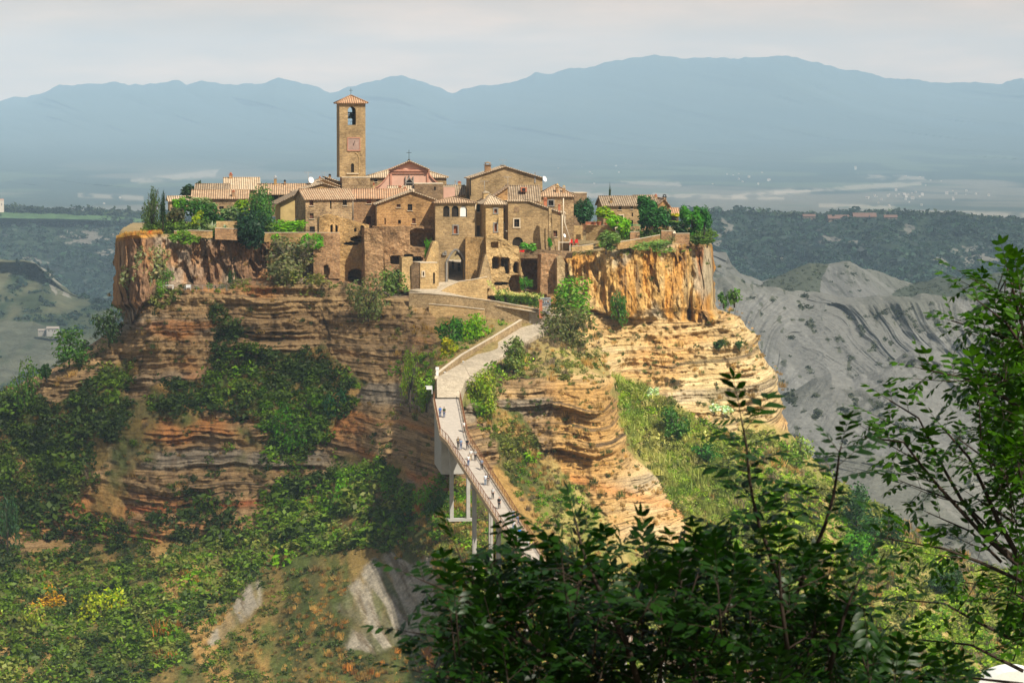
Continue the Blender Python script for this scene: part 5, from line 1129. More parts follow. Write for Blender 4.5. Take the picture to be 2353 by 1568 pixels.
# (polygon, clumps per 1000 px^2, size range m, palette weights, patchiness)
VEG = [
 ([(485, 860), (550, 790), (640, 810), (750, 795), (850, 875), (800, 940), (730, 1010), (640, 1055), (600, 960), (480, 935), (345, 945), (340, 885)], 9, (.8, 1.9), {'dark': 5, 'mid': 4, 'green': 1, 'twig': 1}, .35),
 ([(488, 690), (520, 700), (525, 740), (560, 745), (570, 860), (480, 860)], 11, (.6, 1.3), {'dark': 8, 'mid': 1}, .2),
 ([(-20, 880), (140, 930), (235, 860), (292, 815), (305, 960), (260, 1010), (210, 1110), (100, 1200), (-20, 1240)], 9, (.9, 2.0), {'dark': 6, 'mid': 3, 'olive': 1, 'twig': 1}, .3),
 ([(120, 800), (200, 775), (270, 712), (290, 760), (230, 860), (120, 900)], 5, (.6, 1.2), {'olive': 2, 'dark': 2, 'twig': 2, 'dry': 2}, .4),
 ([(590, 900), (740, 890), (745, 1000), (700, 1090), (620, 1060)], 7, (.8, 1.7), {'green': 5, 'mid': 4}, .3),
 ([(310, 960), (480, 960), (620, 1060), (760, 1060), (900, 950), (990, 1000), (980, 1100), (800, 1170), (600, 1170), (300, 1180), (230, 1060)], 1.5, (.5, 1.3), {'dark': 5, 'mid': 2, 'twig': 2, 'olive': 1}, .55),
 ([(-20, 1200), (120, 1190), (330, 1170), (480, 1135), (560, 1150), (545, 1240), (430, 1330), (250, 1300), (-20, 1290)], 5, (.7, 1.7), {'dark': 6, 'mid': 2, 'twig': 1.5}, .42),
 ([(-20, 1290), (150, 1270), (400, 1300), (560, 1190), (700, 1090), (880, 1050), (960, 1140), (900, 1260), (700, 1270), (600, 1310), (450, 1480), (300, 1600), (-20, 1600)], 9, (.8, 2.0), {'dark': 6, 'mid': 5, 'olive': 2.5, 'green': 1.5, 'rust': .6, 'lime': .3}, .28),
 ([(600, 1120), (880, 1050), (960, 1140), (900, 1230), (650, 1260)], 5, (.9, 1.9), {'green': 4, 'mid': 4, 'olive': 1}, .4),
 ([(550, 1360), (700, 1300), (800, 1330), (790, 1480), (860, 1520), (960, 1480), (980, 1600), (330, 1600), (450, 1510)], 5.5, (.4, 1.1), {'olive': 3, 'mid': 2, 'dark': 1.5, 'dry': 3, 'rust': 1.5}, .4),
 ([(900, 700), (1000, 700), (1000, 860), (960, 960), (900, 900)], 4, (.4, 1.0), {'twig': 4, 'dry': 3, 'olive': 2}, .45),
 ([(915, 830), (1000, 800), (1005, 930), (950, 960)], 8, (.5, 1.2), {'green': 3, 'lime': 3, 'olive': 2}, .3),
 ([(1000, 745), (1195, 735), (1130, 775), (1060, 815), (1005, 850)], 8, (.4, .9), {'olive': 4, 'green': 2, 'dry': 2}, .2),
 ([(1058, 890), (1070, 860), (1150, 815), (1205, 790), (1200, 860), (1100, 960), (1062, 985)], 10, (.7, 1.5), {'olive': 5, 'green': 3, 'twig': 1.5, 'lime': 2}, .1),
 ([(1190, 800), (1240, 760), (1290, 700), (1370, 760), (1400, 870), (1300, 880), (1190, 870)], 8, (.5, 1.3), {'twig': 4, 'olive': 4, 'dry': 2, 'mid': 1}, .2),
 ([(1090, 960), (1200, 960), (1300, 1090), (1380, 1160), (1330, 1260), (1100, 1290), (1000, 1180), (1010, 1100), (1080, 1100)], 5.5, (.5, 1.3), {'olive': 4, 'green': 3, 'dry': 2.5, 'twig': 1, 'mid': 1}, .32),
 ([(900, 1130), (1010, 1100), (1010, 1200), (1130, 1290), (1400, 1300), (1400, 1600), (960, 1600), (1000, 1400), (900, 1270)], 7, (.4, 1.2), {'olive': 4, 'dry': 4, 'green': 2, 'rust': 2, 'mid': 1.5, 'lime': 1}, .2),
 ([(1405, 858), (1500, 885), (1560, 935), (1640, 985), (1700, 1010), (1660, 1180), (1560, 1180), (1500, 1080), (1430, 1000)], 10, (.6, 1.4), {'olive': 5, 'lime': 3, 'green': 1.5, 'twig': 1}, .1),
 ([(1640, 990), (1760, 1000), (1900, 1080), (2060, 1190), (2400, 1340), (2420, 1620), (1380, 1620), (1440, 1300), (1600, 1230), (1660, 1150)], 8.5, (.7, 1.9), {'olive': 5, 'lime': 3, 'green': 2, 'twig': 2, 'dry': 1.5, 'mid': 1}, .1),
 ([(995, 1090), (1060, 1090), (1110, 1180), (1240, 1330), (1230, 1400), (1100, 1400), (1010, 1300)], 8, (.5, 1.3), {'lime': 2, 'olive': 3, 'green': 3, 'rust': 1.2, 'dry': 1.5}, .12),
 ([(1560, 940), (1700, 950), (1790, 1000), (1790, 1060), (1700, 1060), (1600, 1020)], 3.5, (.3, .8), {'twig': 3, 'dry': 4, 'olive': 1}, .4),
 ([(1650, 690), (1710, 700), (1750, 770), (1760, 800), (1660, 790)], 4, (.3, .8), {'twig': 3, 'dry': 3, 'olive': 2}, .35),
 ([(340, 690), (420, 650), (560, 640), (740, 650), (860, 655), (910, 690), (800, 680), (600, 668), (420, 672), (360, 720)], 8, (.4, 1.2), {'olive': 3, 'dark': 2, 'twig': 3, 'mid': 1, 'dry': 1}, .25),
 ([(380, 538), (560, 540), (740, 545), (740, 580), (560, 560), (400, 556)], 4, (.3, .8), {'green': 2, 'mid': 2, 'olive': 1}, .5),
 ([(1300, 566), (1560, 556), (1640, 565), (1640, 580), (1400, 590), (1300, 590)], 8, (.3, .8), {'olive': 3, 'dry': 3, 'green': 1.5}, .2),
 ([(1270, 590), (1420, 590), (1400, 680), (1300, 700)], 2.5, (.3, .9), {'olive': 3, 'dry': 2, 'twig': 2}, .5),
 ([(1130, 680), (1260, 690), (1262, 715), (1130, 700)], 3, (.3, .6), {'olive': 2, 'dry': 2}, .3),
]
def veg_points():
    out = {k: ([], [], []) for k in PAL}; r = RNG
    for pi, (poly, dens, (s0, s1), pal, patch) in enumerate(VEG):
        xs = [p[0] for p in poly]; ys = [p[1] for p in poly]; A = (max(xs) - min(xs)) * (max(ys) - min(ys)); woody = sum(pal.get(a, 0) for a in ('dark', 'mid', 'green')) / sum(pal.values()) > .6; n = int(A / 1000 * dens * (1.15 if woody else 1.5)); s0, s1 = (s0 * .8, s1 * 1.15) if woody else (s0, s1)
        x = r.uniform(min(xs), max(xs), n); y = r.uniform(min(ys), max(ys), n)
        k = inpoly(x + (fbm(x * .02, y * .02, 400) - .5) * 40, y + (fbm(x * .02, y * .02, 401) - .5) * 40, poly) & (fbm(x * .022 + pi, y * .03, 402, 3) > patch * .75 + .08)
        k &= ~(inpoly(x, y, [(988, 925), (994, 850), (1190, 722), (1290, 705), (1300, 748), (1130, 842), (1076, 905), (1110, 1000), (1270, 1280), (1200, 1300), (1040, 1060), (1000, 1100)]))
        for sp in SCREE: k &= ~(inpoly(x, y, sp) & (r.random(n) > .06))
        x, y = x[k], y[k]; Y = surf_Y(x, y); g = ~np.isnan(Y); x, y, Y = x[g], y[g], Y[g]
        P = Wn(x, y, Y); names = list(pal); pr = np.array([pal[a] for a in names]); pr = pr / pr.sum()
        # neighbouring plants tend to be alike
        f = np.clip(fbm(x * .018, y * .018, 410 + pi, 2) * 2. - .5, 0, .999) * .75 + r.random(len(x)) * .25; ch = np.searchsorted(np.cumsum(pr), f); ch = np.clip(ch, 0, len(names) - 1)
        sc = r.uniform(s0, s1, len(x)) * (.8 + .4 * r.random(len(x)))
        for i, a in enumerate(names):
            q = ch == i; t = r.random(q.sum())[:, None]; col = np.array(PAL[a][0]) * (1 - t) + np.array(PAL[a][1]) * t
            out[a][0].append(P[q]); out[a][1].append(sc[q]); out[a][2].append(col)
    return {k: tuple(np.concatenate(v) if len(v) else None for v in t) if t[0] else None for k, t in out.items()}
VP = veg_points()
def cat_(ks): return tuple(np.concatenate([VP[k][i] for k in ks if VP[k]]) for i in range(3))
P, s, c = cat_(['dark', 'mid']); scatter('undergrowth', 'dark green scrub massed over the shaded slopes', P, s, c, 'leafy', LF_)
P, s, c = cat_(['green', 'olive', 'lime']); scatter('undergrowth', 'lighter olive and green scrub spread over the sunny slopes', P, s, c, 'leafy', LF_)
P, s, c = cat_(['rust', 'dry', 'twig']); scatter('dry_grass', 'tufts of dry tan grass and bare twigs on the slopes', P, s * .62, c, 'blades', BL + TW, (1, 1, 1))
# thin fringe of dry grass on slopes everywhere and on strata ledges
n = 17000; x = RNG.uniform(0, 2352, n); y = RNG.uniform(560, 1568, n); Y = surf_Y(x, y); g = ~np.isnan(Y) & (fbm(x * .03, y * .08, 420, 3) > .5) & ~inpoly(x, y, [(988, 925), (994, 850), (1190, 722), (1290, 705), (1300, 748), (1130, 842), (1076, 905), (1110, 1000), (1270, 1280), (1200, 1300), (1040, 1060), (1000, 1100)])
g &= ~inpoly(x, y, [(740, 540), (1270, 540), (1270, 700), (940, 740), (940, 670), (740, 640)])
g &= (RNG.random(n) < np.where((y < ip(x, SB)) & (x < 1000), .35, 1.)) & (y > ip(x, RIM) + 4) & (y > ip(x, CB) - 10) | (RNG.random(n) < .12) & (y > ip(x, RIM) + 10)
for sp in SCREE: g &= ~inpoly(x, y, sp)
x, y, Y = x[g], y[g], Y[g]; t = RNG.random(len(x))[:, None]; c = np.where(RNG.random(len(x))[:, None] < .6, np.array([.30, .20, .09]) * (.7 + .6 * t), np.array([.08, .10, .035]) * (.7 + .7 * t))
lf = (x < 900)[:, None]; c = np.where(lf, c * .7, c)  # left-hand tufts darkened, shade put into their colour
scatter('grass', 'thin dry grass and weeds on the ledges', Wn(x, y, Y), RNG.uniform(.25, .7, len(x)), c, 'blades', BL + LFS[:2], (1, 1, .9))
# reeds on the green slope right of the spur
n = 2600; x = RNG.uniform(1400, 1720, n); y = RNG.uniform(870, 1300, n); g = inpoly(x, y, [(1410, 870), (1500, 900), (1640, 1010), (1700, 1120), (1700, 1290), (1600, 1240), (1500, 1080), (1430, 1000)]); x, y = x[g], y[g]; Y = surf_Y(x, y); g = ~np.isnan(Y); x, y, Y = x[g], y[g], Y[g]
t = np.clip(fbm(x * .02, y * .03, 431, 3) * 1.8 - .4 + RNG.normal(0, .15, len(x)), 0, 1)[:, None]; scatter('reeds', 'pale green cane thicket leaning down the sunny gully', Wn(x, y, Y), RNG.uniform(.5, 1.5, len(x)), np.array([.15, .21, .05]) * (1 - t) + np.array([.44, .40, .17]) * t, 'blades', BL + LF_ + TW[:2], (1, 1, .85))
# orange grass on the far left corner of the top
n = 700; x = RNG.uniform(270, 370, n); yb = ip(x, RIM); P = Wn(x, yb, RNG.uniform(556, 563, n)); t = RNG.random(n)[:, None]
scatter('dry_grass', 'golden grass fringe at the left corner of the cliff top', P, RNG.uniform(.22, .5, n), np.array([.36, .27, .10]) * (1 - t) + np.array([.46, .22, .08]) * t, 'blades', BL, (1, 1, 1))
# garden greenery on the plateau behind the left cliff edge, and along the right end
n = 420; x = RNG.uniform(335, 640, n); yy = RNG.uniform(560, 578, n); P = Wn(x, ip(x, RIM), yy); P[:, 2] = -16.6 + RNG.uniform(0, 2.2, n); t = RNG.random(n)[:, None]
scatter('garden_shrubs', 'tangled garden greenery filling the ground before the left houses', P, RNG.uniform(.6, 1.5, n), np.array([.03, .06, .016]) * (1 - t) + np.array([.13, .20, .04]) * t, 'leafy', LF_)
n = 160; x = RNG.uniform(1425, 1635, n); yy = RNG.uniform(566, 582, n); P = Wn(x, ip(x, RIM), yy); P[:, 2] = -17.6 + RNG.uniform(0, 1.6, n); t = RNG.random(n)[:, None]
scatter('garden_shrubs', 'dark garden greenery under the trees at the right end of the village', P, RNG.uniform(.5, 1.2, n), np.array([.02, .045, .014]) * (1 - t) + np.array([.09, .15, .03]) * t, 'leafy', LF_)
# far woods: crowns one cannot tell apart
def far_wood(name, label, n, xr, pyf, Yf, sr, cols, seed):
    r = np.random.default_rng(seed); x = r.uniform(*xr, n); u = r.random(n); y = pyf(x, u); P = Wn(x, y, Yf(x, u)); t = r.random(n)[:, None]
    scatter(name, label, P, r.uniform(*sr, n), np.array(cols[0]) * (1 - t) + np.array(cols[1]) * t, 'leafy', LFS, (1, 1, .9))
far_wood('distant_trees', 'line of tree crowns along the left valley crest', 120, (0, 335), lambda x, u: ip(x, LF) - 2, lambda x, u: 3890 + 0 * x, (3.5, 8.5), [(.012, .022, .012), (.035, .05, .02)], 1)
far_wood('distant_trees', 'scattered dark trees along the right plateau crest', 420, (1600, 2352), lambda x, u: ip(x, FOR1) - 1 + 3 * u, lambda x, u: 3480 + 0 * x, (2.5, 7), [(.012, .022, .012), (.03, .045, .02)], 2)

# canopy of the far wooded slopes and scrub in the clay gullies, on the finished land
def on_land(i, n, test, seed):
    r = np.random.default_rng(seed); P, C = LAND[i]; P = P.reshape(-1, 3); C = C.reshape(-1, 3); k = np.where(test(P, C))[0]; return P[r.choice(k, min(n, len(k)), replace=False)]
for i, n, lb, s0, s1 in ((1, 5200, 'closed wood covering the right plateau slope', 4.5, 9.5), (6, 3600, 'closed wood covering the left valley side', 4.5, 10), (7, 800, 'open wood on the lower left spur', 3, 7)):
    P = on_land(i, n, lambda P, C: (C.sum(1) < (.12 if i < 7 else .16)) & (np.abs(P[:, 0] / P[:, 1]) < .18), 500 + i); t = RNG.random(len(P))[:, None]
    scatter('distant_wood', lb, P, RNG.uniform(s0, s1, len(P)), np.array([.006, .016, .014]) * (1 - t) + np.array([.022, .042, .024]) * t, 'leafy', LFS, (1, 1, .8))
for i in (2, 3, 4, 5):
    P = on_land(i, 520, lambda P, C: (C.sum(1) < .26) & (P[:, 0] / P[:, 1] < .18), 520 + i); t = RNG.random(len(P))[:, None]
    scatter('gully_scrub', 'dark scrub dotted over clay slope number %d from the ridge' % (i - 1) if 0 else ('scrub on the clay cone', 'scrub in the gullies of the long grey ridge', 'scrub on the lower clay spurs', 'scrub on the nearest pale clay slope')[i - 2], P, RNG.uniform(.9, 2.6, len(P)), np.array([.02, .026, .014]) * (1 - t) + np.array([.05, .055, .03]) * t, 'leafy', LFS, (1, 1, .8))

# ---------------- plants one can tell apart
def crown_mesh(name, P, rad, col_, n, seed, m='leaf', parent=None, lobes=12, leaf=.12, taper=0., cone=0.):
    q, tone = leafy(n, seed, leaf, 1., lobes, .45); q = q.copy()
    if cone: zc = np.clip((q[..., 2] + 1) / 2, 0, 1); k = (1 - zc * cone); q[..., 0] *= k; q[..., 1] *= k
    V = q.reshape(-1, 3) * np.array(rad) + np.array(P); r = np.random.default_rng(seed + 1)
    c = np.asarray(col_)[None, None] * tone[:, None, None] * r.uniform(.85, 1.15, (n, 1, 3)) + np.zeros((n, 4, 1))
    off = np.array(parent.location) if parent is not None else np.array(P) - np.array([0, 0, rad[2]])
    o = np_mesh(name, V, np.arange(n * 4).reshape(-1, 4), M[m], c.reshape(-1, 3), False, parent, off)
    if parent is None: o.location = off
    return o
def plant(name, label, cat, px0, px1, py0, py1, col_, Y=None, n=None, seed=0, trunk=True, cone=0., lobes=12, leaf=None, depth=.85, group=None, tw=.12, bark='bark', bare=0):
    """plant filling px0..px1, py0..py1 of the survey picture, rooted on the ground there"""
    cx = (px0 + px1) / 2
    if Y is None:
        Y = float(surf_Y(cx, min(py1, 1999)));
        if Y != Y: Y = 540.
        Y -= 2.2 if (px1 < 420 and py0 > 1340) else .3
    a, b = W(cx, py0, Y), W(cx, py1, Y); w_ = (px1 - px0) / F * Y / 2; h = a.z - b.z; n = n or int(min(2600, 160 + 46 * w_ * h)); leaf = leaf or max(.05, .24 / max(w_, h / 2))
    r = empty(name, b, label, cat, group); cz = .12 if trunk else 0
    tall = trunk and cat in ('tree', 'cypress'); cz = .10 if name in ('lime_tree', 'fruit_tree') else 0.; col_ = (col_[0], col_[1] * 1.12, col_[2] * .9)
    crown_mesh('crown', ((a.x + b.x) / 2, Y, b.z + h * (.5 + cz / 2)), (w_ * 1.42, w_ * depth * 1.35, h * (.5 - cz / 2) * 1.42), col_, n, seed or int(px0 * 7 + py0), 'leaf', r, lobes, leaf, cone=cone)
    m = MB(); z0 = b - Vector((0, 0, .5)); tk = 1. if tall else .5; m.tube([z0, b + Vector((0, 0, h * .3 * tk)), b + Vector((w_ * .05, 0, h * .7 * tk))], [tw * 1.3, tw, tw * .5], 7)
    rr = random.Random(int(px0 + py0))
    for k in range(6 + bare):
        an = rr.uniform(0, 6.28); f = rr.uniform(.1, .4); e = b + Vector((math.cos(an) * w_ * .8, math.sin(an) * w_ * .6, h * rr.uniform(.55, .95))); s_ = b + Vector((0, 0, h * f)); mid = s_.lerp(e, .5) + Vector((0, 0, h * .05)); m.tube([s_, mid, e], [tw * .6, tw * .4, tw * .15], 5)
    m.build('trunk', M[bark], r); return r
G_ = {k: np.array(v[0]) * .5 + np.array(v[1]) * .5 for k, v in PAL.items()}
def zp(Z, x0, x1, y0, y1): return zx(Z, x0), zx(Z, x1), zy(Z, y0), zy(Z, y1)
plant('cypress', 'tall dark cypress standing at the left end of the village gardens', 'cypress', *zp(Z1, 532, 612, 380, 850), (.014, .030, .010), 562, 1500, 11, cone=.45, lobes=22, depth=1)
plant('pine_tree', 'grey green open conifer left of the tall dark cypress', 'tree', *zp(Z1, 330, 560, 350, 870), (.07, .095, .04), 565, 1800, 12, cone=.55, lobes=20, bare=4)
plant('bay_tree', 'dense dark green rounded tree with gold tinted top right of the cypress', 'tree', *zp(Z1, 800, 1185, 540, 880), (.03, .07, .015), 566, 2200, 13)
plant('shrub', 'brown green thicket right at the foot of the tall cypress', 'shrub', *zp(Z1, 570, 820, 640, 890), (.07, .065, .03), 564, 1300, 14)
plant('shrub', 'bright green shrub between the cypress and the dense rounded tree', 'shrub', *zp(Z1, 690, 830, 490, 690), (.10, .19, .03), 570, 700, 15)
plant('olive_tree', 'silvery olive tree before the long low house', 'tree', *zp(Z1, 880, 1180, 500, 620), (.20, .22, .13), 574, 900, 16)
plant('shrub', 'lemon leaved shrub in front of the dense rounded tree', 'shrub', *zp(Z1, 885, 1020, 650, 860), (.30, .32, .06), 562, 420, 17)
plant('shrub', 'soft grey green shrubs between rounded tree and the tall fir', 'shrub', *zp(Z1, 1170, 1400, 590, 780), (.13, .17, .09), 568, 900, 18)
plant('fruit_tree', 'yellow green garden tree below the long low house', 'tree', *zp(Z1, 1290, 1560, 500, 740), (.17, .23, .04), 572, 1200, 19)
plant('fir_tree', 'large green fir tree rising before the porch house', 'tree', *zp(Z1, 1470, 1870, 375, 900), (.06, .12, .035), 566, 2800, 20, cone=.5, lobes=24)
plant('cedar_tree', 'blackish green cedar leaning over the cliff edge below the large fir', 'tree', *zp(Z1, 1345, 1745, 610, 1010), (.014, .036, .018), 560, 2400, 21, lobes=20)
plant('grape_vine', 'bright lime vine pergola beside the three storey house', 'vine', *zp(Z1, 1790, 2145, 740, 890), (.17, .30, .03), 562.5, 1500, 22, trunk=False, depth=.6, lobes=16)
plant('creeper', 'vivid green creeper hanging below the left terrace wall', 'creeper', *zp(Z1, 2080, 2330, 905, 1080), (.11, .24, .03), 557, 800, 23, trunk=False, depth=.3)
plant('creeper', 'small green creeper tuft left of the vivid hanging one', 'creeper', *zp(Z1, 1780, 1880, 900, 980), (.12, .22, .03), 557.5, 300, 24, trunk=False, depth=.3)
plant('shrub', 'green shrub spilling over the cliff edge beneath the dense rounded tree', 'shrub', *zp(Z1, 660, 920, 865, 1020), (.12, .19, .04), 556, 900, 25, trunk=False, depth=.4)
plant('pine_tree', 'distant dark pine tops behind the low cottage', 'tree', *zp(Z1, 755, 935, 360, 500), (.03, .055, .025), 600, 700, 26)
plant('pine_tree', 'thin pine tip showing above the rear old roof', 'tree', *zp(Z1, 955, 1000, 285, 400), (.04, .07, .03), 604, 250, 27)
for i, (x0, x1, y0, y1, cc_, lb, nn) in enumerate([(130, 640, 1060, 1600, (.19, .175, .10), 'large half bare greyish tree against the left cliff face', 2600), (1720, 2330, 920, 1400, (.14, .125, .075), 'grey twiggy leafless looking tree under the left terrace wall', 2200),
      (1880, 2340, 1300, 1600, (.19, .18, .07), 'yellowish thicket beside the lower terrace block', 1000), (430, 620, 1420, 1600, (.13, .21, .05), 'fresh green bush below the half bare greyish tree', 420), (540, 700, 1290, 1450, (.08, .15, .035), 'green bush above the white garden table', 420), (1290, 1390, 1300, 1600, (.025, .055, .018), 'dark ivy column between the cliff caves and the ochre ledge', 500)]):
    plant('tree' if nn > 900 else 'shrub', lb, 'tree' if nn > 900 else 'shrub', *zp(Z1, x0, x1, y0, y1), cc_, [554, 554, 553, 551, 552.5, 556][i], nn, 30 + i, bare=14 if nn > 900 else 0, bark='bark', leaf=.06 if nn > 1200 else .08, tw=.1)
plant('shrub', 'round grey green bush crowning the pale outcrop below the ruins', 'shrub', 800, 892, 632, 742, (.17, .17, .085), 546, 1500, 40, bare=10, leaf=.05)
plant('shrub', 'small fresh bush at the foot of the ruins beside the ramp', 'shrub', 862, 935, 618, 680, (.13, .17, .06), 551, 500, 41)
plant('ivy', 'green ivy climbing the wall left of the gatehouse', 'ivy', *zp(Z5, 255, 370, 210, 470), (.07, .17, .025), 558.6, 420, 42, trunk=False, depth=.25)
plant('ivy', 'dark ivy patch on the shaded wall behind the masonry pillar', 'ivy', *zp(Z3, 1370, 1570, 1330, 1560), (.02, .05, .015), 554.8, 420, 43, trunk=False, depth=.2)
hd = empty('climbing_hedge', W(1190, 700, 545.5), 'cream flowered hedge trained along the top of the retaining wall', 'hedge')
for seed, (a, b) in enumerate([((1290, 1900), (930, 1120))]): pass
for k in range(9):
    x0 = 1285 + k * 68; crown_mesh('foliage', tuple(W(zx(Z5, x0 + 34), zy(Z5, 1010 + k * 8), 546.2 - k * .35)), (1.1, .7, 1.8), (.11, .19, .04), 300, 700 + k, 'leaf', hd, 8, .1)
    crown_mesh('blossom', tuple(W(zx(Z5, x0 + 34), zy(Z5, 950 + k * 7), 545.6 - k * .35)), (1.15, .8, .62), (.58, .56, .26), 170, 730 + k, 'leaf', hd, 8, .09)
for k in range(5):
    crown_mesh('blossom', tuple(W(zx(Z5, 1160 + k * 26), zy(Z5, 810 + k * 36), 551.5 - k)), (.5, .4, .6), (.50, .52, .22), 110, 760 + k, 'leaf', hd, 6, .14)
plant('ivy', 'dark ivy rope falling over the arched cave below the bright ruin', 'ivy', *zp(Z5, 1600, 1745, 740, 960), (.05, .12, .02), 554.5, 420, 44, trunk=False, depth=.3)
plant('shrub', 'leafy pot plants and bushes under the arch of the big plain house', 'shrub', *zp(Z4, 1430, 1620, 1180, 1300), (.10, .22, .05), 561.5, 420, 45, trunk=False)
plant('ivy', 'narrow ivy strand beside the crumbling grey buttress', 'ivy', *zp(Z4, 1785, 1845, 1100, 1270), (.06, .16, .025), 561.8, 220, 46, trunk=False, depth=.4)
plant('fir_tree', 'dark spreading conifer beside the large right hand house', 'tree', *zp(Z6, 185, 510, 335, 720), (.022, .06, .025), 577, 2400, 50, lobes=20, cone=.35)
plant('bamboo', 'feathery yellow green bush before the farmhouse', 'shrub', *zp(Z6, 525, 790, 460, 660), (.20, .26, .04), 572, 1200, 51)
plant('grape_vine', 'lime green vine falling diagonally from the potted terrace', 'vine', *zp(Z6, 660, 840, 590, 760), (.20, .34, .03), 567.5, 700, 52, trunk=False)
plant('grape_vine', 'lower bright tip of the lime green vine', 'vine', *zp(Z6, 800, 995, 650, 870), (.19, .33, .03), 566.5, 800, 53, trunk=False)
plant('walnut_tree', 'upper dark round tree before the farmhouse wing', 'tree', *zp(Z6, 1070, 1350, 350, 600), (.03, .085, .025), 575, 1700, 54)
plant('walnut_tree', 'large dark green round tree in front of the square tower house', 'tree', *zp(Z6, 1140, 1510, 470, 880), (.032, .095, .028), 571, 2600, 55)
plant('evergreen_shrub', 'black green hedge mass in shade beside the large round tree', 'shrub', *zp(Z6, 1500, 1780, 690, 840), (.016, .036, .014), 568, 900, 56)
plant('creeper', 'yellow leaved creeper on the garden shed', 'creeper', *zp(Z6, 1525, 1690, 555, 600), (.42, .36, .04), 588, 320, 57, trunk=False)
plant('creeper', 'green creeper shelf under the garden shed', 'creeper', *zp(Z6, 1510, 1690, 640, 710), (.16, .24, .04), 586, 380, 58, trunk=False)
plant('lime_tree', 'left of the rounded trees at the right cliff end', 'tree', *zp(Z6, 1640, 1830, 450, 850), (.06, .16, .03), 572, 1100, 59, tw=.16)
plant('lime_tree', 'biggest rounded tree at the right cliff end', 'tree', *zp(Z6, 1700, 1995, 485, 860), (.055, .15, .03), 569, 2000, 60, tw=.2)
plant('lime_tree', 'rightmost rounded tree at the cliff end above the drop', 'tree', *zp(Z6, 1930, 2100, 480, 860), (.035, .10, .03), 572, 1400, 61, tw=.14)
plant('cypress', 'small pointed cypress behind the farmhouse roof', 'cypress', *zp(Z6, 668, 722, 155, 420), (.018, .045, .02), 606, 700, 62, cone=.85, lobes=20, depth=1)
plant('shrub', 'olive bush on the cliff edge below the potted terrace', 'shrub', *zp(Z6, 470, 810, 830, 1090), (.12, .17, .06), 561, 1300, 63, depth=.5)
plant('creeper', 'grey green mat hanging over the right cliff edge', 'creeper', *zp(Z6, 1090, 1640, 925, 1080), (.17, .24, .09), 561, 1600, 64, trunk=False, depth=.25)
plant('shrub', 'clipped dark bushes at the very right corner of the cliff top', 'shrub', *zp(Z6, 1950, 2165, 860, 1000), (.07, .11, .03), 565, 900, 65, trunk=False)
plant('shrub', 'low green bush before the square garden wall', 'shrub', *zp(Z6, 1815, 1965, 860, 960), (.09, .13, .04), 564, 500, 66, trunk=False)
plant('shrub', 'dry brown bush against the square garden wall', 'shrub', *zp(Z6, 1470, 1640, 830, 960), (.18, .16, .08), 562.5, 500, 67, leaf=.05)
plant('shrub', 'tall green bush with brown base at the top right of the path', 'shrub', 1255, 1365, 645, 735, (.12, .22, .04), 546, 1600, 70)
plant('shrub', 'brown olive twiggy mass below the tall green bush', 'shrub', 1240, 1375, 700, 815, (.11, .105, .05), 537, 1900, 71, bare=12, leaf=.05)
plant('shrub', 'bushy green plant clinging to the orange cliff', 'shrub', 1402, 1442, 672, 742, (.06, .12, .03), 554, 700, 72)
plant('shrub', 'yellow green bush right beside the bottom of the cobbled path', 'shrub', 1058, 1150, 835, 955, (.20, .23, .05), 498, 1800, 73)
plant('shrub', 'grey green bush halfway up the right side of the path', 'shrub', 1150, 1210, 780, 850, (.15, .17, .06), 511, 900, 74, bare=8)
plant('shrub', 'left hand green bush in the garden hollow above the path', 'shrub', 1012, 1075, 735, 800, (.07, .15, .03), 528, 1000, 75)
plant('fruit_tree', 'small lime green tree with bare stem in the garden hollow', 'tree', 1058, 1118, 722, 790, (.20, .32, .04), 529, 800, 76, tw=.08)
plant('shrub', 'low shrub dotted with yellow flowers above the path wall', 'shrub', 1012, 1052, 783, 820, (.36, .32, .05), 519, 420, 77)
plant('shrub', 'loose yellow green bush left of the parapet foot', 'shrub', 918, 965, 810, 940, (.19, .24, .05), 514, 700, 78, bare=8)
plant('shrub', 'bright leafy bush just left of the path foot', 'shrub', 955, 1003, 865, 940, (.17, .23, .05), 505, 600, 79)
plant('shrub', 'green bush beside the left valley house on the hill edge', 'shrub', 118, 200, 760, 835, (.06, .11, .03), 553, 1000, 80)
plant('shrub', 'olive green rounded bush on the far left skyline of the hill', 'shrub', 22, 90, 845, 940, (.08, .13, .035), 548, 1100, 81)
plant('shrub', 'small dark bush on the left skyline between two larger ones', 'shrub', 92, 122, 838, 872, (.03, .06, .02), 551, 300, 82)
plant('shrub', 'dark bush growing at the foot of the left cliff corner', 'shrub', 215, 285, 705, 790, (.035, .055, .022), 553, 800, 83)
plant('tree', 'bright green bushy tree glowing in the middle of the left slope', 'tree', 605, 700, 930, 1060, (.09, .19, .03), 533, 1600, 84)
plant('tree', 'dark blue green tree left of the brown spur', 'tree', 745, 800, 895, 975, (.03, .085, .035), 534, 800, 85)
plant('tree', 'fresh green tree on the shaded slope under the spur', 'tree', 770, 850, 1120, 1230, (.10, .22, .035), 512, 1100, 86)
plant('tree', 'lime tinted small tree near the foot of the bridge piers', 'tree', 960, 1030, 1090, 1190, (.13, .22, .04), 487, 900, 87)
plant('tree', 'yellow green feathery tree at the bottom left corner', 'tree', 25, 112, 1395, 1550, (.24, .25, .06), 500, 1300, 88, leaf=.06)
plant('tree', 'tall golden leaved tree second from the bottom left corner', 'tree', 175, 285, 1365, 1480, (.30, .30, .05), 502, 1500, 89, leaf=.06)
plant('tree', 'yellow leaved small tree below the tall golden one', 'tree', 128, 215, 1440, 1550, (.38, .35, .05), 498, 900, 90, leaf=.07)
plant('tree', 'bright pale green tree standing alone in the dark scrub', 'tree', 330, 412, 1393, 1490, (.22, .42, .10), 503, 1200, 91, leaf=.06)
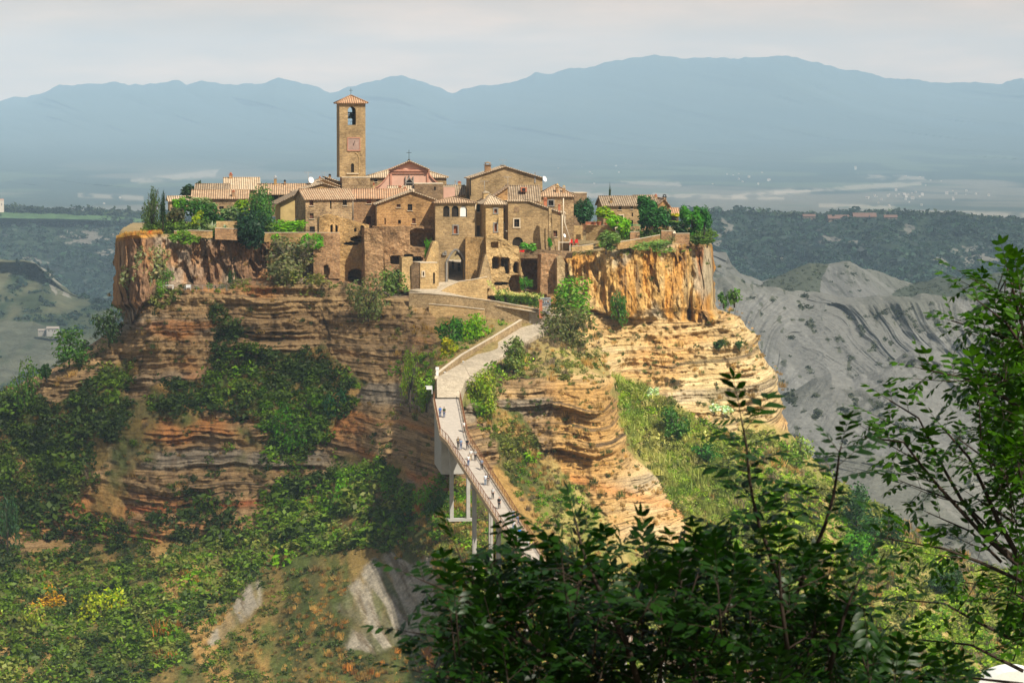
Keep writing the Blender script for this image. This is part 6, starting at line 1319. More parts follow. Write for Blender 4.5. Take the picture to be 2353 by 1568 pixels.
plant('tree', 'small tree with orange autumn leaves near the left edge', 'tree', 88, 152, 1350, 1402, (.42, .22, .03), 508, 420, 92, leaf=.09)
plant('tree', 'dark slender tree at the left edge below the red strata', 'tree', -10, 45, 1120, 1270, (.05, .09, .045), 524, 900, 93, leaf=.06)
plant('shrub', 'green bush between the two grey scree slopes', 'shrub', 552, 610, 1430, 1510, (.09, .17, .03), 484, 600, 94)
plant('tree', 'dark olive tree left of the first bridge pier', 'tree', 985, 1030, 1130, 1200, (.05, .09, .025), 481, 600, 95)
for i, (x0, x1, y0, y1, c_, lb) in enumerate([(1925, 2010, 1125, 1215, (.03, .065, .025), 'uppermost dark tree on the right valley edge'), (1950, 2035, 1185, 1260, (.035, .08, .025), 'dark green tree just below the uppermost one on the right valley edge'), (1945, 2010, 1225, 1290, (.08, .19, .03), 'bright green round tree on the right valley edge'),
       (2020, 2080, 1160, 1250, (.03, .06, .02), 'dark narrow tree right of the bright green round one'), (2130, 2220, 1290, 1370, (.03, .06, .02), 'dark tree half hidden behind the right hand branches'), (1815, 1870, 1000, 1060, (.20, .24, .08), 'pale thin tree on the skyline at the right cliff foot'), (1520, 1590, 935, 1010, (.06, .12, .03), 'dark green bush on the sunny cane slope'), (1590, 1650, 1010, 1060, (.05, .12, .03), 'second dark bush lower on the sunny cane slope'),
       (1652, 1672, 672, 702, (.06, .12, .03), 'tiny bush left of two at the cliff corner ledge'), (1672, 1702, 662, 700, (.10, .16, .05), 'small bush on the ledge at the right cliff corner'), (1640, 1662, 780, 800, (.05, .08, .03), 'small dark tuft on the layered right cliff'), (1690, 1706, 783, 800, (.05, .09, .03), 'smallest dark tuft on the layered right cliff')]):
    plant('tree' if x1 - x0 > 50 else 'shrub', lb, 'tree' if x1 - x0 > 50 else 'shrub', x0, x1, y0, y1, c_, None, None, 110 + i)
for i, (x, y, lb) in enumerate([(1497, 905, 'upper white flowering bush on the dry right slope'), (1640, 940, 'white flowering bush nearest the orange cliff foot'), (1668, 945, 'rightmost white flowering bush on the dry slope')]):
    plant('oleander', lb, 'shrub', x - 13, x + 13, y - 14, y + 8, (.55, .57, .48), None, 180, 140 + i, trunk=False)
# agaves
def agave(label, px, py, Y, s, c):
    b = W(px, py, Y); r = random.Random(int(px)); V = []
    for k in range(26):
        a = r.uniform(0, 6.28); el = r.uniform(.35, 1.3); L__ = s * r.uniform(.7, 1.1); d = Vector((math.cos(a) * math.cos(el), math.sin(a) * math.cos(el), math.sin(el))); w_ = Vector((-math.sin(a), math.cos(a), 0)) * s * .08
        m0 = b + d * L__ * .4; t0 = b + d * L__ - Vector((0, 0, .05 * s)); V += [b - w_ * .6, m0 - w_, m0 + w_, b + w_ * .6, m0 - w_, t0, t0 + Vector((0, 0, .01)), m0 + w_]
    V = np.array([tuple(p) for p in V]); o = np_mesh('agave', V, np.arange(len(V)).reshape(-1, 4), M['leaf'], np.tile(c, (len(V), 1)), False, None, np.array(b)); o.location = b; tag(o, label, 'agave')
agave('tall pale agave beside the small garden wall', zx(Z1, 1115), zy(Z1, 850), 558, 1.9, (.42, .46, .34))
agave('low blue green agave left of the tall pale one', zx(Z1, 995), zy(Z1, 870), 557.5, 1.1, (.24, .34, .24))
agave('small grey agave in front of the upper garden wall', zx(Z1, 1265), zy(Z1, 832), 559, .9, (.26, .34, .26))
# ================================================================ PEOPLE AND SMALL THINGS
def skin_mesh(name, joints, edges, radii, sub=1):
    me = bpy.data.meshes.new(name); me.from_pydata(joints, edges, []); o = bpy.data.objects.new(name, me); COL.objects.link(o)
    md = o.modifiers.new('s', 'SKIN'); md.use_smooth_shade = True; ss = o.modifiers.new('d', 'SUBSURF'); ss.levels = sub; ss.render_levels = sub
    for i, r in enumerate(radii):
        v = me.skin_vertices[0].data[i]; v.radius = (r, r) if not isinstance(r, tuple) else r
    me.skin_vertices[0].data[0].use_root = True
    dg = bpy.context.evaluated_depsgraph_get(); out = bpy.data.meshes.new_from_object(o.evaluated_get(dg)); bpy.data.objects.remove(o); out.name = name
    for p in out.polygons: p.use_smooth = True
    return out
def figure(step, arm, lean=0.):
    """standing or striding adult, feet at z 0, facing -y; returns body, shirt, trousers, hair meshes"""
    s = step
    J = [(0, 0, .93), (0, -.01 - lean * .3, 1.12), (0, -lean * .8, 1.34), (0, -lean, 1.46), (0, -.01 - lean, 1.53), (0, -.015 - lean, 1.62), (0, -.01 - lean, 1.70),
         (-.17, -lean * .9, 1.41), (-.22, .03 + arm * .5, 1.15), (-.22, -.05 + arm, .92), (-.21, -.08 + arm * 1.2, .83), (.17, -lean * .9, 1.41), (.22, .03 - arm * .5, 1.15), (.22, -.05 - arm, .92), (.21, -.08 - arm * 1.2, .83),
         (-.09, 0, .88), (-.10, -s * .45 - .02, .50), (-.10, -s, .09), (-.10, -s - .13, .03), (.09, 0, .88), (.10, s * .35 - .03, .50), (.10, s, .09), (.10, s - .13, .03)]
    E = [(0, 1), (1, 2), (2, 3), (3, 4), (4, 5), (5, 6), (2, 7), (7, 8), (8, 9), (9, 10), (2, 11), (11, 12), (12, 13), (13, 14), (0, 15), (15, 16), (16, 17), (17, 18), (0, 19), (19, 20), (20, 21), (21, 22)]
    R = [(.15, .10), (.135, .09), (.16, .10), .055, .06, (.085, .095), .06, .06, .045, .034, .03, .06, .045, .034, .03, .085, .058, .04, .035, .085, .058, .04, .035]
    body = skin_mesh('body', J, E, R)
    sh = skin_mesh('shirt', [J[0], J[1], J[2], J[3], J[7], J[8], J[11], J[12]], [(0, 1), (1, 2), (2, 3), (2, 4), (4, 5), (2, 6), (6, 7)], [(.175, .125), (.16, .115), (.185, .125), .075, .082, .062, .082, .062])
    tr = skin_mesh('trousers', [J[0], J[15], J[16], J[17], J[19], J[20], J[21]], [(0, 1), (1, 2), (2, 3), (0, 4), (4, 5), (5, 6)], [(.165, .12), .10, .075, .06, .10, .075, .06])
    hr = skin_mesh('hair', [(0, .03 - lean, 1.60), (0, .02 - lean, 1.67), (0, -.01 - lean, 1.735)], [(0, 1), (1, 2)], [(.085, .07), (.095, .09), .07])
    bg_ = skin_mesh('bag', [(0, .17 - lean * .5, 1.12), (0, .18 - lean * .6, 1.25), (0, .16 - lean * .8, 1.38)], [(0, 1), (1, 2)], [(.13, .08), (.14, .09), (.11, .06)])
    return body, sh, tr, hr, bg_
POSE = [figure(.20, .12), figure(-.16, -.10), figure(.05, .03), figure(.28, .16, .06)]
_cm = {}
def cmat(c):
    if c not in _cm: _cm[c] = flat('cloth %d' % (len(_cm) + 1), c, .85, .15, 6.)
    return _cm[c]
SKIN = flat('skin', (.45, .25, .17), .6, .1)
def person(label, P, pose, rot, shirt, trou, hair=(.03, .02, .015), bag=None, h=1.0, group=None):
    r = empty('person', P, label, 'person', group); r.rotation_euler = (0, 0, rot); r.scale = (h, h, h)
    for nm, me, c in zip(('body', 'shirt', 'trousers', 'hair', 'bag'), POSE[pose], (None, shirt, trou, hair, bag)):
        if nm == 'bag' and bag is None: continue
        o = bpy.data.objects.new(nm, me); COL.objects.link(o); o.parent = r
        if not me.materials: me.materials.append(SKIN)
        o.material_slots[0].link = 'OBJECT'; o.material_slots[0].material = SKIN if c is None else cmat(c)
    return r
def on_deck(px, py):
    best = None
    for i in range(len(PL) - 1):
        for k in range(60):
            a, b = PL[i].lerp(PL[i + 1], k / 60), PR[i].lerp(PR[i + 1], k / 60)
            pa, pb = back(np.array([tuple(a), tuple(b)])); t = (px - pa[0]) / (pa[1] - pa[0]); y = pb[0] + (pb[1] - pb[0]) * t; e = abs(y - py)
            if -.1 < t < 1.1 and (best is None or e < best[0]): best = (e, a.lerp(b, min(max(t, .07), .93)))
    return best[1] + Vector((0, 0, .01))
U = math.pi; dk, jn, wh, bl = (.02, .02, .022), (.07, .11, .22), (.68, .68, .66), (.05, .17, .50)
for (x, y, pose, rot, sh, tr, hr, bag, lb) in [
 (317, 232, 2, U, bl, jn, (.10, .08, .06), None, 'person in a blue shirt walking uphill, left of the topmost pair'), (355, 236, 2, U, (.03, .06, .03), jn, (.03, .02, .015), None, 'person in a dark green top and jeans, right of the topmost pair'),
 (540, 372, 2, .9, wh, (.25, .22, .18), (.05, .04, .03), None, 'person in pale clothes leaning at the right railing near the bridge bend'), (485, 530, 1, U, dk, dk, (.25, .14, .05), (.55, .40, .18), 'person in black with a tan backpack just below the bridge bend'),
 (511, 531, 0, U, (.20, .28, .42), jn, (.03, .02, .015), None, 'person in a grey blue shirt beside the one with the tan backpack'), (571, 541, 0, 0, dk, (.04, .035, .04), (.03, .02, .015), (.65, .65, .62), 'person in black with a white bag by the right railing below the bend'),
 (604, 638, 0, U, wh, (.42, .34, .22), (.20, .14, .08), None, 'person in a white shirt and khaki shorts in the upper middle of the bridge'), (645, 633, 1, U, (.32, .32, .30), dk, (.45, .43, .38), None, 'person in grey top and pale cap next to the khaki shorts walker'),
 (580, 690, 2, .4, wh, jn, (.015, .012, .01), None, 'person with black hair half hidden behind the left railing'), (705, 719, 3, U, (.20, .23, .30), dk, (.25, .22, .2), None, 'lone person in slate shirt and black trousers at the right railing'),
 (740, 866, 0, U, (.60, .66, .74), (.16, .22, .30), (.04, .03, .02), None, 'person in a pale blue shirt and jeans, left of the mid bridge couple'), (766, 869, 1, U, (.05, .045, .05), (.22, .18, .14), (.04, .03, .02), (.40, .30, .2), 'person in a dark top with a brown bag, right of the mid bridge couple'),
 (809, 1000, 0, 0, (.52, .52, .50), dk, (.40, .38, .36), None, 'lone person in light grey shirt and black trousers walking down the bridge'), (868, 1086, 3, 0, dk, dk, (.35, .10, .03), (.65, .64, .60), 'red haired person in black with a white bag on the lower bridge'),
 (1001, 1205, 0, U, (.36, .36, .38), jn, (.04, .03, .02), None, 'person in a black and white striped top on the lower bridge'), (1039, 1215, 1, U, dk, (.10, .16, .28), (.03, .02, .015), None, 'person in a black top and jeans beside the striped one'),
 (1003, 1290, 0, U, (.66, .66, .66), (.13, .22, .36), (.30, .16, .08), None, 'person in white shirt and blue shorts following the striped one'), (1022, 1286, 1, U, (.52, .42, .32), (.50, .42, .32), (.28, .13, .06), None, 'person in beige clothes right behind the one in blue shorts'),
 (1058, 1380, 0, U, (.04, .20, .62), (.03, .06, .22), (.35, .45, .6), None, 'person in a vivid blue jacket near the lower end of the visible bridge'), (1098, 1381, 3, U, (.34, .26, .16), (.40, .32, .22), (.06, .04, .03), (.16, .13, .07), 'person in tan clothes with a backpack beside the vivid blue jacket'),
 (1137, 1478, 2, U, wh, (.4, .4, .4), (.03, .02, .015), None, 'person in white just above the dark foreground leaves'), (1166, 1476, 2, U, (.62, .62, .12), (.35, .3, .2), (.25, .15, .08), None, 'person in a yellow top just above the dark foreground leaves')]:
    p = on_deck(zx(Z8, x), zy(Z8, y)); person(lb, p, pose, rot + .5 * (1 if rot else -1) * 0 + random.uniform(-.15, .15), sh, tr, hr, bag, .97 + random.random() * .06, 'visitors on the footbridge')
def on_ramp(px, py, Y): return W(px, py, Y)
person('broader of the two silhouetted people walking under the archway', W(zx(Z5, 738), 626, 566.3) + Vector((0, 0, .15)), 2, U, (.04, .04, .05), dk, group='people in the archway')
person('person at the left side of the archway passage, partly in shadow', W(zx(Z5, 655), 622, 567.3) + Vector((0, 0, .15)), 0, 0, (.06, .05, .04), dk, group='people in the archway')

def simple(name, label, cat, P, fn, mats, group=None):
    m = MB(); fn(m, Vector(P)); o = m.build(name, mats); r = Vector(P); o.data.transform(Matrix.Translation(-r)); o.location = r; return tag(o, label, cat, group)
def dish(label, Z, x, y, Y, s=.45, az=.6):
    def f(m, p):
        n = Vector((math.sin(az), -math.cos(az), .35)).normalized(); a = n.cross(Vector((0, 0, 1))).normalized(); b = n.cross(a); k = 14; ring = [p + (a * math.cos(t) + b * math.sin(t)) * s for t in [2 * math.pi * i / k for i in range(k)]]; c = p - n * s * .25
        for i in range(k): m.face([c, ring[i], ring[(i + 1) % k]]); m.face([c - n * .02, ring[(i + 1) % k] - n * .02, ring[i] - n * .02])
        m.tube([p, p + n * s * .6 - Vector((0, 0, .1))], .02, 4); m.tube([c, c - Vector((0, 0, .8))], .03, 5)
    simple('satellite_dish', label, 'dish', W(zx(Z, x), zy(Z, y), Y), f, M['white'])
dish('white dish beside the gabled roof left of the bell tower', Z2, 505, 1075, 592, .6); dish('tilted white dish at the right eave of the tall rear house', Z4, 1745, 308, 587, .55, .9); dish('small white dish low on the wall at the right end of the big plain house', Z4, 2023, 1100, 563.5, .35, .9)
def aerial(label, Z, x, y0, y1, Y, bars=5):
    p = W(zx(Z, x), zy(Z, y1), Y); q = W(zx(Z, x), zy(Z, y0), Y)
    def f(m, b):
        m.tube([b - Vector((0, 0, .4)), q], .03, 5); m.box(q - Vector((0, 0, .1)), 1.4, .03, .03)
        for i in range(bars): m.box(q + Vector(((i / (bars - 1) - .5) * 1.3, 0, -.1)), .025, .025, .5 - .05 * i)
    simple('tv_aerial', label, 'aerial', p, f, M['zinc'])
aerial('tv aerial on the roof beside the white dish left of the tower', Z2, 470, 980, 1110, 592); aerial('tv aerial right of the white dish, before the bell tower', Z2, 655, 985, 1060, 592); aerial('tv aerial at the peak of the tall rear house', Z4, 1160, 40, 135, 590)
aerial('tv aerial on the chimney of the sunlit turret house', Z4, 900, 335, 490, 563); aerial('long armed tv aerial before the wall of the tall rear house', Z4, 1228, 275, 415, 574, 7); aerial('thin tv aerial above the long porch house', Z1, 2200, 205, 350, 590)
def pot(label, x, y, w_=.5, c='terra', plant_=True):
    p = W(zx(Z6, x), zy(Z6, y), 569.8); o = simple('flower_pot', label, 'pot', p, lambda m, b: m.lathe(b, [(w_ * .55, 0), (w_ * .8, w_ * .9), (w_ * .9, w_), (w_ * .7, w_), (w_ * .6, w_ * .8), (0, w_ * .8)], 10), M[c])
    if plant_: crown_mesh('foliage', (0, 0, w_ * 1.3), (w_ * .8, w_ * .8, w_ * .5), (.14, .18, .05), 50, int(x), 'leaf', None, 5, .2).parent = o
def reparent_fix():
    pass
pot('large terracotta pot left of two on the terrace wall', 478, 718, .55); pot('large terracotta pot with a brown plant, right of the pair on the terrace wall', 542, 718, .6); pot('small dark pot near the lime vine on the terrace wall', 640, 716, .4)
simple('planter', 'long reddish planter box on the left end of the terrace wall', 'planter', W(zx(Z6, 405), zy(Z6, 712), 570.2), lambda m, b: (m.box(b + Vector((0, 0, .2)), 1.3, .45, .45), m.box(b + Vector((0, 0, .45)), 1.4, .55, .08)), M['terra'])
simple('rusty_gate', 'dark red iron gate in the gap of the pale garden walls', 'gate', W(zx(Z6, 347), zy(Z6, 870), 571.5), lambda m, b: [m.box(b + Vector(((i - 3) * .13, 0, 1.1)), .07, .06, 2.2) for i in range(7)] + [m.box(b + Vector((0, 0, z)), .9, .05, .1) for z in (.3, 1.2, 2.1)], M['rust'])
simple('folding_chair', 'bright red chair on the small terrace at the cliff edge', 'chair', W(zx(Z4, 2188), zy(Z4, 1240), 562), lambda m, b: (m.box(b + Vector((0, 0, .5)), .55, .5, .1), m.box(b + Vector((0, .3, .8)), .55, .08, .6), [m.box(b + Vector((sx * .36, sy * .25, .25)), .06, .06, .5) for sx in (-1, 1) for sy in (-1, 1)], m.box(b + Vector((-.95, .1, .5)), .6, .6, .1), m.box(b + Vector((-.95, .4, .8)), .5, .08, .6), [m.box(b + Vector((-.95 + sx * .25, sy * .25, .25)), .06, .06, .5) for sx in (-1, 1) for sy in (-1, 1)]), M['red'])
simple('timber_frame', 'pale timber frame and rail at the right end of the big plain house', 'frame', W(zx(Z4, 2090), zy(Z4, 1320), 562), lambda m, b: (m.box(b + Vector((.1, 0, 1.0)), .16, .16, 2.2), m.box(b + Vector((-.9, 0, 1.6)), 2.0, .12, .14), m.box(b + Vector((-1.9, 0, .9)), .14, .14, 2.), m.tube([b + Vector((.1, 0, 2.1)), b + Vector((-.9, .1, 5.2)), b + Vector((-1.1, .1, 7.)), b + Vector((-1.1, .1, 9.5))], .1, 6)), M['ppale'])
simple('garden_table', 'white garden table on the grassy ledge of the left cliff', 'table', W(zx(Z1, 630), zy(Z1, 1520), 551.5), lambda m, b: (m.box(b + Vector((0, 0, .78)), 1.9, .8, .08), [m.box(b + Vector((sx * .85, sy * .33, .38)), .08, .08, .76) for sx in (-1, 1) for sy in (-1, 1)], m.box(b + Vector((0, 0, .3)), 1.5, .06, .06)), M['white'])
simple('garden_bench', 'small white bench right of the white garden table', 'bench', W(zx(Z1, 855), zy(Z1, 1520), 551.5), lambda m, b: (m.box(b + Vector((0, 0, .42)), .9, .4, .07), m.box(b + Vector((0, .2, .7)), .9, .06, .4), [m.box(b + Vector((sx * .38, sy * .15, .2)), .06, .06, .42) for sx in (-1, 1) for sy in (-1, 1)]), M['white'])
simple('railing_fence', 'thin metal fence along the ledge beneath the left cliff caves', 'fence', W(zx(Z1, 1000), zy(Z1, 1530), 550.8), lambda m, b: (m.tube([b + Vector((-3, 0, .9)), b + Vector((4.5, 0, .95))], .03, 5), m.tube([b + Vector((-3, 0, .5)), b + Vector((4.5, 0, .55))], .025, 5), [m.box(b + Vector((-3 + i * 1.07, 0, .45)), .05, .05, .95) for i in range(8)]), M['zinc'])
simple('balcony_rail', 'thin iron rail before the wooden balcony hollow of the bright ruin', 'railing', W(zx(Z5, 1260), zy(Z5, 640), 555.6), lambda m, b: (m.tube([b + Vector((-.7, 0, .95)), b + Vector((2.6, .3, .95))], .03, 5), m.tube([b + Vector((-.7, 0, .1)), b + Vector((.3, 0, .95))], .02, 4), m.tube([b + Vector((.3, 0, .1)), b + Vector((-.7, 0, .95))], .02, 4), m.tube([b + Vector((1.6, .2, .1)), b + Vector((2.6, .3, .95))], .02, 4), [m.box(b + Vector((x, 0, .5)), .05, .05, 1.) for x in (-.7, .3, 1.6, 2.6)]), M['iron'])
for i, (x, y, Y, lb) in enumerate([(540, 1098, 503, 'lower white wall light on the path parapet'), (800, 948, 510, 'upper white wall light on the path parapet')]):
    simple('wall_light', lb, 'lamp', W(zx(Z7, x), zy(Z7, y), Y), lambda m, b: (m.box(b, .3, .15, .32), m.box(b + Vector((0, -.1, .1)), .36, .25, .06)), M['white'])
simple('electric_cabinet', 'white service cabinet standing left of the path foot', 'cabinet', W(zx(Z7, 437), zy(Z7, 1210), 499), lambda m, b: (m.box(b + Vector((0, 0, .35)), .5, .4, .7), m.box(b + Vector((0, 0, 1.25)), .4, .35, .9), m.box(b + Vector((0, 0, 1.95)), .55, .45, .45)), [M['white']])
simple('information_sign', 'small white framed sign left of the bridge head', 'sign', W(zx(Z7, 352), zy(Z7, 1400), 489), lambda m, b: (m.box(b + Vector((-.4, 0, 1.3)), 1.1, .06, .1), m.box(b + Vector((.13, 0, .7)), .08, .06, 1.3), m.box(b + Vector((-.35, .02, 1.0)), .85, .04, .5)), M['white'])
simple('garden_hoop', 'green metal hoop frame above the low wall with a post', 'frame', W(zx(Z6, 1035), zy(Z6, 815), 566.2), lambda m, b: (m.tube([b + Vector((-1.2, 0, 0)), b + Vector((-1.2, 0, 1.35)), b + Vector((1.05, 0, 1.3)), b + Vector((1.1, 0, 0))], .06, 5), m.tube([b + Vector((-1.2, 0, 1.15)), b + Vector((1.05, 0, 1.1))], .03, 4)), flat('green paint', (.12, .35, .14), .6))
simple('marquee_roof', 'white curved marquee roof in the valley at the lower right corner', 'tent', surf(2330, 1580, 0), lambda m, b: (m.prism([b + Vector((-6 + 12 * i / 12, -2.5, 1.2 + 2.0 * math.sin(math.pi * i / 12))) for i in range(13)], Vector((0, 7, 0))), [m.box(b + Vector((x, y, .2)), .2, .2, 3.0) for x in (-5.8, 0, 5.8) for y in (-2.3, 4.3)]), M['white'])
for (x, y, Y, lb, w_) in [(1055 * .16412 + 675.5, 515, 571.5, 'red geraniums on the step of the recessed house', .35), (zx(Z5, 1620), zy(Z5, 385), 558.5, 'red geraniums on the plinth wall under the big plain house', .8), (zx(Z4, 2040), zy(Z4, 1170), 561, 'yellow and orange potted flowers on the terrace rail', .25), (345, 534, 557, 'red shrub glowing in the golden grass of the left corner', .9)]:
    o = crown_mesh('flowers', tuple(W(x, y, Y)), (w_, w_ * .6, w_ * .5), (.75, .04, .02) if 'red' in lb else (.7, .35, .04), 80, int(x), 'leaf', None, 5, .16); tag(o, lb, 'flowers')

# ---- far houses
def far_house(label, px, py, Y, w_, h, wall=(.75, .70, .62), roof=(.45, .22, .13), group=None, proto=None):
    if proto is not None:
        o = proto.copy(); COL.objects.link(o); o.location = W(px, py, Y); o.rotation_euler = (0, 0, random.uniform(-.6, .6)); s = random.uniform(.7, 1.3); o.scale = (s * w_, s * w_, s * w_); return tag(o, label, 'house', group)
    m = MB(); b = Vector((0, 0, 0)); m.box(b + Vector((0, 0, h / 2 - 1)), w_, w_ * .7, h + 2, m=0)
    for sgn in (1, -1): m.face([Vector((-w_ * .54, -w_ * .4 * sgn, h)), Vector((w_ * .54, -w_ * .4 * sgn, h)), Vector((w_ * .54, 0, h + w_ * .18)), Vector((-w_ * .54, 0, h + w_ * .18))][::sgn], 1)
    for sx in (-1, 1): m.face([Vector((sx * w_ / 2, -w_ * .35, h)), Vector((sx * w_ / 2, w_ * .35, h)), Vector((sx * w_ / 2, 0, h + w_ * .17))], 0)
    for k in range(3): m.box(Vector(((k - 1) * w_ * .3, -w_ * .35, h * .6)), w_ * .08, w_ * .01, h * .25, m=2)
    o = m.build('farmhouse', [flat('wall ' + label[:12], wall, .9, .1), flat('roof ' + label[:12], roof, .9, .1), M['dark']]); o.location = W(px, py, Y); return tag(o, label, 'house', group)
pr = far_house('tiny pale house scattered on the hazy plain below the mountains', 1965, 385, 11200, 1, .6, (.34, .31, .27), (.28, .22, .18), 'pale houses scattered over the far plain'); pr.scale = (7, 7, 7)
def plainY(py): return float(np.interp(py, [330, 420, 470, 520], [15500, 9500, 7000, 4800])) - 25
for (cx, cy, sx, sy, n) in [(2040, 398, 60, 6, 14), (1965, 385, 30, 8, 9), (2085, 447, 30, 6, 14), (2210, 452, 60, 8, 10), (2150, 412, 60, 8, 5), (1700, 408, 60, 8, 8), (2005, 450, 40, 5, 7), (2100, 470, 100, 8, 5), (1330, 400, 60, 14, 8), (1480, 372, 60, 10, 6), (1750, 400, 80, 20, 8), (300, 445, 100, 20, 5)]:
    for k in range(n):
        y = random.gauss(cy, sy); y = min(max(y, 352), 486); far_house('tiny pale house scattered on the hazy plain below the mountains', random.gauss(cx, sx * .6), y, plainY(y), random.uniform(3.5, 7), 1, group='pale houses scattered over the far plain', proto=pr)
# fields patched over the plain are part of the land; farms on the crests
far_house('lonely pale farmhouse in the left valley', 122, 765, 2225, 8.5, 3.4, (.28, .265, .235), (.22, .19, .16))
far_house('low shed attached to the lonely pale farmhouse in the left valley', 98, 765, 2228, 6, 2, (.25, .23, .2), (.22, .19, .16))
far_house('pale building cut by the left edge of the picture on the valley crest', 0, 484, 3870, 9, 13, (.6, .52, .42), (.4, .25, .18))
for i, (x, y, w_, lb) in enumerate([(1858, 503, 13, 'russet roofed house farthest left on the right plateau crest'), (1925, 508, 22, 'long russet roofed building at the middle of the right plateau crest'), (1985, 504, 24, 'widest russet roofed building on the right plateau crest'), (2045, 505, 14, 'small russet house right of the widest crest building'), (1998, 500, 8, 'tiny tower shaped house above the widest crest building')]):
    far_house(lb, x, y, 3440, w_, 3., (.16, .12, .09), (.13, .075, .055))
# ================================================================ TREES BESIDE THE VIEWPOINT
def near_tree(name, label, shoots, Y, leaf_len, leaflet, n_lf, dens, col_a, col_b, seed, fill=None, thick=.02, droop=.35, width=.36, root=None, spread=.5, tipoff=0):
    """tree seen close: traced shoots (px,py lists from tip to base), pinnate leaves of several leaflets"""
    r = random.Random(seed); px_m = F / Y; base = W(*root); rt = empty(name, base, label, 'tree'); wood = MB(); V = []; C = []; Fc = []
    def leaflet_(p, d, n, L_):
        d = d.normalized(); s = d.cross(n).normalized() if d.cross(n).length > 1e-4 else Vector((1, 0, 0)); n = s.cross(d).normalized(); w_ = L_ * width; q = len(V)
        t = r.random(); c = [col_a[i] * (1 - t) + col_b[i] * t for i in range(3)]; k = r.uniform(.8, 1.25); c = [x * k for x in c]
        dr = -n * L_ * r.uniform(.05, .22)
        pts = [p, p + d * L_ * .35 + s * w_ * .5 + n * L_ * .06, p + d * L_ * .72 + s * w_ * .40 + dr * .5, p + d * L_ + dr, p + d * L_ * .72 - s * w_ * .40 + dr * .5, p + d * L_ * .35 - s * w_ * .5 + n * L_ * .06, p + d * L_ * .38, p + d * L_ * .72 + dr * .35]
        for v in pts: V.append(tuple(v)); C.append(c)
        for f in ((0, 6, 1, 1), (6, 7, 2, 1), (7, 3, 2, 2), (0, 5, 6, 6), (5, 4, 7, 6), (4, 3, 7, 7)): Fc.append(tuple(q + i for i in f))
    def leaf(p, d, size=1.):
        d = d.normalized(); L_ = leaf_len * size * r.uniform(.75, 1.15); up = Vector((r.uniform(-.3, .3), r.uniform(-.3, .3), 1)).normalized(); side = d.cross(up).normalized(); up = side.cross(d).normalized()
        pts = [p]; cur = p; dd = d.copy()
        for k in range(n_lf):
            dd = (dd + Vector((0, 0, -droop * .12))).normalized(); cur = cur + dd * L_ / n_lf; pts.append(cur)
            sz = leaflet * size * (.65 + .5 * math.sin(math.pi * (k + 1) / (n_lf + 1))) * r.uniform(.8, 1.15)
            for sg in (-1, 1): leaflet_(cur, side * sg * .85 + dd * .65 + Vector((0, 0, r.uniform(-.25, .1))), up, sz)
        leaflet_(cur, dd, up, leaflet * size); wood.tube([pts[0], pts[len(pts) // 2], pts[-1]], [.0022 * leaf_len / .2, .0018, .001], 3, cap=False)
    def shoot(P, rad, d0=dens, start=.0, full=1.):
        tot = sum((P[i + 1] - P[i]).length for i in range(len(P) - 1)); n = max(2, int(tot * full / d0)); ang = r.uniform(0, 6.28)
        leaf(P[0], (P[0] - P[1]).normalized() + Vector((0, 0, .1)), .8)
        for k in range(n):
            s_ = (k + .3) / n * tot * full; acc = 0
            for i in range(len(P) - 1):
                l = (P[i + 1] - P[i]).length
                if acc + l >= s_: break
                acc += l
            q = P[i].lerp(P[i + 1], (s_ - acc) / l); ax = (P[i] - P[i + 1]).normalized(); ang += 2.4 + r.uniform(-.4, .4)
            a = ax.cross(Vector((0, 1, .1))).normalized(); b = ax.cross(a); o = a * math.cos(ang) + b * math.sin(ang) * .8
            leaf(q, o + ax * r.uniform(.1, .8), r.uniform(.75, 1.1) * (.7 + .3 * min(1, k / 3)))
    for si, (pts, dy, thick_k, full) in enumerate(shoots):
        pts = [(pts[0][0], pts[0][1] + tipoff)] + [p for p in pts[1:] if p[1] > pts[0][1] + tipoff + 8]
        P = [W(x, y, Y + dy + (i * .03)) for i, (x, y) in enumerate(pts)]
        wood.tube(P, [thick * thick_k * (.25 + .75 * i / (len(P) - 1)) for i in range(len(P))], 6); shoot(P, thick, dens * (.52 if si < 2 and tipoff == 40 else 1), 0, full)
        # side twigs
        for i in range(len(P) - 1):
            for k in range(0 if i == 0 or (tipoff == 40 and si < 2 and i < 5) else 2 if full > .5 else 1):
                if i / len(P) > full: continue
                q = P[i].lerp(P[i + 1], r.random()); ax = (P[i] - P[i + 1]).normalized(); e = q + (ax * .35 + Vector((r.choice((-1, 1)) * r.uniform(.5, 1.), r.uniform(-.6, .6), r.uniform(-.1, .3)))).normalized() * leaf_len * r.uniform(1.2, 2.4) * spread
                wood.tube([q, q.lerp(e, .5) + Vector((0, 0, -.01)), e], [thick * .35, thick * .28, thick * .15], 4); shoot([e, q.lerp(e, .5), q], thick, dens * 1.1, 0, .8)
    if fill:
        poly, n, topy = fill; xs = [p[0] for p in poly]; ys = [p[1] for p in poly]; c = 0
        while c < n:
            x, y = r.uniform(min(xs), max(xs)), r.uniform(min(ys), max(ys))
            if not inpoly(np.array([x]), np.array([y]), poly)[0]: continue
            c += 1; dy = r.uniform(-.9, 1.6); ln = r.uniform(70, 150) * topy; lx = r.uniform(-45, 45) * topy; P = [W(x, y, Y + dy), W(x + lx * .5, y + ln * .5, Y + dy + .05), W(x + lx, y + ln, Y + dy + .1)]
            wood.tube(P, [thick * .2, thick * .3, thick * .4], 5); shoot(P, thick, dens, 0, 1.)
    o = np_mesh('crown', np.array(V), np.array(Fc), M['leaf_near'], np.array(C), True, rt, np.array(base))
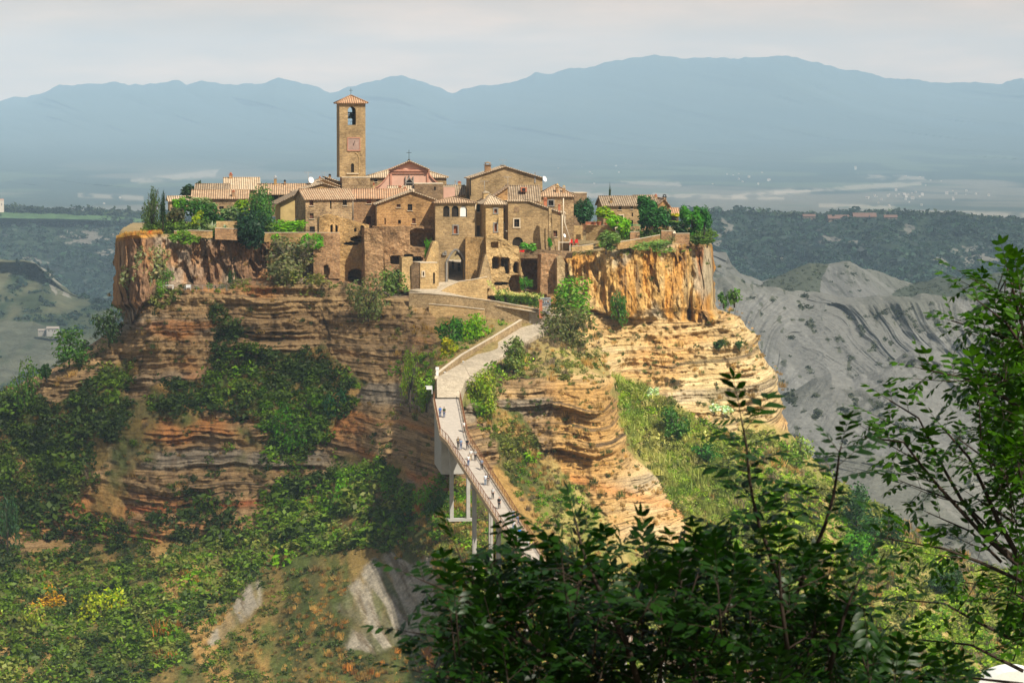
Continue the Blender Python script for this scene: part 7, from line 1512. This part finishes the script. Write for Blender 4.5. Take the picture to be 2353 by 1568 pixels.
    # trunk down to the slope
    gz = -1.7 - .29 * (base.y - 2); tp = Vector(base); wood.tube([tp, tp + Vector((.2, .1, -1.2)), Vector((tp.x + .3, tp.y, gz - .8))], [thick * 2.6, thick * 3.4, thick * 4.5], 10); wood.build('branches', M['bark_d'], rt)
    return rt
CEN = [
 ([(1702, 918), (1706, 960), (1714, 1020), (1720, 1090), (1730, 1150), (1745, 1210), (1768, 1270), (1795, 1350), (1815, 1440), (1840, 1580)], 0, 1.3, .62),
 ([(1932, 985), (1928, 1040), (1922, 1090), (1914, 1140), (1895, 1205), (1862, 1285), (1830, 1360), (1815, 1450), (1810, 1580)], .3, 1.2, .42),
 ([(1322, 1158), (1328, 1200), (1340, 1270), (1370, 1340), (1400, 1400), (1440, 1480), (1470, 1580)], -.3, 1.5, .7),
 ([(1140, 1200), (1136, 1250), (1136, 1310), (1150, 1370), (1200, 1430), (1290, 1500), (1380, 1580)], .2, 1.1, .75), ([(1048, 1215), (1055, 1260), (1075, 1320), (1110, 1380), (1180, 1450), (1280, 1530)], 0, 1.1, .75),
 ([(965, 1290), (1000, 1320), (1060, 1370), (1140, 1440), (1240, 1520)], -.2, 1., .75), ([(948, 1412), (1000, 1430), (1070, 1470), (1160, 1530), (1250, 1580)], .3, 1., .75), ([(955, 1500), (1010, 1510), (1090, 1540), (1180, 1590)], 0, 1., .8),
 ([(1490, 1222), (1495, 1270), (1505, 1340), (1530, 1420), (1560, 1500), (1600, 1590)], .2, 1.1, .75), ([(1555, 1245), (1560, 1300), (1568, 1370), (1575, 1450), (1600, 1590)], -.3, 1., .75), ([(1640, 1240), (1650, 1300), (1670, 1370), (1700, 1450), (1750, 1580)], .4, 1., .75),
 ([(1905, 1275), (1900, 1330), (1885, 1400), (1860, 1480), (1850, 1580)], 0, 1., .75), ([(1985, 1268), (1975, 1310), (1955, 1370), (1930, 1440), (1900, 1560)], -.4, 1., .7), ([(1230, 1270), (1245, 1320), (1280, 1400), (1340, 1480), (1400, 1570)], .5, 1., .75),
 ([(1400, 1240), (1405, 1300), (1415, 1380), (1440, 1470), (1470, 1580)], .6, 1., .75), ([(2100, 1500), (2080, 1530), (2040, 1570), (2000, 1610)], .5, 1., .8), ([(2180, 1530), (2150, 1560), (2100, 1600)], .2, 1., .8), ([(1790, 1250), (1790, 1310), (1795, 1390), (1810, 1500)], -.6, 1., .7)]
near_tree('ash_tree', 'dark leafy tree filling the bottom centre of the view, in front of the footbridge', CEN, 15.5, .24, .098, 4, .066, (.006, .019, .004), (.018, .050, .008), 5,
          ([(990, 1500), (1000, 1400), (1080, 1370), (1210, 1365), (1290, 1290), (1380, 1320), (1480, 1290), (1560, 1300), (1650, 1290), (1740, 1320), (1820, 1340), (1920, 1330), (1980, 1350), (1990, 1450), (2060, 1540), (2200, 1560), (2200, 1640), (960, 1640)], 200, 1.0), thick=.013, tipoff=40, width=.36, root=(1560, 1700, 15.6))
RT = [
 ([(1990, 958), (2030, 985), (2075, 1015), (2110, 1060), (2150, 1110), (2200, 1165), (2260, 1230), (2330, 1290), (2420, 1350)], 0, 1.3, .4), ([(2042, 872), (2080, 910), (2110, 960), (2140, 1020), (2170, 1080), (2210, 1150), (2270, 1230), (2340, 1290)], .5, 1.2, .42),
 ([(2115, 800), (2150, 822), (2190, 848), (2230, 872), (2290, 900), (2360, 950), (2420, 1010)], -.4, 1.2, .6), ([(2185, 690), (2215, 700), (2250, 735), (2290, 768), (2340, 800), (2420, 860)], .3, 1.2, .65), ([(2312, 562), (2318, 610), (2328, 670), (2345, 740), (2370, 830), (2420, 960)], 0, 1.3, .8),
 ([(2068, 1058), (2110, 1075), (2160, 1110), (2220, 1160), (2290, 1230)], .8, .8, .5), ([(2010, 1185), (2060, 1195), (2110, 1230), (2170, 1260), (2250, 1290), (2360, 1340)], -.3, 1., .5), ([(2060, 1330), (2110, 1345), (2170, 1385), (2240, 1425), (2330, 1470), (2420, 1520)], .4, 1., .5),
 ([(2165, 935), (2190, 985), (2225, 1050), (2260, 1120), (2290, 1190), (2340, 1280), (2420, 1400)], .1, 1.7, .45), ([(2240, 640), (2270, 680), (2310, 740), (2350, 800)], -.2, .9, .8), ([(2200, 800), (2240, 830), (2290, 860), (2360, 900)], .6, .9, .8), ([(2210, 1290), (2250, 1310), (2310, 1350), (2400, 1400)], 0, .9, .7),
 ([(2130, 1130), (2170, 1170), (2230, 1220), (2300, 1290)], .5, .8, .7), ([(2090, 1420), (2150, 1440), (2230, 1480), (2350, 1540)], .2, .9, .6), ([(2200, 960), (2240, 1010), (2300, 1080), (2380, 1160)], -.5, 1., .8), ([(2230, 1090), (2270, 1130), (2330, 1200)], .3, .8, .8), ([(2150, 1500), (2220, 1520), (2350, 1570)], 0, .8, .6)]
near_tree('elder_tree', 'open branched tree with small leaves and gold seed clusters along the right edge', RT, 27, .28, .118, 3, .085, (.018, .052, .007), (.056, .125, .015), 9,
          ([(2305, 610), (2352, 660), (2420, 800), (2420, 1500), (2345, 1450), (2325, 1300), (2300, 1180), (2265, 1050), (2240, 930), (2255, 830), (2275, 760), (2292, 680)], 160, .55), thick=.02, width=.42, root=(2440, 1620, 27.4), spread=.9, tipoff=46)
# ================================================================ LIGHT, AIR, CAMERA
SUN = Vector((.60, -.66, 1.02)).normalized()
sl = bpy.data.lights.new('sun', 'SUN'); sl.energy = 5.0; sl.angle = math.radians(.5); sl.color = (1., .93, .80)
so = bpy.data.objects.new('sun', sl); COL.objects.link(so); so.rotation_euler = SUN.to_track_quat('Z', 'Y').to_euler(); so.location = (100, 0, 200)
w = bpy.data.worlds.new('World'); SC.world = w; w.use_nodes = True; nt = w.node_tree
bg = nt.nodes['Background']; bg.inputs[1].default_value = .1
sky = N(nt, 'ShaderNodeTexSky', sky_type='NISHITA'); sky.sun_disc = False
sky.sun_elevation = math.asin(SUN.z); sky.sun_rotation = math.atan2(SUN.x, SUN.y); sky.dust_density = 3.; sky.altitude = 400
tc = N(nt, 'ShaderNodeTexCoord').outputs['Generated']
sp = N(nt, 'ShaderNodeSeparateXYZ'); L(nt, tc, sp.inputs[0])
mp = N(nt, 'ShaderNodeMapping'); mp.inputs['Scale'].default_value = (7, 7, 42); L(nt, tc, mp.inputs[0])
cn = noise(nt, mp.outputs[0], 1.6, 6, .55)
cc = ramp(nt, cn, [(.3, (4.5, 4.7, 5.0)), (.5, (5.9, 5.75, 5.55)), (.72, (8.2, 7.5, 6.8))])
dk = ramp(nt, sp.outputs[2], [(0., (1.07, 1.05, 1.02)), (.035, (1.0, 1.0, 1.0)), (.05, (.93, .93, .94)), (.11, (.62, .63, .65)), (.5, (.36, .38, .42))])
cc = mixc(nt, 'MULTIPLY', 1., cc, dk)
cov = ramp(nt, sp.outputs[2], [(0., .96), (.08, .96), (.45, .62)])
cc = mixc(nt, 'MULTIPLY', ramp(nt, sp.outputs[2], [(0., 1.), (.05, 1.), (.09, 0.)]), cc, (1.12, .74, .48))
L(nt, mixc(nt, 'MIX', cov, sky.outputs[0], cc), bg.inputs[0])

# thin cloud added above the frame to dim the sun on the left flank
def shade_cloud(name, label, tx, ty, tz, rx, ry, h, seed, rot=0.):
    c = Vector((tx, ty, tz)) + SUN * ((h - tz) / SUN.z)
    nu, nv = 96, 48; a = np.linspace(0, 2 * math.pi, nu, endpoint=False); b = np.linspace(-math.pi / 2, math.pi / 2, nv)
    A, B = np.meshgrid(a, b)
    r = 1 + .30 * (fbm(np.cos(A) * 2 + 5, np.sin(A) * 2 + 5, seed, 4) - .5) * 2
    bx = r * rx * np.cos(B) * np.cos(A); by = r * ry * np.cos(B) * np.sin(A)
    x = c.x + bx * math.cos(rot) - by * math.sin(rot); y = c.y + bx * math.sin(rot) + by * math.cos(rot)
    z = c.z + np.sin(B) * np.where(np.sin(B) > 0, .30, .06) * min(rx, ry) * (1 + .8 * fbm(A * 3, B * 6, seed + 3))
    f = grid_faces(nv, nu); i = np.arange(nv - 1) * nu
    f = np.concatenate([f, np.stack([i + nu - 1, i + nu + nu - 1, i + nu, i], 1)])
    o = np_mesh(name, np.stack([x, y, z], -1).reshape(-1, 3), f, M['shade_cloud']); tag(o, label=label, kind='structure'); return o
M['shade_cloud'], nt, b = mat('thin cloud', 1.); b.inputs['Base Color'].default_value = (.9, .9, .92, 1); tr = N(nt, 'ShaderNodeBsdfTransparent'); mx = N(nt, 'ShaderNodeMixShader'); mx.inputs[0].default_value = .32
L(nt, tr.outputs[0], mx.inputs[1]); L(nt, b.outputs[0], mx.inputs[2]); L(nt, mx.outputs[0], nt.nodes['Material Output'].inputs[0])
CLOUDS = True
if CLOUDS:

    shade_cloud('shade_cloud', 'small thin veil added out of view to shade the left flank of the hill', -56, 534, -45, 43, 31, 1300, 35)

# air: even haze round everything
hz = MB(); hz.box((0, 11200, 240), 16000, 22700, 1010)
ho = hz.build('haze', M['dist']); ho.data.materials.clear()
hm = bpy.data.materials.new('haze'); hm.use_nodes = True; nt = hm.node_tree; nt.nodes.remove(nt.nodes['Principled BSDF'])
pv = N(nt, 'ShaderNodeVolumePrincipled'); pv.inputs['Color'].default_value = (.55, .78, 1.0, 1); pv.inputs['Density'].default_value = 5.4e-5
pv.inputs['Anisotropy'].default_value = -.3
L(nt, pv.outputs[0], nt.nodes['Material Output'].inputs['Volume']); ho.data.materials.append(hm); tag(ho, kind='stuff', label='thin blue haze filling the valley and the plain')

cam = bpy.data.cameras.new('camera'); co = bpy.data.objects.new('camera', cam); COL.objects.link(co); SC.camera = co
co.location = (0, 0, 0); co.rotation_euler = (math.radians(90) - TH, 0, 0)
cam.sensor_width = 36; cam.lens = F * 36 / 2352; cam.clip_end = 60000; cam.clip_start = .5
cam.dof.use_dof = True; cam.dof.focus_distance = 480; cam.dof.aperture_fstop = 13
SC.view_settings.view_transform = 'Standard'; SC.view_settings.look = 'None'; SC.view_settings.exposure = .5; SC.view_settings.gamma = 1
SC.cycles.max_bounces = 5; SC.cycles.diffuse_bounces = 3; SC.cycles.volume_bounces = 2; SC.cycles.transmission_bounces = 3; SC.cycles.transparent_max_bounces = 6
SC.cycles.use_denoising = True
